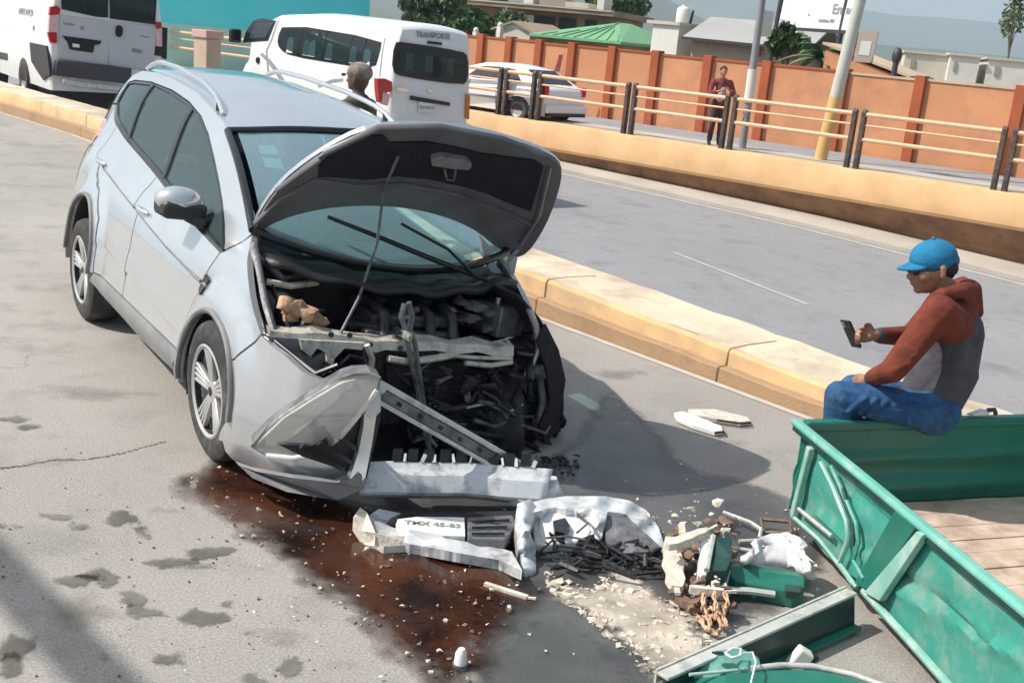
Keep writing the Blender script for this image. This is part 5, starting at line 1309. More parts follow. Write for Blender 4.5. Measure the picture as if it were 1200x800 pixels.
def bp_(u, v):   # u along, v from ground lip to top
    x = lerp(424, 640, u); yb = lerp(586, 594, u) - 4 * math.sin(math.pi * u); p = G(x, yb, .06) - gp_.location
    nrm = Vector((.25, .97, 0)); h_ = interp(v, [0, .15, .3, .62, .72, 1], [0, .035, .05, .125, .135, .165]); o_ = interp(v, [0, .15, .3, .62, .72, 1], [.02, -.03, -.035, 0, .03, .06]); return tuple(p + Vector((0, 0, h_)) + nrm * (o_ + .006 * math.sin(u * 14)))
mb = MB(); mb.grid(bp_, 24, 20); mb.build('skin', M['broken_white'], gp_, 24, solid=.012)
for k in range(9):
    u0 = .12 + k * .088; q = [Vector(bp_(u0, 1.0)), Vector(bp_(u0 + .055, 1.0))]
    mb = MB(); a = q[0] + Vector((0, .02, .012)); b = q[1] + Vector((0, .02, .012))
    mb.hexa([q[0] + Vector((0, -.004, .006)), q[1] + Vector((0, -.004, .006)), q[1] + Vector((0, .03, .006)), q[0] + Vector((0, .03, .006)), a + Vector((0, 0, .036)), b + Vector((0, 0, .036)), b + Vector((0, .02, .036)), a + Vector((0, .02, .036))]); mb.build('grille_slot', M['trim'], gp_, 0)
    mb = MB(); c_ = Vector(bp_(u0 + .072 + .012 * math.sin(k * 2.3), 1.0)); mb.beam(c_ + Vector((0, -.004, 0)), c_ + Vector((.012 * math.sin(k * 1.7), .018, .030 + .010 * math.sin(k * 3.1))), .012 + .006 * math.sin(k), .010, (0, 1, 0)); mb.build('grille_post', M['broken_white'], gp_, 0)
mb = MB(); p = G(638, 572, .12) - gp_.location; chunk(mb, p, (.10, .07, .07), Matrix.Identity(3), 12, 16); chunk(mb, G(612, 582, .1) - gp_.location, (.08, .05, .05), Matrix.Identity(3), 13, 14); mb.build('crumpled_end', M['broken_white'], gp_, 30)
# ---- bumper cover lying face up with licence plate
bc = gthing('bumper_cover', 'torn white bumper cover lying on the ground with a number plate in it', 'bumper cover', G(580, 625))
mb = MB(); gsheet(mb, bc, [(432, 604), (444, 596), (470, 601), (458, 606), (452, 614), (466, 620), (520, 630), (580, 640), (600, 646), (612, 668), (602, 664), (585, 656), (540, 648), (480, 637), (440, 627), (430, 618)], lambda x, y: .075 - .02 * abs(math.sin(x * .03)), 5, .045, .016, 1); mb.build('lower_lip', M['broken_white'], bc, 50)
mb = MB(); gprism(mb, bc, [(470, 602), (520, 600), (605, 598), (612, 612), (604, 630), (560, 636), (500, 624), (462, 614)], .01, .06); mb.build('grille_back', M['engine_dark'], bc, 0)
mb = MB(); gprism(mb, bc, [(466, 608), (490, 605), (544, 606), (545, 628), (520, 627), (480, 620), (464, 614)], .05, .085); pl_ = mb.build('number_plate', M['plate'], bc, 0)
a = G(474, 612, .085) - bc.location; b = G(540, 617, .085) - bc.location
text_obj('lettering', 'TMX 45-83', .052, frame((a + b) / 2 + Vector((0, 0, .0015)), (b - a), Vector((-.25, 1, 0))), M['grey_ink'], pl_, bold=.001)
mb = MB(); gprism(mb, bc, [(548, 606), (600, 603), (606, 612), (592, 632), (548, 630)], .04, .09); mb.build('intake_panel', M['engine_grey'], bc, 0, bevel=.005)
for k in range(3):
    mb = MB(); a = G(553, 611 + k * 7, .10) - bc.location; b = G(597 - k * 3, 609 + k * 8, .10) - bc.location; mb.tube([a, b], .006, 5); mb.build('intake_bar', M['engine_dark'], bc, 50)
mb = MB(); gprism(mb, bc, [(440, 624), (490, 630), (484, 638), (450, 640), (424, 622), (414, 606), (422, 594), (430, 600)], .01, .07, [.09, .05, .04, .04, .06, .1, .1, .1]); mb.build('broken_bracket', M['pale_debris'], bc, 0)
# folded vertical fin in the middle, then the wing piece with the fog lamp opening
mb = MB(); gsheet(mb, bc, [(606, 590), (622, 584), (630, 596), (620, 622), (628, 640), (628, 668), (616, 674), (606, 640), (603, 615)], lambda x, y: interp(y, [586, 610, 640, 674], [.17, .15, .09, .03]) - .03 * abs(x - 614) / 12, 5, .05, .03, 2); mb.build('folded_fin', M['broken_white'], bc, 50)
mb = MB(); gsheet(mb, bc, [(616, 590), (640, 584), (662, 581), (710, 581), (738, 586), (758, 598), (772, 618), (781, 646), (764, 640), (748, 618), (735, 602), (712, 599), (708, 618), (704, 634), (694, 616), (672, 598), (650, 594), (626, 600)], lambda x, y: interp(y, [580, 600, 646], [.125, .11, .03]) * interp(x, [615, 640, 720, 780], [1.1, 1, 1, .5]), 5, .06, .028, 3); mb.build('bumper_skin', M['broken_white'], bc, 50)
mb = MB(); gprism(mb, bc, [(624, 600), (650, 596), (672, 600), (692, 614), (702, 632), (670, 634), (640, 638), (626, 636)], .02, .06, [.09, .09, .08, .07, .05, .045, .045, .045]); mb.build('lamp_pod', M['plate'], bc, 0, bevel=.01)
mb = MB(); gprism(mb, bc, [(648, 610), (662, 606), (668, 616), (662, 624), (650, 622)], .05, .085); mb.build('lamp_hole', M['trim'], bc, 0)
for P in ([(632, 602), (630, 622), (640, 636)], [(676, 602), (694, 616), (704, 632)], [(640, 630), (664, 628), (686, 632)], [(690, 612), (676, 624)]):
    mb = MB(); mb.tube([G(x, y, .09) - bc.location for x, y in P], .005, 5); mb.build('broken_edge', M['engine_grey'], bc, 50)
mb = MB(); gsheet(mb, bc, [(711, 602), (735, 604), (752, 620), (774, 640), (764, 646), (730, 648), (712, 640), (709, 620)], lambda x, y: interp(y, [602, 648], [.09, .04]), 5, .03, .014, 4); mb.build('inner_panel', M['engine_grey'], bc, 50)
mb = MB(); rr = random.Random(31)
for k in range(60):
    x, y = rr.uniform(640, 770), rr.uniform(632, 668); y = max(y, 634 + (x - 640) * .1)
    p = G(x, y, rr.uniform(.01, .05)) - bc.location; mb.tube([p, p + Vector((rr.uniform(-.08, .08), rr.uniform(-.06, .06), rr.uniform(-.01, .04))), p + Vector((rr.uniform(-.12, .12), rr.uniform(-.06, .06), 0))], rr.uniform(.005, .012), 5)
o = mb.build('torn_foam_and_wires', M['black'], bc, 50); o['kind'] = 'stuff'

# ---- wreckage between bumper and cart: splintered timber, box, rope, bag, rail
def stick(mb, p, q, w, h): mb.beam(p, q, w, h)
G_S = 'splintered timber pieces by the cart'
rr = random.Random(77)
for i, (a, b, w, za, zb, m, lab) in enumerate((
        ((786, 632), (793, 690), .085, .10, .06, 'pale_debris', 'widest pale splintered plank standing nearest the torn bumper cover'),
        ((800, 612), (806, 640), .05, .20, .10, 'pale_debris', 'short pale stub of wood sticking up at the top of the wreckage'),
        ((782, 640), (830, 622), .05, .17, .20, 'pale_debris', 'pale splintered slat crossing the top of the wreckage heap'),
        ((808, 690), (848, 694), .03, .10, .10, 'pale_debris', 'thin peach batten lying across the rope coil'),
        ((826, 626), (822, 690), .035, .18, .05, 'plate', 'upright whitish batten left of the dark green box'),
        ((793, 700), (822, 716), .05, .04, .03, 'brown_debris', 'dark brown stick lying under the heap near the foam crumbs'))):
    A = G(*a, za); B = G(*b, zb); t = thing('timber_splinter', lab, 'timber', ((A.x + B.x) / 2, (A.y + B.y) / 2, 0), 0, G_S)
    L = t.location; d = (B - A).normalized(); mb = MB(); n = 6
    vs = []
    s = d.cross(Vector((0, 0, 1))).normalized(); u = s.cross(d)
    for k in range(n + 1):
        p = A.lerp(B, k / n) - L; ww = w * (.5 + .12 * rr.uniform(-1, 1)) * (1 if 0 < k < n else .55)
        vs += [p - s * ww - u * .015, p + s * ww - u * .015, p + s * ww * .9 + u * .015, p - s * ww * .9 + u * .015]
    mb.add(vs, [(k * 4 + j, k * 4 + (j + 1) % 4, k * 4 + 4 + (j + 1) % 4, k * 4 + 4 + j) for k in range(n) for j in range(4)] + [(3, 2, 1, 0), (n * 4, n * 4 + 1, n * 4 + 2, n * 4 + 3)])
    mb.build('grain_half', M[m], t, 20)
    mb = MB(); e = B - L; mb.beam(e - d * .02, e + d * .05 + u * .01, w * .25, .012); mb.build('splinter_tip', M[m], t, 0)
t = gthing('broken_box', 'dark green open sided metal box among the wreckage', 'box', G(832, 668))
mb = MB(); gprism(mb, t, [(836, 628), (858, 628), (858, 652), (852, 668), (828, 668), (832, 650)], .02, .15, [.19, .19, .17, .14, .13, .15]); mb.build('body', M['dark_green'], t, 0, bevel=.006)
mb = MB(); gprism(mb, t, [(848, 655), (856, 668), (850, 690), (838, 694), (842, 672)], .03, .12, [.12, .11, .06, .06, .1]); mb.build('flap', M['pale_steel'], t, 0)
mb = MB(); mb.tube([gl_(t, 836, 628, .19), gl_(t, 828, 668, .14)], .012, 6); mb.build('edge', M['pale_steel'], t, 50)
t = gthing('rope_coil', 'frayed orange rope hanging in loops from the broken timber', 'rope', G(840, 705))
for k, P in enumerate(([(826, 694, .1), (824, 712, .07), (832, 726, .05), (830, 738, .03)], [(836, 694, .11), (840, 712, .08), (838, 726, .05)], [(848, 692, .11), (852, 706, .09), (846, 722, .05)], [(822, 714, .05), (836, 712, .07), (848, 722, .06), (852, 736, .03)], [(824, 722, .04), (838, 720, .06), (846, 734, .04), (840, 742, .02)], [(818, 720, .03), (826, 736, .03), (842, 744, .02)])):
    for q in range(3):
        mb = MB(); pts = [gl_(t, x, y, z) for x, y, z in P]; fine = []
        for i in range(len(pts) - 1):
            for w in range(4): fine.append(pts[i].lerp(pts[i + 1], w / 4))
        fine.append(pts[-1]); mb.tube([p + Vector((random.uniform(-.009, .009), random.uniform(-.009, .009), random.uniform(-.006, .006))) for p in fine], .0048, 5); mb.build('strand', M['rope'], t, 60)
t = gthing('cloth_bundle', 'white crumpled cloth bundle lying on the green rail', 'cloth', G(910, 660))
def cl2(u, v):
    P = [(868, 652), (886, 640), (905, 634), (922, 632), (936, 640), (946, 652), (951, 668)]; k = u * 6; i = min(int(k), 5); x, y = Vector(P[i]).lerp(Vector(P[i + 1]), k - i)
    Q = [(868, 656), (886, 660), (905, 662), (922, 664), (934, 668), (944, 672), (952, 672)]; x2, y2 = Vector(Q[i]).lerp(Vector(Q[i + 1]), k - i)
    z = lerp(.20, .10, v) + .02 * noise.noise(Vector((u * 5, v * 3, 1))) + .03 * math.sin(math.pi * u)
    a = G(x, y, .17); b = G(x2, y2, .10); p = a.lerp(b, v); p.z += .02 * noise.noise(Vector((u * 7, v * 4, 2))) + .035 * math.sin(math.pi * v) * math.sin(math.pi * u); return tuple(p - t.location)
mb = MB(); mb.grid(cl2, 24, 8); tag(t, t['label'], 'cloth'); mb.build('fold', M['cloth_white'], t, 60, solid=.03)
t = gthing('green_rail', 'short green painted steel rail broken off the cart under the white cloth', 'rail', G(900, 685))
mb = MB(); gprism(mb, t, [(846, 662), (866, 660), (936, 670), (944, 676), (942, 694), (930, 694), (862, 680)], .02, .10, [.11, .11, .11, .11, .07, .07, .07]); mb.build('channel', M['green_paint'], t, 0, bevel=.006)
mb = MB(); mb.tube([gl_(t, 838, 690, .05), gl_(t, 880, 692, .05), gl_(t, 908, 696, .05)], .015, 6); mb.build('lower_edge', M['pale_steel'], t, 50)
mb = MB(); gprism(mb, t, [(920, 684), (940, 686), (938, 694), (922, 692)], .06, .09); mb.build('end_plate', M['dark_green'], t, 0)
t = gthing('bent_frame', 'thin bent pale metal frame on the ground left of the cart corner', 'frame', G(890, 615))
for P in ([(848, 600, .04), (880, 612, .05), (892, 620, .05), (890, 630, .03)], [(892, 608, .05), (925, 611, .06), (928, 624, .04), (894, 624, .03), (892, 608, .05)], [(866, 634, .02), (905, 632, .03), (925, 628, .03)], [(850, 640, .01), (880, 645, .02), (900, 640, .02)]):
    mb = MB(); mb.tube([gl_(t, x, y, z) for x, y, z in P], .010, 6); mb.build('bar', M['pale_steel'] if P[0][0] < 890 else M['brown_debris'], t, 50)
# flat scraps near the kerb
G_P = 'plastic trim scraps near the kerb'
for P, m, lab in (([(790, 483), (800, 481), (820, 488), (846, 499), (848, 504), (838, 505), (812, 497), (794, 489)], 'plate', 'white curved strip of broken trim near the kerb'), ([(806, 479), (838, 479), (876, 488), (880, 493), (868, 494), (840, 490), (812, 485)], 'pale_debris', 'pale pink grey broken trim strip just behind the white one')):
    t = gthing('trim_scrap', lab, 'trim', G(*P[0])); t['group'] = G_P
    mb = MB(); gprism(mb, t, P, .004, .035); mb.build('strip', M[m], t, 0, bevel=.006)
    mb = MB(); mb.tube([gl_(t, x, y + 2, .03) for x, y in P[3:6]], .006, 5); mb.build('torn_edge', M['black'], t, 50)
t = gthing('bottle_stub', 'white plastic cap standing on the dark asphalt at the bottom', 'cap', G(539, 782))
mb = MB(); mb.lathe([(0, .075), (.012, .075), (.02, .06), (.024, .0), (0, 0)], 12); mb.build('shell', M['plate'], t, 40)
mb = MB(); mb.lathe([(.024, .012), (.028, .012), (.028, .02), (.024, .02)], 12, None, True); mb.build('rim', M['engine_grey'], t, 40)
t = gthing('wood_sliver', 'thin pale stick lying below the torn bumper cover', 'stick', G(590, 690))
mb = MB(); mb.beam(gl_(t, 568, 684, .012), gl_(t, 618, 700, .012), .022, .016); mb.build('shaft', M['pale_debris'], t, 0); mb = MB(); mb.beam(gl_(t, 618, 700, .012), gl_(t, 628, 701, .018), .01, .008); mb.build('splinter_tip', M['pale_debris'], t, 0)
# stuff: crumbs in the stain, foam heap, glass
def scatter(name, n, region, sizes, m, seed, zmax=.02, sq=.6):
    rr = random.Random(seed); mb = MB(); k = 0
    xs = [p[0] for p in region]; ys = [p[1] for p in region]
    while k < n:
        x, y = rr.uniform(min(xs), max(xs)), rr.uniform(min(ys), max(ys))
        if not inside((x, y), region): continue
        s = sizes[0] + (sizes[1] - sizes[0]) * rr.random() ** 2.5; p = G(x, y, 0); p.z = s * sq * .4 + rr.uniform(0, zmax)
        chunk(mb, p, (s, s * rr.uniform(.5, 1), s * sq), None, seed * 1000 + k, 8); k += 1
    o = mb.build(name, m, None, 0); o['kind'] = 'stuff'; return o
STAIN = [(186, 566), (215, 545), (250, 538), (330, 560), (420, 590), (500, 640), (620, 680), (640, 700), (600, 730), (566, 770), (545, 800), (500, 800), (440, 760), (390, 712), (330, 664), (280, 630), (240, 598), (205, 585)]
scatter('stain_crumbs', 150, STAIN, (.003, .016), M['foam'], 3)
scatter('stain_grit', 160, STAIN, (.004, .015), M['brown_debris'], 4)
FOAM = [(640, 672), (690, 690), (720, 668), (780, 700), (830, 740), (850, 790), (800, 800), (760, 790), (720, 755), (680, 720), (640, 695)]
scatter('foam_crumbs', 700, FOAM, (.004, .032), M['foam'], 5, .01, .35)
scatter('road_grit', 70, [(560, 600), (780, 560), (930, 600), (980, 680), (800, 700)], (.003, .014), M['pale_debris'], 6)
scatter('dark_grit', 150, [(0, 480), (200, 560), (520, 800), (0, 800)], (.002, .010), M['brown_debris'], 8, .002)
scatter('heap_fragments', 170, [(778, 630), (856, 622), (868, 690), (850, 738), (800, 735), (775, 690)], (.010, .05), M['brown_debris'], 9, .07)
scatter('pale_fragments', 90, [(780, 600), (850, 618), (860, 690), (830, 730), (785, 690)], (.008, .04), M['pale_debris'], 10, .12)
scatter('shade_fragments', 60, [(600, 535), (680, 540), (672, 560), (610, 556)], (.008, .03), M['black'], 11, .02)

# ---- stains and painted shadow: thin sheets whose ragged edge comes from distance to the outline and noise
def stain(name, outline, z, col_in, col_out, rough, seed, edge=.25, step=.06, ragged=9.0, alpha=1.0, split=.5, smooth_=1, speck=0.0, soft=.78):
    P = [tuple(G(x, y, 0).to_2d()) for x, y in outline]
    if smooth_: P = smooth_poly(P, smooth_)
    V, T = cdt(P, (), step)
    mb = MB(); mb.add([(x, y, z) for x, y in V], T)
    B = np.array(dense(P, .03)); V = np.array(V)
    dist = np.array([np.sqrt(((B - v) ** 2).sum(1).min()) for v in V])
    m, t, b = _nodes(name + ' film'); N, L = t.nodes, t.links
    at = N.new('ShaderNodeAttribute'); at.attribute_name = 'edge'
    tc = N.new('ShaderNodeTexCoord')
    n1 = N.new('ShaderNodeTexNoise'); n1.inputs['Scale'].default_value = ragged; n1.inputs['Detail'].default_value = 9; n1.inputs['Roughness'].default_value = .68; L.new(tc.outputs['Object'], n1.inputs['Vector'])
    n2 = N.new('ShaderNodeTexNoise'); n2.inputs['Scale'].default_value = 3.0; n2.inputs['Detail'].default_value = 6; L.new(tc.outputs['Object'], n2.inputs['Vector'])
    mr = N.new('ShaderNodeMapRange'); mr.inputs['From Max'].default_value = edge; L.new(at.outputs['Fac'], mr.inputs['Value'])
    ad = N.new('ShaderNodeMath'); ad.operation = 'ADD'; L.new(mr.outputs['Result'], ad.inputs[0]); L.new(n1.outputs['Fac'], ad.inputs[1])
    th = N.new('ShaderNodeMapRange'); th.inputs['From Min'].default_value = .60; th.inputs['From Max'].default_value = soft; th.inputs['To Max'].default_value = alpha; L.new(ad.outputs[0], th.inputs['Value'])
    rp = N.new('ShaderNodeValToRGB'); rp.color_ramp.elements[0].color = (*col_in, 1); rp.color_ramp.elements[1].color = (*col_out, 1); rp.color_ramp.elements[0].position = split - .14; rp.color_ramp.elements[1].position = split + .14
    n4 = N.new('ShaderNodeTexNoise'); n4.inputs['Scale'].default_value = 26; n4.inputs['Detail'].default_value = 8; n4.inputs['Roughness'].default_value = .75; L.new(tc.outputs['Object'], n4.inputs['Vector'])
    m4 = N.new('ShaderNodeMath'); m4.operation = 'MULTIPLY_ADD'; m4.inputs[1].default_value = .30; m4.inputs[2].default_value = -.15; L.new(n4.outputs['Fac'], m4.inputs[0])
    a4 = N.new('ShaderNodeMath'); a4.operation = 'ADD'; L.new(n2.outputs['Fac'], a4.inputs[0]); L.new(m4.outputs[0], a4.inputs[1])
    L.new(a4.outputs[0], rp.inputs['Fac'])
    n5 = N.new('ShaderNodeTexNoise'); n5.inputs['Scale'].default_value = 60; n5.inputs['Detail'].default_value = 3; L.new(tc.outputs['Object'], n5.inputs['Vector'])
    r5 = N.new('ShaderNodeMapRange'); r5.inputs['From Min'].default_value = .66; r5.inputs['From Max'].default_value = .72; r5.inputs['To Max'].default_value = speck; L.new(n5.outputs['Fac'], r5.inputs['Value'])
    x5 = N.new('ShaderNodeMixRGB'); x5.inputs['Color2'].default_value = (.42, .33, .26, 1); L.new(r5.outputs['Result'], x5.inputs['Fac']); L.new(rp.outputs['Color'], x5.inputs['Color1'])
    L.new(x5.outputs['Color'], b.inputs['Base Color']); L.new(th.outputs['Result'], b.inputs['Alpha'])
    b.inputs['Roughness'].default_value = rough
    bp = N.new('ShaderNodeBump'); bp.inputs['Strength'].default_value = .12 if rough < .2 else .25; bp.inputs['Distance'].default_value = .008
    n3 = N.new('ShaderNodeTexNoise'); n3.inputs['Scale'].default_value = 70; n3.inputs['Detail'].default_value = 4; L.new(tc.outputs['Object'], n3.inputs['Vector']); L.new(n3.outputs['Fac'], bp.inputs['Height']); L.new(bp.outputs['Normal'], b.inputs['Normal'])
    o = mb.build(name, m, None, 0, solid=-1)
    a = o.data.attributes.new('edge', 'FLOAT', 'POINT'); a.data.foreach_set('value', dist.astype(np.float32))
    return struct(o)
stain('wet_and_shadow_asphalt', [(440, 560), (640, 545), (690, 480), (700, 440), (792, 515), (800, 545), (930, 575), (985, 640), (960, 700), (880, 735), (800, 760), (790, 800), (760, 860), (520, 860), (540, 760), (500, 650), (430, 600)], .004, (.062, .062, .062), (.125, .122, .118), .30, 1, .26, .10, 5.0, .88, soft=.95)  # wet road, with the car's cast shadow painted into the dark outline
stain('oil_stain', [(184, 566), (214, 545), (250, 532), (330, 548), (440, 585), (520, 630), (640, 678), (668, 700), (620, 730), (590, 770), (575, 830), (500, 830), (440, 772), (380, 716), (320, 664), (272, 634), (236, 602), (200, 588)], .008, (.014, .006, .005), (.085, .032, .016), .08, 2, .34, .05, 5.0, .96, speck=.10, soft=1.0)
stain('foam_spill', [(632, 668), (690, 684), (725, 660), (790, 700), (840, 745), (866, 800), (820, 830), (760, 800), (715, 760), (676, 724), (634, 700)], .012, (.24, .21, .17), (.60, .53, .44), .9, 3, .40, .05, 6.0, .95)
stain('glossy_grey_patch', [(640, 700), (690, 735), (740, 775), (760, 830), (560, 850), (566, 780), (600, 735)], .012, (.10, .11, .105), (.14, .145, .14), .18, 4, .25, .07, 6.0, .6)  # smooth grey patch laid over the darker asphalt
for i, (x, y, w, h) in enumerate(((66, 605, 22, 6), (92, 617, 22, 6), (143, 607, 24, 10), (164, 624, 16, 8), (0, 618, 30, 6), (205, 660, 34, 9), (240, 648, 40, 8), (226, 664, 26, 7), (88, 680, 30, 10), (118, 676, 24, 12), (156, 700, 20, 12), (166, 718, 30, 9), (238, 724, 34, 12), (292, 742, 10, 7), (200, 772, 26, 12), (120, 768, 10, 8), (340, 782, 24, 12), (300, 798, 26, 8), (18, 492, 20, 5), (34, 500, 18, 5), (20, 760, 24, 18), (264, 710, 12, 6), (14, 780, 24, 16))):
    pts = [(x + 1.25 * w * math.cos(a) * random.uniform(.55, 1.2), y + 1.3 * h * math.sin(a) * random.uniform(.55, 1.2)) for a in [6.283 * k / 10 for k in range(10)]]
    stain('damp_mark', pts, .004, (.11, .10, .085), (.22, .205, .18), .7, 20 + i, .13, .025, 13.0, .8)

rr = random.Random(91); mb = MB()
for k in range(90):
    while True:
        x, y = rr.uniform(200, 980), rr.uniform(520, 795)
        if y > 560 + abs(x - 480) * .12 or (x > 560 and y > 470): break
    s_ = rr.uniform(.003, .011); p = G(x, y, .014); a = rr.uniform(0, 6.28)
    q = [p + Vector((s_ * math.cos(a + b) * c, s_ * math.sin(a + b) * c, rr.uniform(0, s_))) for b, c in ((0, 1), (1.9, .7), (3.9, .9))]
    mb.add(q + [v + Vector((0, 0, -.002)) for v in q], [(0, 1, 2), (5, 4, 3), (0, 3, 4, 1), (1, 4, 5, 2), (2, 5, 3, 0)])
o = mb.build('glass_shards', M['lens_chip'], None, 0); o['kind'] = 'stuff'
for i, (x, y, w, h) in enumerate(((120, 460, 90, 12), (60, 540, 60, 10), (330, 745, 60, 24), (200, 600, 50, 12), (90, 720, 70, 30), (720, 440, 50, 10), (860, 520, 50, 9), (410, 780, 40, 16))):
    pts = [(x + w * math.cos(a) * random.uniform(.6, 1.2), y + h * math.sin(a) * random.uniform(.6, 1.2)) for a in [6.283 * k / 12 for k in range(12)]]
    stain('grime_patch', pts, .003, (.20, .18, .155), (.27, .245, .22), .8, 60 + i, .30, .06, 6.0, .55, soft=1.1)
# hairline crack across the near lane
mb = MB(); rr = random.Random(14); P = [(0, 548), (28, 545), (60, 538), (96, 538), (130, 533), (156, 527), (176, 521), (194, 516)]; vs = []
for i in range(60):
    k = i / 59 * 7; j = min(int(k), 6); x, y = Vector(P[j]).lerp(Vector(P[j + 1]), k - j); p = G(x, y + rr.uniform(-.8, .8), .004); w = rr.uniform(.003, .010)
    vs += [p + Vector((0, w, 0)), p - Vector((0, w, 0))]
mb.add(vs, [(2 * i, 2 * i + 1, 2 * i + 3, 2 * i + 2) for i in range(59)]); struct(mb.build('road_crack', M['brown_debris'], None, 0))
# added unseen overhead gantry standing out of frame on the left, whose beam throws the band of shade across the near corner
gx = thing('shade_caster_beam', 'unseen steel gantry beam standing over the near lane out of frame at left', 'shade_caster', (-10.2, 7.0, 0))
hgt = 5.2; back = hgt / math.tan(SUN_EL) * SUN_TRAVEL
a = G(0, 668, 0) - back - gx.location; b = G(125, 800, 0) - back - gx.location; d_ = (b - a).normalized()
mb = MB(); mb.beam(a - d_ * 4.2 + Vector((0, 0, hgt)), b + d_ * 3.0 + Vector((0, 0, hgt)), .17, .08); mb.build('beam', M['pole_grey'], gx, 0, bevel=.02)
for q in (a - d_ * 4.2, b + d_ * 3.0):
    mb = MB(); mb.tube([(q.x, q.y, 0), (q.x, q.y, hgt + .1)], .11, 12); mb.build('post', M['pole_grey'], gx, 40)
# ================================================================== GREEN CART
M['teal_worn'] = mat('worn green end plate', (0.10, 0.30, 0.25), 0.5, 0, 0.2, 6, dirt=(0.34, 0.42, 0.38), dirt_amt=0.6, dirt_scale=7, bump=0.2)
M['green_rim2'] = mat('worn turquoise top rail', (0.15, 0.45, 0.37), 0.42, 0, 0.1, 5, dirt=(0.42, 0.52, 0.47), dirt_amt=0.6, dirt_scale=8)
C0 = Vector((1.348, 4.878, 0)); E1 = Vector((0.9425, 0.3341, 0)); E2 = Vector((0.2012, -0.9796, 0)); N1 = Vector((0.9796, 0.2012, 0))
ZT, ZB = 0.55, 0.12
cart = thing('cart', 'green steel cart body with wooden floor and a buckled side panel', 'cart', C0)
def cp_(a, b, z): return E1 * a + E2 * b + Vector((0, 0, z))
def npx(px, py, off=0.0):
    p = PL(px, py, C0 + N1 * off, N1) - C0; return Vector(p)
def nplate(mb, pts, off, th, wav=0.0):
    P = [npx(x, y, off) for x, y in pts]; n = len(P)
    tri = geometry.tessellate_polygon([[Vector((p.dot(E2), p.z, 0)) for p in P]])
    Q = [p + N1 * th for p in P]
    mb.add(P + Q, [tuple(f) for f in tri] + [tuple(n + i for i in reversed(f)) for f in tri] + [(i, (i + 1) % n, n + (i + 1) % n, n + i) for i in range(n)]); return mb
def nbeam(mb, a, b, off, w, h): mb.beam(npx(*a, off), npx(*b, off), w, h, N1); return mb
LA, LB = 1.62, 2.05
# near side: skins with pressed-in dents, main rib and frame
def skin(name, pts, m, off=0.0, amp=.012, seed=0, dents=()):
    P2 = []
    for x, y in pts: p = npx(x, y, off); P2.append((p.dot(E2), p.z))
    def fn(u, v):
        w = amp * noise.noise(Vector((u * 5, v * 7, seed)))
        for (a, b, r, d_) in dents:
            qa, qb = npx(*a), npx(*b); A_ = Vector((qa.dot(E2), qa.z)); B_ = Vector((qb.dot(E2), qb.z)); ab = B_ - A_; q = Vector((u, v)) - A_
            t = max(0, min(1, q.dot(ab) / ab.length_squared)); w += d_ * math.exp(-((q - ab * t).length / r) ** 2)
        p = N1 * (off + w) + E2 * u + Vector((0, 0, v))
        return tuple(p)
    mb = MB(); sheet(mb, P2, fn, (), .028, tuple(N1 * .018)); return mb.build(name, m, cart, 32)
skin('side_panel', [(948, 512), (990, 546), (1060, 604), (1010, 684), (968, 650), (932, 606)], M['teal_paint'], .012, .010, 1, [((970, 555), (1040, 615), .02, .016), ((955, 600), (1010, 650), .025, -.02)])
skin('side_panel', [(1070, 612), (1150, 678), (1260, 768), (1260, 930), (1120, 806), (1020, 694)], M['teal_paint'], .012, .010, 2,
     [((1052, 668), (1150, 752), .012, .022), ((1104, 648), (1150, 690), .010, .016), ((1050, 690), (1085, 720), .014, -.016), ((1140, 745), (1190, 770), .02, -.018), ((1150, 752), (1178, 734), .010, .014)])
mb = MB(); nplate(mb, [(1048, 598), (1074, 616), (1022, 694), (1000, 684)], -.022, .03); mb.build('rib', M['green_paint'], cart, 0, bevel=.006)
mb = MB(); nplate(mb, [(1074, 622), (1082, 626), (1030, 704), (1012, 694)], -.034, .03); mb.build('rib_edge', M['green_rim'], cart, 0, bevel=.004)
mb = MB(); nbeam(mb, (950, 524), (930, 604), -.018, .035, .03); mb.build('corner_post', M['green_rim'], cart, 0, bevel=.006)
for P, m, w in (([(962, 542), (976, 570), (992, 610), (994, 632), (984, 660), (1000, 684)], 'green_rim', .012), ([(974, 546), (986, 572), (1003, 612), (1006, 634), (1000, 656), (1012, 678)], 'teal_paint', .010), ([(928, 604), (960, 632), (1004, 688)], 'green_rim', .010), ([(936, 596), (975, 628)], 'pale_steel', .010), ([(988, 572), (1000, 614), (1000, 640)], 'dark_green', .010)):
    mb = MB(); mb.tube([npx(x, y, -.02) for x, y in P], w, 6); mb.build('bent_brace', M[m], cart, 50)
mb = MB(); mb.tube([npx(x, y, -.01) for x, y in ((1012, 692), (1060, 744), (1115, 806), (1180, 880))], .016, 7); mb.build('bottom_edge', M['green_rim'], cart, 50)
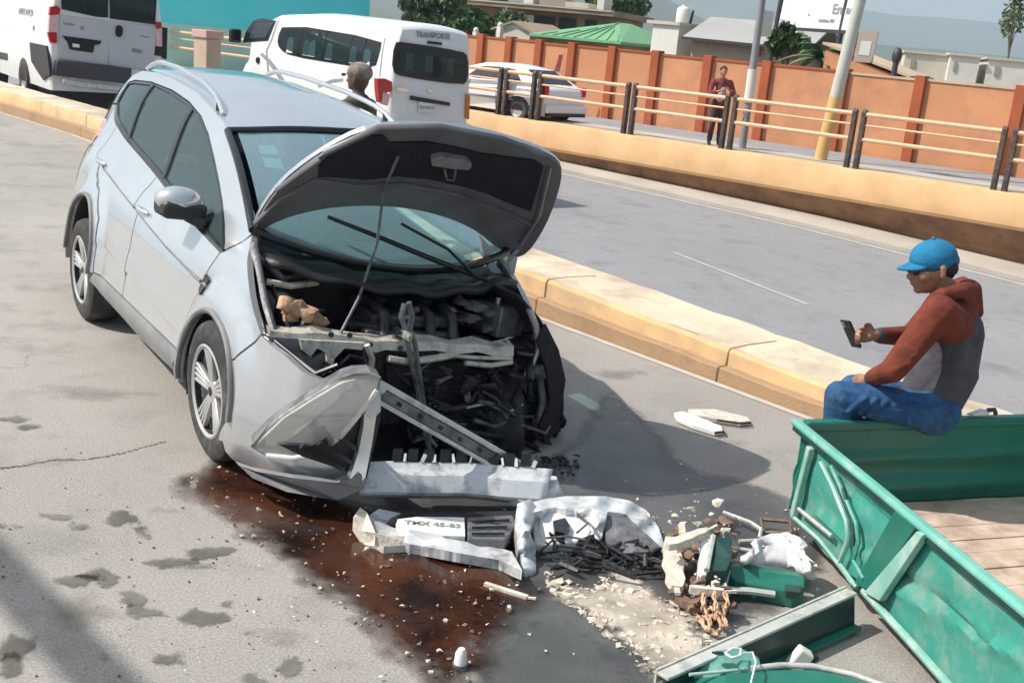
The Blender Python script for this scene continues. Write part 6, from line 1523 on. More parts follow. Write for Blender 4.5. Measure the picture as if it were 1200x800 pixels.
# top rails
mb = MB(); mb.hexa([cp_(-.024, -.03, ZT - .03), cp_(-.024, LB, ZT - .03), cp_(.024, LB, ZT - .03), cp_(.024, -.03, ZT - .03), cp_(-.024, -.03, ZT), cp_(-.024, LB, ZT), cp_(.024, LB, ZT), cp_(.024, -.03, ZT)]); mb.build('top_rail', M['green_rim2'], cart, 0, bevel=.012)
mb = MB(); mb.hexa([cp_(-.014, -.02, ZT - .055), cp_(-.014, LB, ZT - .055), cp_(.02, LB, ZT - .055), cp_(.02, -.02, ZT - .055), cp_(-.014, -.02, ZT - .032), cp_(-.014, LB, ZT - .032), cp_(.02, LB, ZT - .032), cp_(.02, -.02, ZT - .032)]); mb.build('rail_web', M['dark_green'], cart, 0, bevel=.006)
mb = MB(); mb.hexa([cp_(.04, -.03, ZT - .05), cp_(LA, -.03, ZT - .05), cp_(LA, .03, ZT - .05), cp_(.04, .03, ZT - .05), cp_(.04, -.03, ZT - .002), cp_(LA, -.03, ZT - .002), cp_(LA, .03, ZT - .002), cp_(.04, .03, ZT - .002)]); mb.build('top_rail', M['green_paint'], cart, 0, bevel=.012)
# far panel with pressed ribs, seen from inside
def farp(u, v):
    z = lerp(ZB - .01, ZT - .045, v); rib = .014 * math.exp(-((v - .62) / .05) ** 2) + .018 * math.exp(-((v - .22) / .07) ** 2) - .012 * math.exp(-((v - .42) / .1) ** 2)
    return tuple(cp_(lerp(.03, LA, u), rib + .010 * noise.noise(Vector((u * 4, v * 2, 0))), z))
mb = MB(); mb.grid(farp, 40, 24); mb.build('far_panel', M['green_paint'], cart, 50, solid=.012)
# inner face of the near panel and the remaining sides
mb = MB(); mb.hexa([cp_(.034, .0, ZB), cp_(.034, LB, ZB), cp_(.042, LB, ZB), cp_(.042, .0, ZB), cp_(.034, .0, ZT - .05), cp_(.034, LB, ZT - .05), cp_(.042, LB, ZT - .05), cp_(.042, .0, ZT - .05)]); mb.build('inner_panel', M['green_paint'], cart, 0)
mb = MB(); mb.hexa([cp_(LA, -.03, ZB), cp_(LA, LB, ZB), cp_(LA + .03, LB, ZB), cp_(LA + .03, -.03, ZB), cp_(LA, -.03, ZT), cp_(LA, LB, ZT), cp_(LA + .03, LB, ZT), cp_(LA + .03, -.03, ZT)]); mb.build('outer_panel', M['teal_paint'], cart, 0, bevel=.008)
rr = random.Random(5)
b = .035
while b < LB - .1:
    w = rr.uniform(.115, .15); mb = MB(); dz = rr.uniform(-.004, .004)
    mb.hexa([cp_(.045, b, ZB - .03), cp_(LA - .005, b, ZB - .03), cp_(LA - .005, b + w - .004, ZB - .03), cp_(.045, b + w - .004, ZB - .03), cp_(.045, b, ZB + dz), cp_(LA - .005, b, ZB + dz), cp_(LA - .005, b + w - .004, ZB + dz), cp_(.045, b + w - .004, ZB + dz)])
    mb.build('plank', M['wood'], cart, 0, bevel=.003); b += w
for b in (.45, 1.35):
    mb = MB(); mb.hexa([cp_(.35, b, 0), cp_(1.4, b, 0), cp_(1.4, b + .08, 0), cp_(.35, b + .08, 0), cp_(.35, b, ZB - .032), cp_(1.4, b, ZB - .032), cp_(1.4, b + .08, ZB - .032), cp_(.35, b + .08, ZB - .032)]); mb.build('chassis_beam', M['dark_green'], cart, 0)
# broken drawbar and the green front guard
dbm = thing('drawbar', 'broken dark green drawbar with scraped pale top edge leading to the cart', 'drawbar', (1.0, 3.9, 0)); L0 = dbm.location
A = G(770, 786, .15) - L0; B = G(992, 688, .16) - L0; dr = (B - A).normalized(); nr = Vector((dr.y, -dr.x, 0)).normalized()
mb = MB(); mb.hexa([A + Vector((0, 0, -.012)), B + Vector((0, 0, -.012)), B + nr * .05 + Vector((0, 0, -.012)), A + nr * .05 + Vector((0, 0, -.012)), A, B, B + nr * .05, A + nr * .05]); mb.build('top_flange', M['pale_steel'], dbm, 0, bevel=.003)
mb = MB(); o1 = nr * .028; mb.hexa([A + o1 + Vector((0, 0, -.13)), B + o1 + nr * .02 + Vector((0, 0, -.13)), B + o1 + nr * .035 + Vector((0, 0, -.13)), A + o1 + nr * .012 + Vector((0, 0, -.13)), A + o1 + Vector((0, 0, -.014)), B + o1 + Vector((0, 0, -.014)), B + o1 + nr * .012 + Vector((0, 0, -.014)), A + o1 + nr * .012 + Vector((0, 0, -.014))]); mb.build('web', M['dark_green'], dbm, 0)
mb = MB(); A2, B2 = A + nr * .045 + Vector((0, 0, -.135)), B + nr * .07 + Vector((0, 0, -.135)); mb.beam(A2, B2, .05, .012); mb.build('lower_flange', M['green_paint'], dbm, 0)
mb = MB(); A3, B3 = A + Vector((0, 0, -.02)) - nr * .004, B + Vector((0, 0, -.02)) - nr * .004; mb.beam(A3, B3, .008, .05); mb.build('scraped_edge', M['pale_steel'], dbm, 0)
gd = thing('front_guard', 'rounded green steel guard with a pale rolled rim at the bottom edge', 'guard', (.95, 3.5, 0)); L0 = gd.location
mb = MB(); gprism(mb, gd, [(806, 792), (814, 772), (838, 760), (868, 757), (890, 768), (894, 782), (850, 788)], .0, .16, [.10, .14, .16, .16, .16, .16, .15]); mb.build('end_plate', M['teal_worn'], gd, 0, bevel=.012)
mb = MB(); gprism(mb, gd, [(804, 794), (850, 789), (896, 783), (950, 783), (1000, 793), (1060, 815), (1120, 850), (1100, 960), (800, 960)], .0, .15, [.09, .15, .15, .15, .15, .15, .15, .15, .12]); mb.build('body', M['green_paint'], gd, 0, bevel=.01)
mb = MB(); mb.tube([G(x, y, .155) - L0 for x, y in ((880, 783), (915, 779), (952, 780), (1000, 790), (1060, 812), (1120, 846))], .011, 8); mb.build('rolled_rim', M['pale_steel'], gd, 60)
mb = MB(); mb.tube([G(x, y, .15) - L0 for x, y in ((808, 790), (850, 786), (880, 783))], .006, 8); mb.build('weld_seam', M['green_rim'], gd, 60)
mb = MB(); mb.tube([G(x, y, .2) - L0 for x, y in ((850, 765), (858, 759), (868, 760), (868, 768), (857, 770), (850, 765))], .005, 6); mb.build('hook_ring', M['plate'], gd, 60)
mb = MB(); mb.tube([G(x, y, .2) - L0 for x, y in ((866, 766), (882, 764), (886, 776), (880, 800))], .004, 6); mb.build('wire_tie', M['plate'], gd, 60)
mb = MB(); chunk(mb, G(845, 766, .19) - L0, (.035, .02, .004), Matrix.Identity(3), 3, 12); mb.build('hole', M['trim'], gd, 0)
wb = gthing('white_block', 'small white plastic block wedged beneath the drawbar', 'block', G(937, 772))
mb = MB(); p = gl_(wb, 937, 772, .05); mb.box(p, (.06, .05, .09), Matrix.Rotation(.5, 3, 'Y')); mb.build('body', M['white_wall'], wb, 0, bevel=.008)
mb = MB(); mb.box(p + Vector((.036, 0, -.012)), (.012, .046, .09), Matrix.Rotation(.5, 3, 'Y')); mb.build('side_band', M['trim'], wb, 0)

# ================================================================== SEATED MAN
man = thing('person', 'man in blue cap and rust red hoodie sitting on the green cart holding a phone', 'person', (1.95, 5.12, 0)); ML = man.location
def mp(px, py, Y): return D(px, py, Y) - ML
hips = mp(1090, 474, 5.14); waist = mp(1112, 436, 5.13); chest = mp(1117, 388, 5.12); nape = mp(1118, 350, 5.12)
shN, shF = mp(1100, 366, 4.95), mp(1104, 358, 5.30)
elN, wrN = mp(1046, 434, 4.92), mp(1018, 444, 5.06)
elF, wrF = mp(1068, 394, 5.40), mp(1026, 393, 5.20)
head = mp(1093, 311, 5.12)
fwd = Vector((-.97, -.12, -.20)).normalized(); sid = Vector((.12, -.99, 0)).normalized(); upv = fwd.cross(sid).normalized()
if upv.z < 0: upv = -upv
HR = Matrix((fwd, sid, upv)).transposed()
def hp(f, s, u): return head + fwd * f + sid * s + upv * u
pr = [('e', head, (.098, .076, .105), HR, 0), ('e', hp(.03, 0, -.06), (.062, .058, .07), HR, 0), (hp(.055, 0, -.10), hp(.072, 0, -.105), .026, .022, 0),
      (hp(.086, 0, .0), hp(.112, 0, -.038), .012, .017, 0), (hp(.09, .0, -.066), hp(.092, .0, -.07), .020, .018, 0), (hp(.06, .04, -.03), hp(.06, -.04, -.03), .036, .036, 0), (hp(.085, .028, .018), hp(.085, -.028, .018), .016, .016, 0),
      (hp(-.008, .080, .004), hp(-.006, .086, -.036), .020, .014, 0), (hp(-.008, -.080, .004), hp(-.006, -.086, -.036), .020, .014, 0),
      (hp(-.02, 0, -.06), nape + Vector((0, 0, -.01)), .056, .060, 0)]
# far hand round the phone; near hand resting between the knees
ph = mp(997, 391, 5.16)
def hand(pr, wr, palm, across, curl, nrm, n=4):
    d = (palm - wr).normalized(); pr.append((wr, wr.lerp(palm, .45), .027, .030, 0))
    ks = []
    for i in range(4):
        o = across * (.030 - .020 * i); k0 = palm + o; pr.append((wr.lerp(palm, .35) + o * .4, k0, .020, .0125, 0)); L_ = (.044, .05, .046, .036)[i]
        k1 = k0 + (d * .75 + nrm * .5 * curl).normalized() * L_; k2 = k1 + (d * .1 + nrm * curl).normalized() * L_ * .75; k3 = k2 + (-d * .6 + nrm * .6 * curl).normalized() * L_ * .5
        pr += [(k0, k1, .0105, .0095, 0), (k1, k2, .0095, .0085, 0), (k2, k3, .0085, .007, 0)]
    t0 = wr.lerp(palm, .35) + across * .024; t1 = t0 + (across * .9 + d * .8 + nrm * .3).normalized() * .042; t2 = t1 + (d * .8 + nrm * .6 + across * .1).normalized() * .034
    pr += [(t0, t1, .015, .012, 0), (t1, t2, .0115, .009, 0)]
pa = wrF + (ph - wrF).normalized() * .07
hand(pr, wrF, pa, Vector((.1, .15, 1)).normalized(), 1.0, Vector((-.3, -.95, 0)).normalized())
paN = wrN + (wrN - elN).normalized() * .07 + Vector((0, 0, -.01))
hand(pr, wrN, paN, Vector((-.2, .6, .5)).normalized(), .8, Vector((-.3, .2, -.9)).normalized())
pr += [(elF, wrF, .042, .026, 0), (elN, wrN, .042, .026, 0), (nape, chest, .07, .10, 0), (chest, hips, .085, .09, 0), (shN, elN, .045, .042, 0), (shF, elF, .045, .042, 0), (chest, shN, .08, .05, 0), (chest, shF, .08, .05, 0)]
kN, aN = mp(984, 463, 5.02), None; kF = mp(1000, 455, 5.30)
hN, hF = mp(1084, 482, 5.02), mp(1090, 474, 5.26)
aN = Vector((kN.x + .06, kN.y + .04, .09)); aF = Vector((kF.x + .02, kF.y + .03, .09))
pr += [(hips, hN, .08, .07, 0), (hips, hF, .08, .07, 0), (hN, kN, .07, .052, 0), (hF, kF, .07, .052, 0), (kN, aN, .05, .035, 0), (kF, aF, .05, .035, 0)]
body = organic('body', pr, [M['skin']], man, .0075, 4)
# hoodie: one garment, grey back and rust shoulders and sleeves
jk = [(nape + Vector((.01, 0, -.05)), chest, .100, .128, 1), (chest + Vector((.012, 0, 0)), waist, .132, .130, 0), (waist, hips + Vector((0.0, 0, .03)), .138, .150, 0), (waist + Vector((-.05, 0, .02)), hips + Vector((-.04, 0, .05)), .11, .12, 0), (chest, shF, .10, .082, 1), (chest + Vector((0, -.03, .02)), shN, .10, .085, 1),
      (shN, elN, .080, .060, 1), (elN, elN.lerp(wrN, .75), .058, .044, 1), (shF, elF, .078, .058, 1), (elF, elF.lerp(wrF, .86), .056, .042, 2), (chest + Vector((.03, .06, .0)), waist + Vector((.02, .06, 0)), .10, .10, 0)]
for k in range(4):                                        # soft creases across the lower back
    c = waist + Vector((.0, 0, .07 - .05 * k)); jk.append((c + Vector((-.03, -.108, .01)), c + Vector((.06, -.085, -.006)), .026, .024, 0))
for k in range(4):
    c = shN.lerp(elN, .45 + .14 * k); jk.append((c + Vector((.03, -.062, .02)), c + Vector((-.04, -.055, -.025)), .011, .009, 1))
organic('hoodie', jk, [M['grey_knit'], M['rust'], M['rust']], man, .009, 5)
hd_ = [(mp(1128, 340, 5.03), mp(1138, 338, 5.14), .038, .044, 0), (mp(1138, 338, 5.14), mp(1128, 334, 5.26), .044, .038, 0), (mp(1138, 340, 5.12), mp(1144, 366, 5.13), .05, .035, 0), (mp(1132, 346, 5.06), mp(1138, 364, 5.10), .04, .03, 0), (mp(1104, 346, 5.0), mp(1128, 340, 5.03), .032, .038, 0), (mp(1092, 352, 5.02), mp(1104, 346, 5.0), .030, .038, 0), (mp(1128, 334, 5.26), mp(1096, 344, 5.26), .044, .03, 0)]
organic('hood', hd_, [M['rust']], man, .009, 4)
organic('cuff', [(elN.lerp(wrN, .72), elN.lerp(wrN, .86), .043, .038, 0)], [M['ink']], man, .008, 2)
organic('cuff', [(elF.lerp(wrF, .82), elF.lerp(wrF, .93), .042, .037, 0)], [M['ink']], man, .008, 2)
jn = [(hips + Vector((0, -.06, -.01)), hips + Vector((0, .07, -.01)), .128, .128, 0), (hips, hN, .12, .10, 0), (hips, hF, .12, .10, 0), (hN, hN.lerp(kN, .5), .096, .088, 0), (hN.lerp(kN, .5), kN, .088, .073, 0), (hF, kF, .096, .073, 0), (kN, kN.lerp(aN, .35), .072, .068, 0), (kN.lerp(aN, .35), aN + Vector((0, 0, .02)), .066, .058, 0), (kF, aF + Vector((0, 0, .02)), .072, .058, 0)]
for k in range(7):                                        # folds behind the knee and at the hip
    t = .12 + k * .12; c = hN.lerp(kN, t); jn.append((c + Vector((.03, -.078, .03)), c + Vector((-.035, -.074, -.05)), .012, .009, 0))
for k in range(4):
    c = hN.lerp(kN, .05 + .07 * k); jn.append((c + Vector((.0, -.088, .04)), c + Vector((.02, -.092, -.05)), .015, .012, 0))
organic('jeans', jn, [M['denim']], man, .0085, 3)
for a, k in ((aN, kN), (aF, kF)): organic('shoe', [(Vector((a.x + .03, a.y, .05)), Vector((a.x - .15, a.y - .03, .035)), .045, .032, 0), (a, Vector((a.x, a.y, .05)), .05, .05, 0)], [M['shoe']], man, .01, 3)
# cap
cap = [('e', hp(-.004, 0, .036), (.112, .092, .088), HR, 0), (hp(-.05, .0, .01), hp(-.09, 0, .012), .06, .04, 0)]
cpo = organic('cap', cap, [M['cap_blue']], man, .008, 3)
mb = MB()
def brim(u, v):
    a = lerp(-1.15, 1.15, u); r = lerp(.088, .172, v); return tuple(hp(r * math.cos(a) * (1 if v < .5 else 1.0) + .0, .088 * math.sin(a) * lerp(1, .82, v), .018 - .022 * v + .012 * math.cos(a * 1.2)))
mb.grid(brim, 16, 5); mb.build('brim', M['cap_blue'], cpo, 60, solid=.007)
mb = MB(); mb.ball(hp(-.004, 0, .125), .010); mb.build('button', M['cap_blue'], cpo, 60)
organic('hair', [(hp(-.060, .04, -.012), hp(-.060, -.04, -.012), .044, .044, 0), (hp(-.072, .02, -.045), hp(-.072, -.02, -.045), .026, .026, 0), (hp(-.035, .066, -.004), hp(-.045, .062, -.035), .014, .012, 0), (hp(-.035, -.066, -.004), hp(-.045, -.062, -.035), .014, .012, 0)], [M['hair']], man, .007, 3)
sg_ = MB()
for s in (1, -1): sg_.ball(hp(.100, s * .034, -.006), (.014, .026, .021), 10, 7)
sg_.tube([hp(.102, .056, .0), hp(.05, .084, .0), hp(-.01, .090, .004)], .004, 6); sg_.tube([hp(.102, -.056, .0), hp(.05, -.084, .0), hp(-.01, -.090, .004)], .004, 6); sg_.tube([hp(.110, .012, -.002), hp(.110, -.012, -.002)], .004, 6)
sg_.build('sunglasses', M['trim'], man, 60)
phn = thing('phone', 'black mobile phone held in the hand of the seated man', 'phone', ML + ph)
rotp = Matrix.Rotation(R(-32), 3, 'Y') @ Matrix.Rotation(R(20), 3, 'Z')
mb = MB(); mb.box((0, 0, 0), (.012, .075, .148), rotp); mb.build('case', M['phone'], phn, 0, bevel=.004)
mb = MB(); mb.box(rotp @ Vector((.0075, 0, 0)), (.002, .068, .136), rotp); mb.build('screen', M['trim'], phn, 0)
mb = MB(); mb.box(rotp @ Vector((-.007, .018, .052)), (.003, .022, .03), rotp); mb.build('camera_bump', M['alu'], phn, 0)
# white rag and strap on the rail beside him
rg = thing('folded_rag', 'folded white rag lying on the cart rail behind the seated man', 'rag', C0 + cp_(1.02, 0, ZT))
mb = MB(); chunk(mb, (0, 0, .018), (.075, .03, .018), Matrix.Rotation(.34, 3, 'Z'), 4, 18); mb.build('fold', M['cloth_white'], rg, 50); mb = MB(); mb.tube([(.05, .015, .03), (.085, .02, .035), (.10, .03, .012)], .012, 6); mb.build('strap', M['ink'], rg, 60)

# ================================================================== STANDING PEOPLE
def stander(label, loc, face, H, top, mid, leg, head_mat, arms, hat=None, hat_name='cap'):
    t = thing('person', label, 'person', loc, face); s = H / 1.75
    V = lambda x, y, z: Vector((x * s, y * s, z * s))
    pr = [('e', V(.01, 0, 1.63), (.095 * s, .075 * s, .115 * s), None, 0), (V(.06, 0, 1.57), V(.075, 0, 1.555), .04 * s, .03 * s, 0), (V(.095, 0, 1.62), V(.112, 0, 1.60), .012 * s, .015 * s, 0), (V(0, 0, 1.5), V(0, 0, 1.44), .055 * s, .06 * s, 0),
          (V(-.0, .078, 1.63), V(-.0, .08, 1.60), .015, .012, 0), (V(-.0, -.078, 1.63), V(-.0, -.08, 1.60), .015, .012, 0), (V(0, 0, 1.42), V(0, 0, .95), .1 * s, .1 * s, 0)]
    for sy, (el, wr) in zip((1, -1), arms):
        sh = V(0, sy * .19, 1.40); e = V(*el); w = V(*wr); d = (w - e).normalized(); pr += [(sh, e, .045 * s, .038 * s, 0), (e, w, .037 * s, .026 * s, 0)]
        for i in range(4): pr.append((w + d * .03, w + d * (.085 - .008 * abs(i - 1)) * s * 1.5 + Vector((0, (i - 1.5) * .018, -.01)), .018, .009, 0))
        pr.append((w + d * .02, w + d * .06 + Vector((0, -sy * .035, .02)), .016, .010, 0))
    for sy in (1, -1): pr += [(V(0, sy * .09, .93), V(.02, sy * .10, .50), .08 * s, .055 * s, 0), (V(.02, sy * .10, .50), V(-.01, sy * .11, .09), .052 * s, .036 * s, 0)]
    organic('body', pr, [M['skin'] if head_mat is None else head_mat], t, .014, 3)
    sh = [(V(0, 0, 1.40), V(0, 0, 1.15), .125 * s, .125 * s, 0), (V(0, 0, 1.15), V(0, 0, .95), .125 * s, .135 * s, 0), (V(0, .06, 1.38), V(0, .19, 1.39), .10 * s, .07 * s, 0), (V(0, -.06, 1.38), V(0, -.19, 1.39), .10 * s, .07 * s, 0), (V(.05, .02, 1.25), V(.06, -.02, 1.02), .09 * s, .09 * s, 1)]
    for sy, (el, wr) in zip((1, -1), arms): sh.append((V(0, sy * .19, 1.40), V(*el) * 1.0, .07 * s, .06 * s, 0)); sh.append((V(*el), V(*el).lerp(V(*wr), .55), .06 * s, .048 * s, 0))
    organic('shirt', sh, [top, mid], t, .016, 3)
    tr = [(V(0, .05, .94), V(0, -.05, .94), .13 * s, .13 * s, 0)]
    for sy in (1, -1): tr += [(V(0, sy * .08, .92), V(.02, sy * .10, .5), .105 * s, .078 * s, 0), (V(.02, sy * .10, .5), V(-.01, sy * .11, .12), .076 * s, .062 * s, 0)]
    organic('trousers', tr, [leg], t, .016, 3)
    for sy in (1, -1): organic('shoe', [(V(-.03, sy * .11, .05), V(.14, sy * .13, .04), .045 * s, .036 * s, 0)], [M['shoe']], t, .012, 2)
    if hat: organic(hat_name, [('e', V(0, 0, 1.675), (.112 * s, .094 * s, .085 * s), None, 0), (V(.09, .03, 1.66), V(.09, -.03, 1.66), .02, .02, 0), (V(.15, .02, 1.645), V(.15, -.02, 1.645), .015, .015, 0)], [hat], t, .01, 2)
    else: organic('hair', [('e', V(-.012, 0, 1.675), (.10 * s, .086 * s, .085 * s), None, 0), (V(-.06, 0, 1.66), V(-.07, 0, 1.58), .055 * s, .05 * s, 0)], [M['hair']], t, .012, 2)
    return t
M['maroon'] = mat('maroon shirt cloth', (0.22, 0.045, 0.05), 0.9, 0, 0.35, 9, dirt=(0.10, 0.03, 0.03), dirt_amt=0.6, dirt_scale=6)
M['pink_print'] = mat('pale pink shirt front', (0.60, 0.42, 0.40), 0.9, 0, 0.3, 8)
M['plum'] = mat('dark plum trousers', (0.07, 0.035, 0.05), 0.9, 0, 0.4, 7)
M['khaki_cap'] = mat('faded khaki cap', (0.24, 0.20, 0.175), 0.9, 0, 0.5, 14, dirt=(0.08, 0.06, 0.05), dirt_amt=0.8, dirt_scale=9)
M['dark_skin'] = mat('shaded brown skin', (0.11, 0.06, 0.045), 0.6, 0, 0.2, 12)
M['olive'] = mat('dark olive jacket', (0.07, 0.06, 0.04), 0.9, 0, 0.3, 10)
pp = G(836, 170, .2)
stander('pedestrian in maroon shirt standing behind the railing with arms folded up', (pp.x, pp.y, .2), math.atan2(-pp.y, -pp.x) + .25, 1.76, M['maroon'], M['pink_print'], M['plum'], None, (((.06, .30, 1.14), (.24, .12, 1.26)), ((.08, -.28, 1.12), (.24, -.06, 1.22))))
pp = D(421, 100, 9.6)
stander('onlooker in faded khaki cap whose head shows above the silver car roof', (pp.x, pp.y, 0), R(160), 1.80, M['olive'], M['olive'], M['plum'], M['dark_skin'], (((.02, .27, 1.12), (.10, .28, .88)), ((.02, -.27, 1.12), (.10, -.28, .88))), M['khaki_cap'])
# ================================================================== VANS AND CAR BEHIND
class Van:
    def __init__(s, name, label, cat, loc, head, L, W, H, prof, nose=0):
        s.t = thing(name, label, cat, loc, head); s.L, s.W, s.H = L, W, H; s.loc = Vector(loc)
        s.fx = Vector((math.cos(head), math.sin(head), 0)); s.fy = Vector((-s.fx.y, s.fx.x, 0)); s.prof = prof
    def loc_(s, w): q = Vector(w) - s.loc; return Vector((q.dot(s.fx), q.dot(s.fy), q.z))
    def side(s, px, py, y=None): p = s.loc_(PL(px, py, s.loc + s.fy * (s.W / 2 if y is None else y), s.fy)); return (p.x, p.z)
    def rear(s, px, py, x=0.0): p = s.loc_(PL(px, py, s.loc + s.fx * x, s.fx)); return (p.y, p.z)
    def top(s, x): return interp(x, [p[0] for p in s.prof], [p[1] for p in s.prof])
    def hw(s, x, z):
        f = interp(z / s.top(1.0), [0, .12, .3, .5, .75, .9, .97, 1.0], [.96, .985, 1, 1, .95, .89, .83, .72])
        e = interp(x, [0, .03, .12, s.L - 1.2, s.L - .3, s.L], [.955, .985, 1, 1, .93, .80]); return s.W / 2 * f * e
    def shell(s, m, zb=.28):
        NX = 40; NV = 14; rows = []
        xs = [0, .015, .05, .12, .25] + [lerp(.4, s.L - .4, i / NX) for i in range(NX + 1)] + [s.L - .25, s.L - .12, s.L - .04, s.L]
        mb = MB(); vs = []
        for x in xs:
            zt = s.top(x) - (0.05 * (1 - min(1, x / .12)) ** 2); row = []
            for i in range(NV + 1):
                z = lerp(zb, zt, 1 - (1 - i / NV) ** 1.5); row.append((x, s.hw(x, min(z, s.top(1.0)) if zt > .7 * s.H else z * s.top(1.0) / max(zt, .5)), z))
            yl = row[-1][1]
            full = row + [(x, yl * f, zt + .055 * (1 - f * f)) for f in (.75, .4, 0, -.4, -.75)] + [(a, -b, c) for a, b, c in reversed(row)]
            vs += full
        k = len(vs) // len(xs); n = len(xs)
        fs = [(i * k + j, i * k + j + 1, (i + 1) * k + j + 1, (i + 1) * k + j) for i in range(n - 1) for j in range(k - 1)]
        mb.add(vs, fs)
        # bow the closing faces slightly
        for base, sg in ((0, -1), ((n - 1) * k, 1)):
            ring = vs[base:base + k]; cxz = Vector((ring[0][0] + sg * .03, 0, sum(p[2] for p in ring) / k)); o = len(mb.v); mb.v.append(tuple(cxz))
            for j in range(k): mb.f.append([base + j, base + (j + 1) % k, o]); mb.mi.append(0)
        return mb.build('body', m, s.t, 40)
    def sp(s, x, z, off=.008): return Vector((x, s.hw(x, z) + off, z))
    def side_sheet(s, name, px, m, parent=None, off=.008, th=.03, step=.12, smooth_=1):
        P = [s.side(x, y) for x, y in px]
        if smooth_: P = smooth_poly(P, smooth_)
        mb = MB(); sheet(mb, P, lambda u, v: tuple(s.sp(u, v, off)), (), step, (0, -th, 0)); return mb.build(name, m, parent or s.t, 40)
    def rear_sheet(s, name, px, m, parent=None, x=-.035, th=.04, smooth_=0, bevel=0):
        P = [s.rear(a, b) for a, b in px]
        if smooth_: P = smooth_poly(P, smooth_)
        mb = MB(); mb.prism(P, lambda u, v, w: Vector((x + w, u, v)), th); return mb.build(name, m, parent or s.t, 30, bevel=bevel)
def simple_wheel(parent, c, r=.34, w=.22):
    e = bpy.data.objects.new('wheel', None); COL.objects.link(e); e.parent = parent; e.location = c
    ax = Matrix.Rotation(R(90), 4, 'X')
    mb = MB(); mb.lathe([(r * .6, -w / 2), (r * .94, -w / 2), (r, -w / 3), (r, w / 3), (r * .94, w / 2), (r * .6, w / 2)], 26, ax, True); mb.build('tyre', M['rubber'], e, 40)
    mb = MB(); mb.lathe([(0, w * .36), (r * .25, w * .4), (r * .5, w * .3), (r * .62, w * .5)], 22, ax); mb.lathe([(0, -w * .36), (r * .25, -w * .4), (r * .5, -w * .3), (r * .62, -w * .5)], 22, ax); mb.build('rim', M['rim'], e, 40)
    return e
# ---- passenger van
p = D(503, 150, 20.9)
v = Van('passenger_van', 'white high roof passenger van with dark windows parked behind the silver car', 'van', (p.x, p.y, -.08), R(135), 5.65, 1.90, 2.30,
        [(0, 2.20), (.2, 2.26), (2.8, 2.30), (3.9, 2.22), (4.45, 2.0), (5.0, 1.52), (5.35, 1.14), (5.65, .85)])
v.shell(M['white_paint'])
w = v.side_sheet('window', [(327, 27), (443, 46), (443, 60), (438, 82), (400, 76), (340, 66), (326, 58), (322, 46)], M['trim'], None, .006)
v.side_sheet('pane', [(331, 31), (437, 50), (434, 77), (400, 72), (342, 62), (329, 55), (326, 46)], M['van_glass'], w, .012, .004)
for x in (349, 378, 408, 424):
    P = [v.side(x, 30 + (x - 330) * .165), v.side(x + 1.5, 30 + (x - 330) * .165), v.side(x - 1, 64 + (x - 340) * .16), v.side(x - 2.5, 64 + (x - 340) * .16)]
    mb = MB(); sheet(mb, P, lambda a, b: tuple(v.sp(a, b, .016)), (), .2, (0, -.006, 0)); mb.build('window_bar', M['trim'], w, 0)
for k, x in enumerate((338, 357, 364, 384, 412, 428)):                # seat backs behind the dark glass
    c = v.side(x, 52 + (x - 340) * .16); mb = MB(); sq = [(c[0] + a * .11, c[1] - .02 + b * .15) for a, b in ((-1, -1), (1, -1), (.9, .6), (.5, 1), (-.5, 1), (-.9, .6))]; sheet(mb, sq, lambda a, b: tuple(v.sp(a, b, .0095)), (), .1, (0, -.003, 0)); mb.build('seat_and_reflection_piece', M['white_wall'] if k in (0, 2, 5) else M['seat'], v.t, 0)
w = v.side_sheet('window', [(290, 24), (300, 21), (318, 24), (312, 48), (280, 50), (283, 36)], M['trim'], None, .006, smooth_=0)
v.side_sheet('pane', [(294, 27), (315, 27), (309, 44), (288, 45)], M['glass'], w, .012, .004, smooth_=0)
for nm, P in (('door_stripe', [(306, 62), (316, 70), (326, 82), (334, 95), (339, 108), (336, 109), (330, 97), (321, 83), (312, 72), (304, 64)]), ('sliding_rail', [(372, 100), (390, 93), (402, 92), (402, 95), (390, 97), (374, 103)])):
    v.side_sheet(nm, P, M['grey_ink'], None, .006, .01, .1, 0)
c = v.side(302, 71); mb = MB(); mb.lathe([(0, .03), (.06, .03), (.07, 0)], 14, Matrix.Translation(v.sp(c[0], c[1], 0)) @ Matrix.Rotation(R(-90), 4, 'X')); mb.build('door_handle', M['trim'], v.t, 40)
c = v.side(281, 44); mb = MB(); mb.box(Vector((c[0] + .12, v.hw(c[0], c[1]) + .14, c[1] + .02)), (.16, .24, .28)); mb.build('mirror', M['trim'], v.t, 0, bevel=.04)
for P, nm in (([(321, 24), (317, 46), (312, 60), (318, 100), (316, 100), (310, 60), (315, 46), (319, 24)], 'door_gap'), ([(447, 44), (445, 90), (443.5, 90), (445.5, 44)], 'door_gap')):
    v.side_sheet(nm, P, M['grey_ink'], None, .003, .005, .1, 0)
w = v.rear_sheet('window', [(461, 50), (470, 49), (540, 60), (547, 66), (547, 94), (540, 100), (470, 90), (458, 84)], M['trim'], None, -.045, .03, 1)
v.rear_sheet('pane', [(465, 54), (536, 64), (543, 70), (542, 95), (474, 86), (462, 81)], M['van_glass'], w, -.052, .006, 1)
for x in (477, 500, 525):
    c = v.rear(x, 68 + (x - 470) * .12); mb = MB(); mb.box((-.056, c[0], c[1]), (.006, .22, .26)); mb.build('sticker' if x == 500 else 'seat_reflection', M['seat'] if x != 500 else M['seat'], w, 0, bevel=.03) if False else None
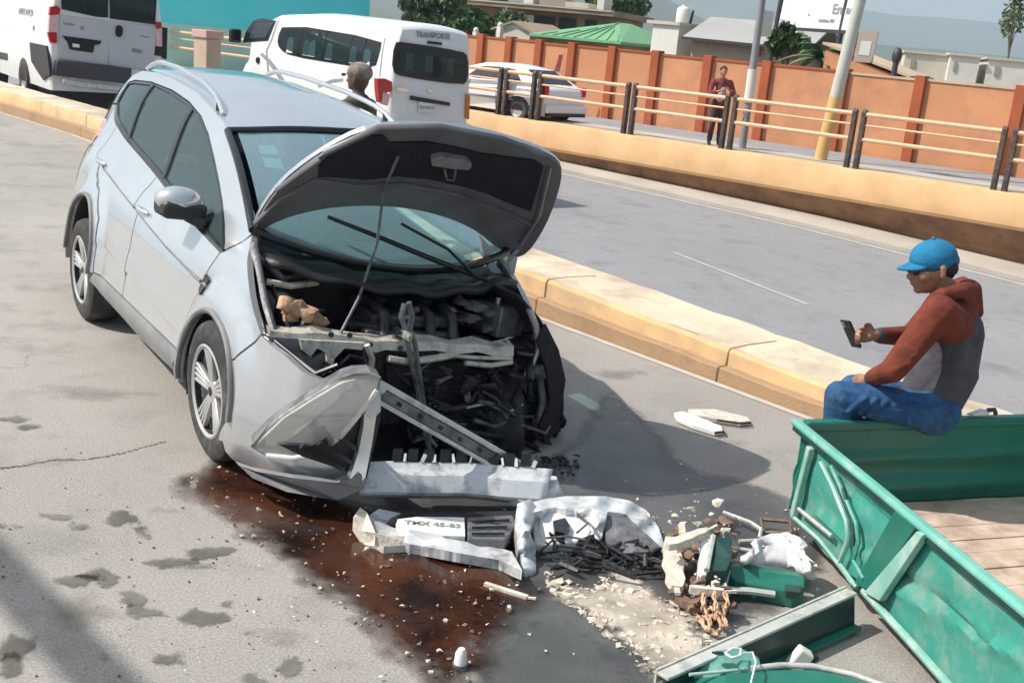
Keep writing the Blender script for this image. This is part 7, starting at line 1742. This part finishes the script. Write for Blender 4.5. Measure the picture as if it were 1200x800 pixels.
for x in (478, 501, 526):
    c = v.rear(x, 70 + (x - 470) * .12); mb = MB(); mb.box((-.0485, c[0], c[1] - .02), (.006, .16, .30)); mb.build('seat_and_reflection_piece', M['white_wall'], v.t, 0, bevel=.03) if False else mb.build('seat_and_reflection_piece', M['seat'], v.t, 0)  # pale pieces stand in for white reflections in the rear glass
v.rear_sheet('plate_garnish', [(480, 112), (525, 120), (525, 124), (479, 117)], M['trim'], None, -.06, .04)
pl = v.rear_sheet('number_plate', [(489, 119), (508, 122), (507, 133), (488, 130)], M['plate'], None, -.055, .02)
def rear_text(v, body, px, py, size, m, parent, x=-.065, bold=0.0):
    c = v.rear(px, py); return text_obj('lettering', body, size, frame(Vector((x, c[0], c[1])), Vector((0, -1, 0)), Vector((0, 0, 1))), m, parent, bold)
rear_text(v, 'TRM-84-21', 498, 126, .085, M['grey_ink'], pl)
rear_text(v, 'TRANSPORTE', 507, 42, .13, M['grey_ink'], v.t, -.02, .004)
for P in ([(463, 102), (477, 104), (477, 108), (463, 106)], [(499, 104), (507, 105), (506, 109), (499, 108)]): v.rear_sheet('badge', P, M['chrome'], None, -.048, .02, 1)
v.rear_sheet('brake_light', [(500, 48), (516, 50), (516, 53), (500, 51)], M['trim'], None, -.05, .03)
for P in ([(441, 92), (450, 92), (458, 96), (457, 108), (452, 108), (450, 122), (443, 120), (441, 104)], [(545, 110), (549, 111), (548, 140), (544, 138)]):
    l = v.rear_sheet('tail_lamp', P, M['red_lens'] if P[0][0] < 500 else M['amber'], None, -.05, .12, 0, .01)
v.rear_sheet('tail_lamp_clear', [(447, 108), (455, 110), (452, 124), (445, 122)], M['pink_lens'], l, -.06, .05)
v.rear_sheet('bumper', [(452, 141), (548, 152), (548, 168), (452, 158)], M['white_paint'], None, -.14, .16, 0, .03)
for P in ([(460, 142), (486, 145), (486, 148), (460, 145)], [(505, 147), (534, 150), (534, 153), (505, 150)]): v.rear_sheet('bumper_slot', P, M['grey_ink'], None, -.145, .02)
for x in (.9, 3.9):
    for s in (-1, 1): simple_wheel(v.t, (x, s * .80, .33), .33, .2)
    mb = MB()
# ---- ambulance style van on the left
p = D(127, 100, 22.4)
d = Van('panel_van', 'white and grey panel van with red tail lamps at the left edge', 'van', (p.x, p.y, -.02), R(127), 5.6, 2.22, 2.55, [(0, 2.50), (.2, 2.55), (3.6, 2.55), (4.3, 2.2), (4.8, 1.5), (5.4, 1.2), (5.6, .9)])
d.shell(M['white_paint'], .35)
M['grey_door'] = mat('light grey van doors', (0.50, 0.51, 0.54), 0.4, 0, 0.04, 3, coat=0.2)
d.rear_sheet('rear_door', [(70, 18), (126, 24), (126, 77), (68, 69)], M['grey_door'], None, -.040, .03, 0, .01)
d.rear_sheet('rear_door', [(127, 24), (183, 31), (180, 84), (127, 77)], M['grey_door'], None, -.040, .03, 0, .01)
for P in ([(70, -14), (126, -8), (126, 21), (112, 20), (72, 11)], [(128, -8), (183, -2), (181, 29), (128, 22)]):
    w = d.rear_sheet('window', P, M['trim'], None, -.045, .03, 0); q = [(lerp(sum(a for a, b in P) / len(P), x, .88), lerp(sum(b for a, b in P) / len(P), y, .86)) for x, y in P]; d.rear_sheet('pane', q, M['van_glass'], w, -.052, .006)
d.rear_sheet('plate_recess', [(72, 42), (118, 48), (116, 52), (110, 53), (108, 62), (81, 58), (78, 49)], M['trim'], None, -.06, .03)
d.rear_sheet('number_plate', [(84, 51), (92, 52), (92, 56), (84, 55)], M['plate'], None, -.066, .01)
d.rear_sheet('door_handle', [(135, 30), (141, 30), (143, 34), (142, 42), (138, 44), (134, 41)], M['trim'], None, -.075, .05, 1)
for (tops, cl, bt) in ((([(58, 8), (66, 7), (70, 10), (69, 17), (57, 18)]), [(57, 18), (67, 17), (66, 38), (56, 38)], [(55, 38), (66, 38), (66, 51), (58, 50)]), ([(182, 26), (188, 26), (189, 33), (182, 34)], [(182, 34), (189, 33), (189, 55), (182, 54)], [(181, 54), (189, 55), (188, 66), (180, 65)])):
    l = d.rear_sheet('tail_lamp', tops, M['red_lens'], None, -.06, .12, 0, .01); d.rear_sheet('clear_lens', cl, M['pink_lens'], l, -.06, .12, 0, .01); d.rear_sheet('lower_lens', bt, M['red_lens'] if tops[0][0] < 100 else M['trim'], l, -.055, .11, 0, .01)
d.rear_sheet('door_edge', [(190, 32), (196, 33), (195, 70), (189, 68)], M['trim'], None, -.02, .1)
d.rear_sheet('bumper', [(64, 70), (152, 80), (150, 98), (62, 88)], M['dark_steel'], None, -.16, .2, 0, .02)
d.rear_sheet('step_bar', [(70, 92), (140, 101), (140, 107), (70, 98)], M['alu'], None, -.28, .1, 0, .015)
d.rear_sheet('under_panel', [(62, 89), (150, 99), (150, 122), (62, 112)], M['engine_dark'], None, .1, .05)
for P in ([(73, 26), (87, 28), (87, 31), (73, 29)], [(93, 30), (98, 31), (98, 36), (93, 35)], [(153, 56), (166, 58), (166, 63), (153, 61)], [(162, 41), (175, 43), (175, 45), (162, 43)]): d.rear_sheet('badge', P, M['grey_ink'] if P[0][0] < 150 else M['chrome'], None, -.048, .02, 1)
c = d.side(28, 15); text_obj('lettering', 'AMBULANCIA', .20, frame(d.sp(c[0], c[1], .004), Vector((-1, 0, 0)), Vector((0, 0, 1))), M['grey_ink'], d.t, .003)
c = d.side(39, 34); text_obj('lettering', '01', .16, frame(d.sp(c[0], c[1], .004), Vector((-1, 0, 0)), Vector((0, 0, 1))), M['grey_ink'], d.t, .003)
d.side_sheet('moulding_and_crease_shade', [(-14, 58), (9, 63), (9, 71), (-14, 66)], M['trim'], None, .01, .03, .2, 0)
cw = d.side(28, 84); rw = 0.37
mb = MB(); mb.prism([(cw[0] + (rw + .09) * math.cos(a), .36 + (rw + .09) * math.sin(a)) for a in [math.pi * k / 16 for k in range(17)]], lambda u, vv, w: Vector((u, d.W / 2 + .006 - w, vv)), .05); mb.build('wheel_arch', M['trim'], d.t, 0)
for x in (cw[0], 4.75):
    for s in (-1, 1): simple_wheel(d.t, (x, s * (d.W / 2 - .09), .355), .36, .22)
mb = MB(); P = [d.side(*q) for q in ((36, 50), (56, 54), (60, 88), (52, 94), (44, 82), (38, 72))]; mb.prism(P, lambda u, vv, w: Vector((u, d.W / 2 + .03 - w, vv)), .06); mb.build('mud_flap', M['black'], d.t, 0, bevel=.01)
# ---- white hatchback beyond the railing
hb = G(659, 147, .1)
h = thing('hatchback', 'white hatchback parked beyond the railing before the orange wall', 'car', (hb.x, hb.y, .10), math.atan2(-WD.y, -WD.x) - .05); h.scale = (1.13, 1.05, .95)
hx = Vector((math.cos(h.rotation_euler.z), math.sin(h.rotation_euler.z), 0))
def hwid(x, z): return .84 * interp(z, [.2, .4, .7, .9, 1.1, 1.38, 1.5], [.93, .99, 1, .96, .86, .72, .6]) * interp(x, [-.05, .1, .5, 3.2, 3.7, 3.95], [.86, .95, 1, 1, .93, .8])
TOPX, TOPZ = [0, .06, .22, .85, 1.4, 2.0, 2.5, 3.05, 3.7, 3.95], [.82, .93, 1.0, 1.36, 1.45, 1.43, 1.28, .97, .84, .66]
mb = MB(); xs = [0, .04, .1, .2, .35, .55] + [lerp(.75, 3.6, i / 20) for i in range(21)] + [3.75, 3.88, 3.95]; vs = []
for x in xs:
    zt = interp(x, TOPX, TOPZ); row = [(x, hwid(x, lerp(.22, zt, i / 8)), lerp(.22, zt, i / 8)) for i in range(9)]; yl = row[-1][1]
    vs += row + [(x, yl * f, zt + .03 * (1 - f * f)) for f in (.6, 0, -.6)] + [(a, -b, c) for a, b, c in reversed(row)]
k = len(vs) // len(xs); mb.add(vs, [(i * k + j, i * k + j + 1, (i + 1) * k + j + 1, (i + 1) * k + j) for i in range(len(xs) - 1) for j in range(k - 1)] + [tuple(range(k)), tuple((len(xs) - 1) * k + j for j in range(k))])
mb.build('body', M['white_paint'], h, 35)
def hs(name, P, m, off=.006): mb = MB(); sheet(mb, P, lambda u, vv: (u, hwid(u, vv) + off, vv), (), .1, (0, -.02, 0)); return mb.build(name, m, h, 40)
hs('window', [(.72, 1.03), (1.35, 1.02), (1.38, 1.35), (1.05, 1.33)], M['trim']); hs('window', [(1.46, 1.01), (2.25, .99), (2.42, 1.06), (2.12, 1.32), (1.5, 1.36)], M['trim']); hs('window', [(2.46, .98), (2.75, .97), (2.48, 1.1)], M['trim'])
for x in (1.40, 2.3): hs('door_gap', [(x, .3), (x + .02, .3), (x + .02, 1.0), (x, 1.0)], M['grey_ink'], .003)
hs('moulding', [(.6, .52), (3.1, .50), (3.1, .56), (.6, .58)], M['grey_ink'], .01)
for x in (.72, 3.15):
    mb = MB(); mb.prism([(x + .37 * math.cos(a), .30 + .37 * math.sin(a)) for a in [math.pi * q / 14 for q in range(15)]], lambda u, vv, w: Vector((u, .845 - w, vv)), .05); mb.build('wheel_arch', M['trim'], h, 0)
    for s in (-1, 1): simple_wheel(h, (x, s * .765, .30), .30, .18)
mb = MB(); mb.hexa([(.26, -.54, 1.02), (.26, .54, 1.02), (.30, .54, 1.0), (.30, -.54, 1.0), (.78, -.46, 1.335), (.78, .46, 1.335), (.82, .46, 1.315), (.82, -.46, 1.315)]); mb.v = [(x - .02, y, z + .035) for x, y, z in mb.v]; mb.build('rear_window', M['trim'], h, 0)
for s in (1, -1):
    mb = MB(); mb.box((.06, s * .70, .88), (.16, .16, .26)); mb.build('tail_lamp', M['red_lens'], h, 0, bevel=.03)
mb = MB(); mb.box((-.05, 0, .42), (.12, 1.5, .22)); mb.build('bumper', M['white_paint'], h, 0, bevel=.04)
mb = MB(); mb.box((-.06, 0, .27), (.13, 1.4, .09)); mb.build('bumper_skirt', M['trim'], h, 0, bevel=.02)
mb = MB(); mb.box((-.005, 0, .70), (.02, .5, .12)); mb.build('number_plate', M['plate'], h, 0)
fl = G(652, 128, .1) ; fp = PL(652, 84, WP(0, 4.6), WN)
t = thing('pennant', 'small pink pennant leaning against the orange wall behind the hatchback', 'pennant', (fp.x, fp.y, .1))
tp = PL(657, 64, WP(0, 4.6), WN) - t.location; bt_ = fp - t.location
M['pink_cloth'] = mat('pink cloth', (0.62, 0.16, 0.15), 0.8, 0, 0.2, 8)
mb = MB(); mb.tube([(bt_.x - .25, bt_.y, 0), bt_, tp + Vector((.02, 0, .06))], .02, 6); mb.build('staff', M['pink_lens'], t, 50)
mb = MB(); mb.hexa([bt_ + Vector((-.07, -.03, 0)), bt_ + Vector((.09, -.03, 0)), bt_ + Vector((.09, .02, 0)), bt_ + Vector((-.07, .02, 0)), tp + Vector((-.05, -.03, 0)), tp + Vector((.08, -.03, 0)), tp + Vector((.08, .02, 0)), tp + Vector((-.05, .02, 0))]); mb.build('cloth', M['pink_cloth'], t, 0, bevel=.015)
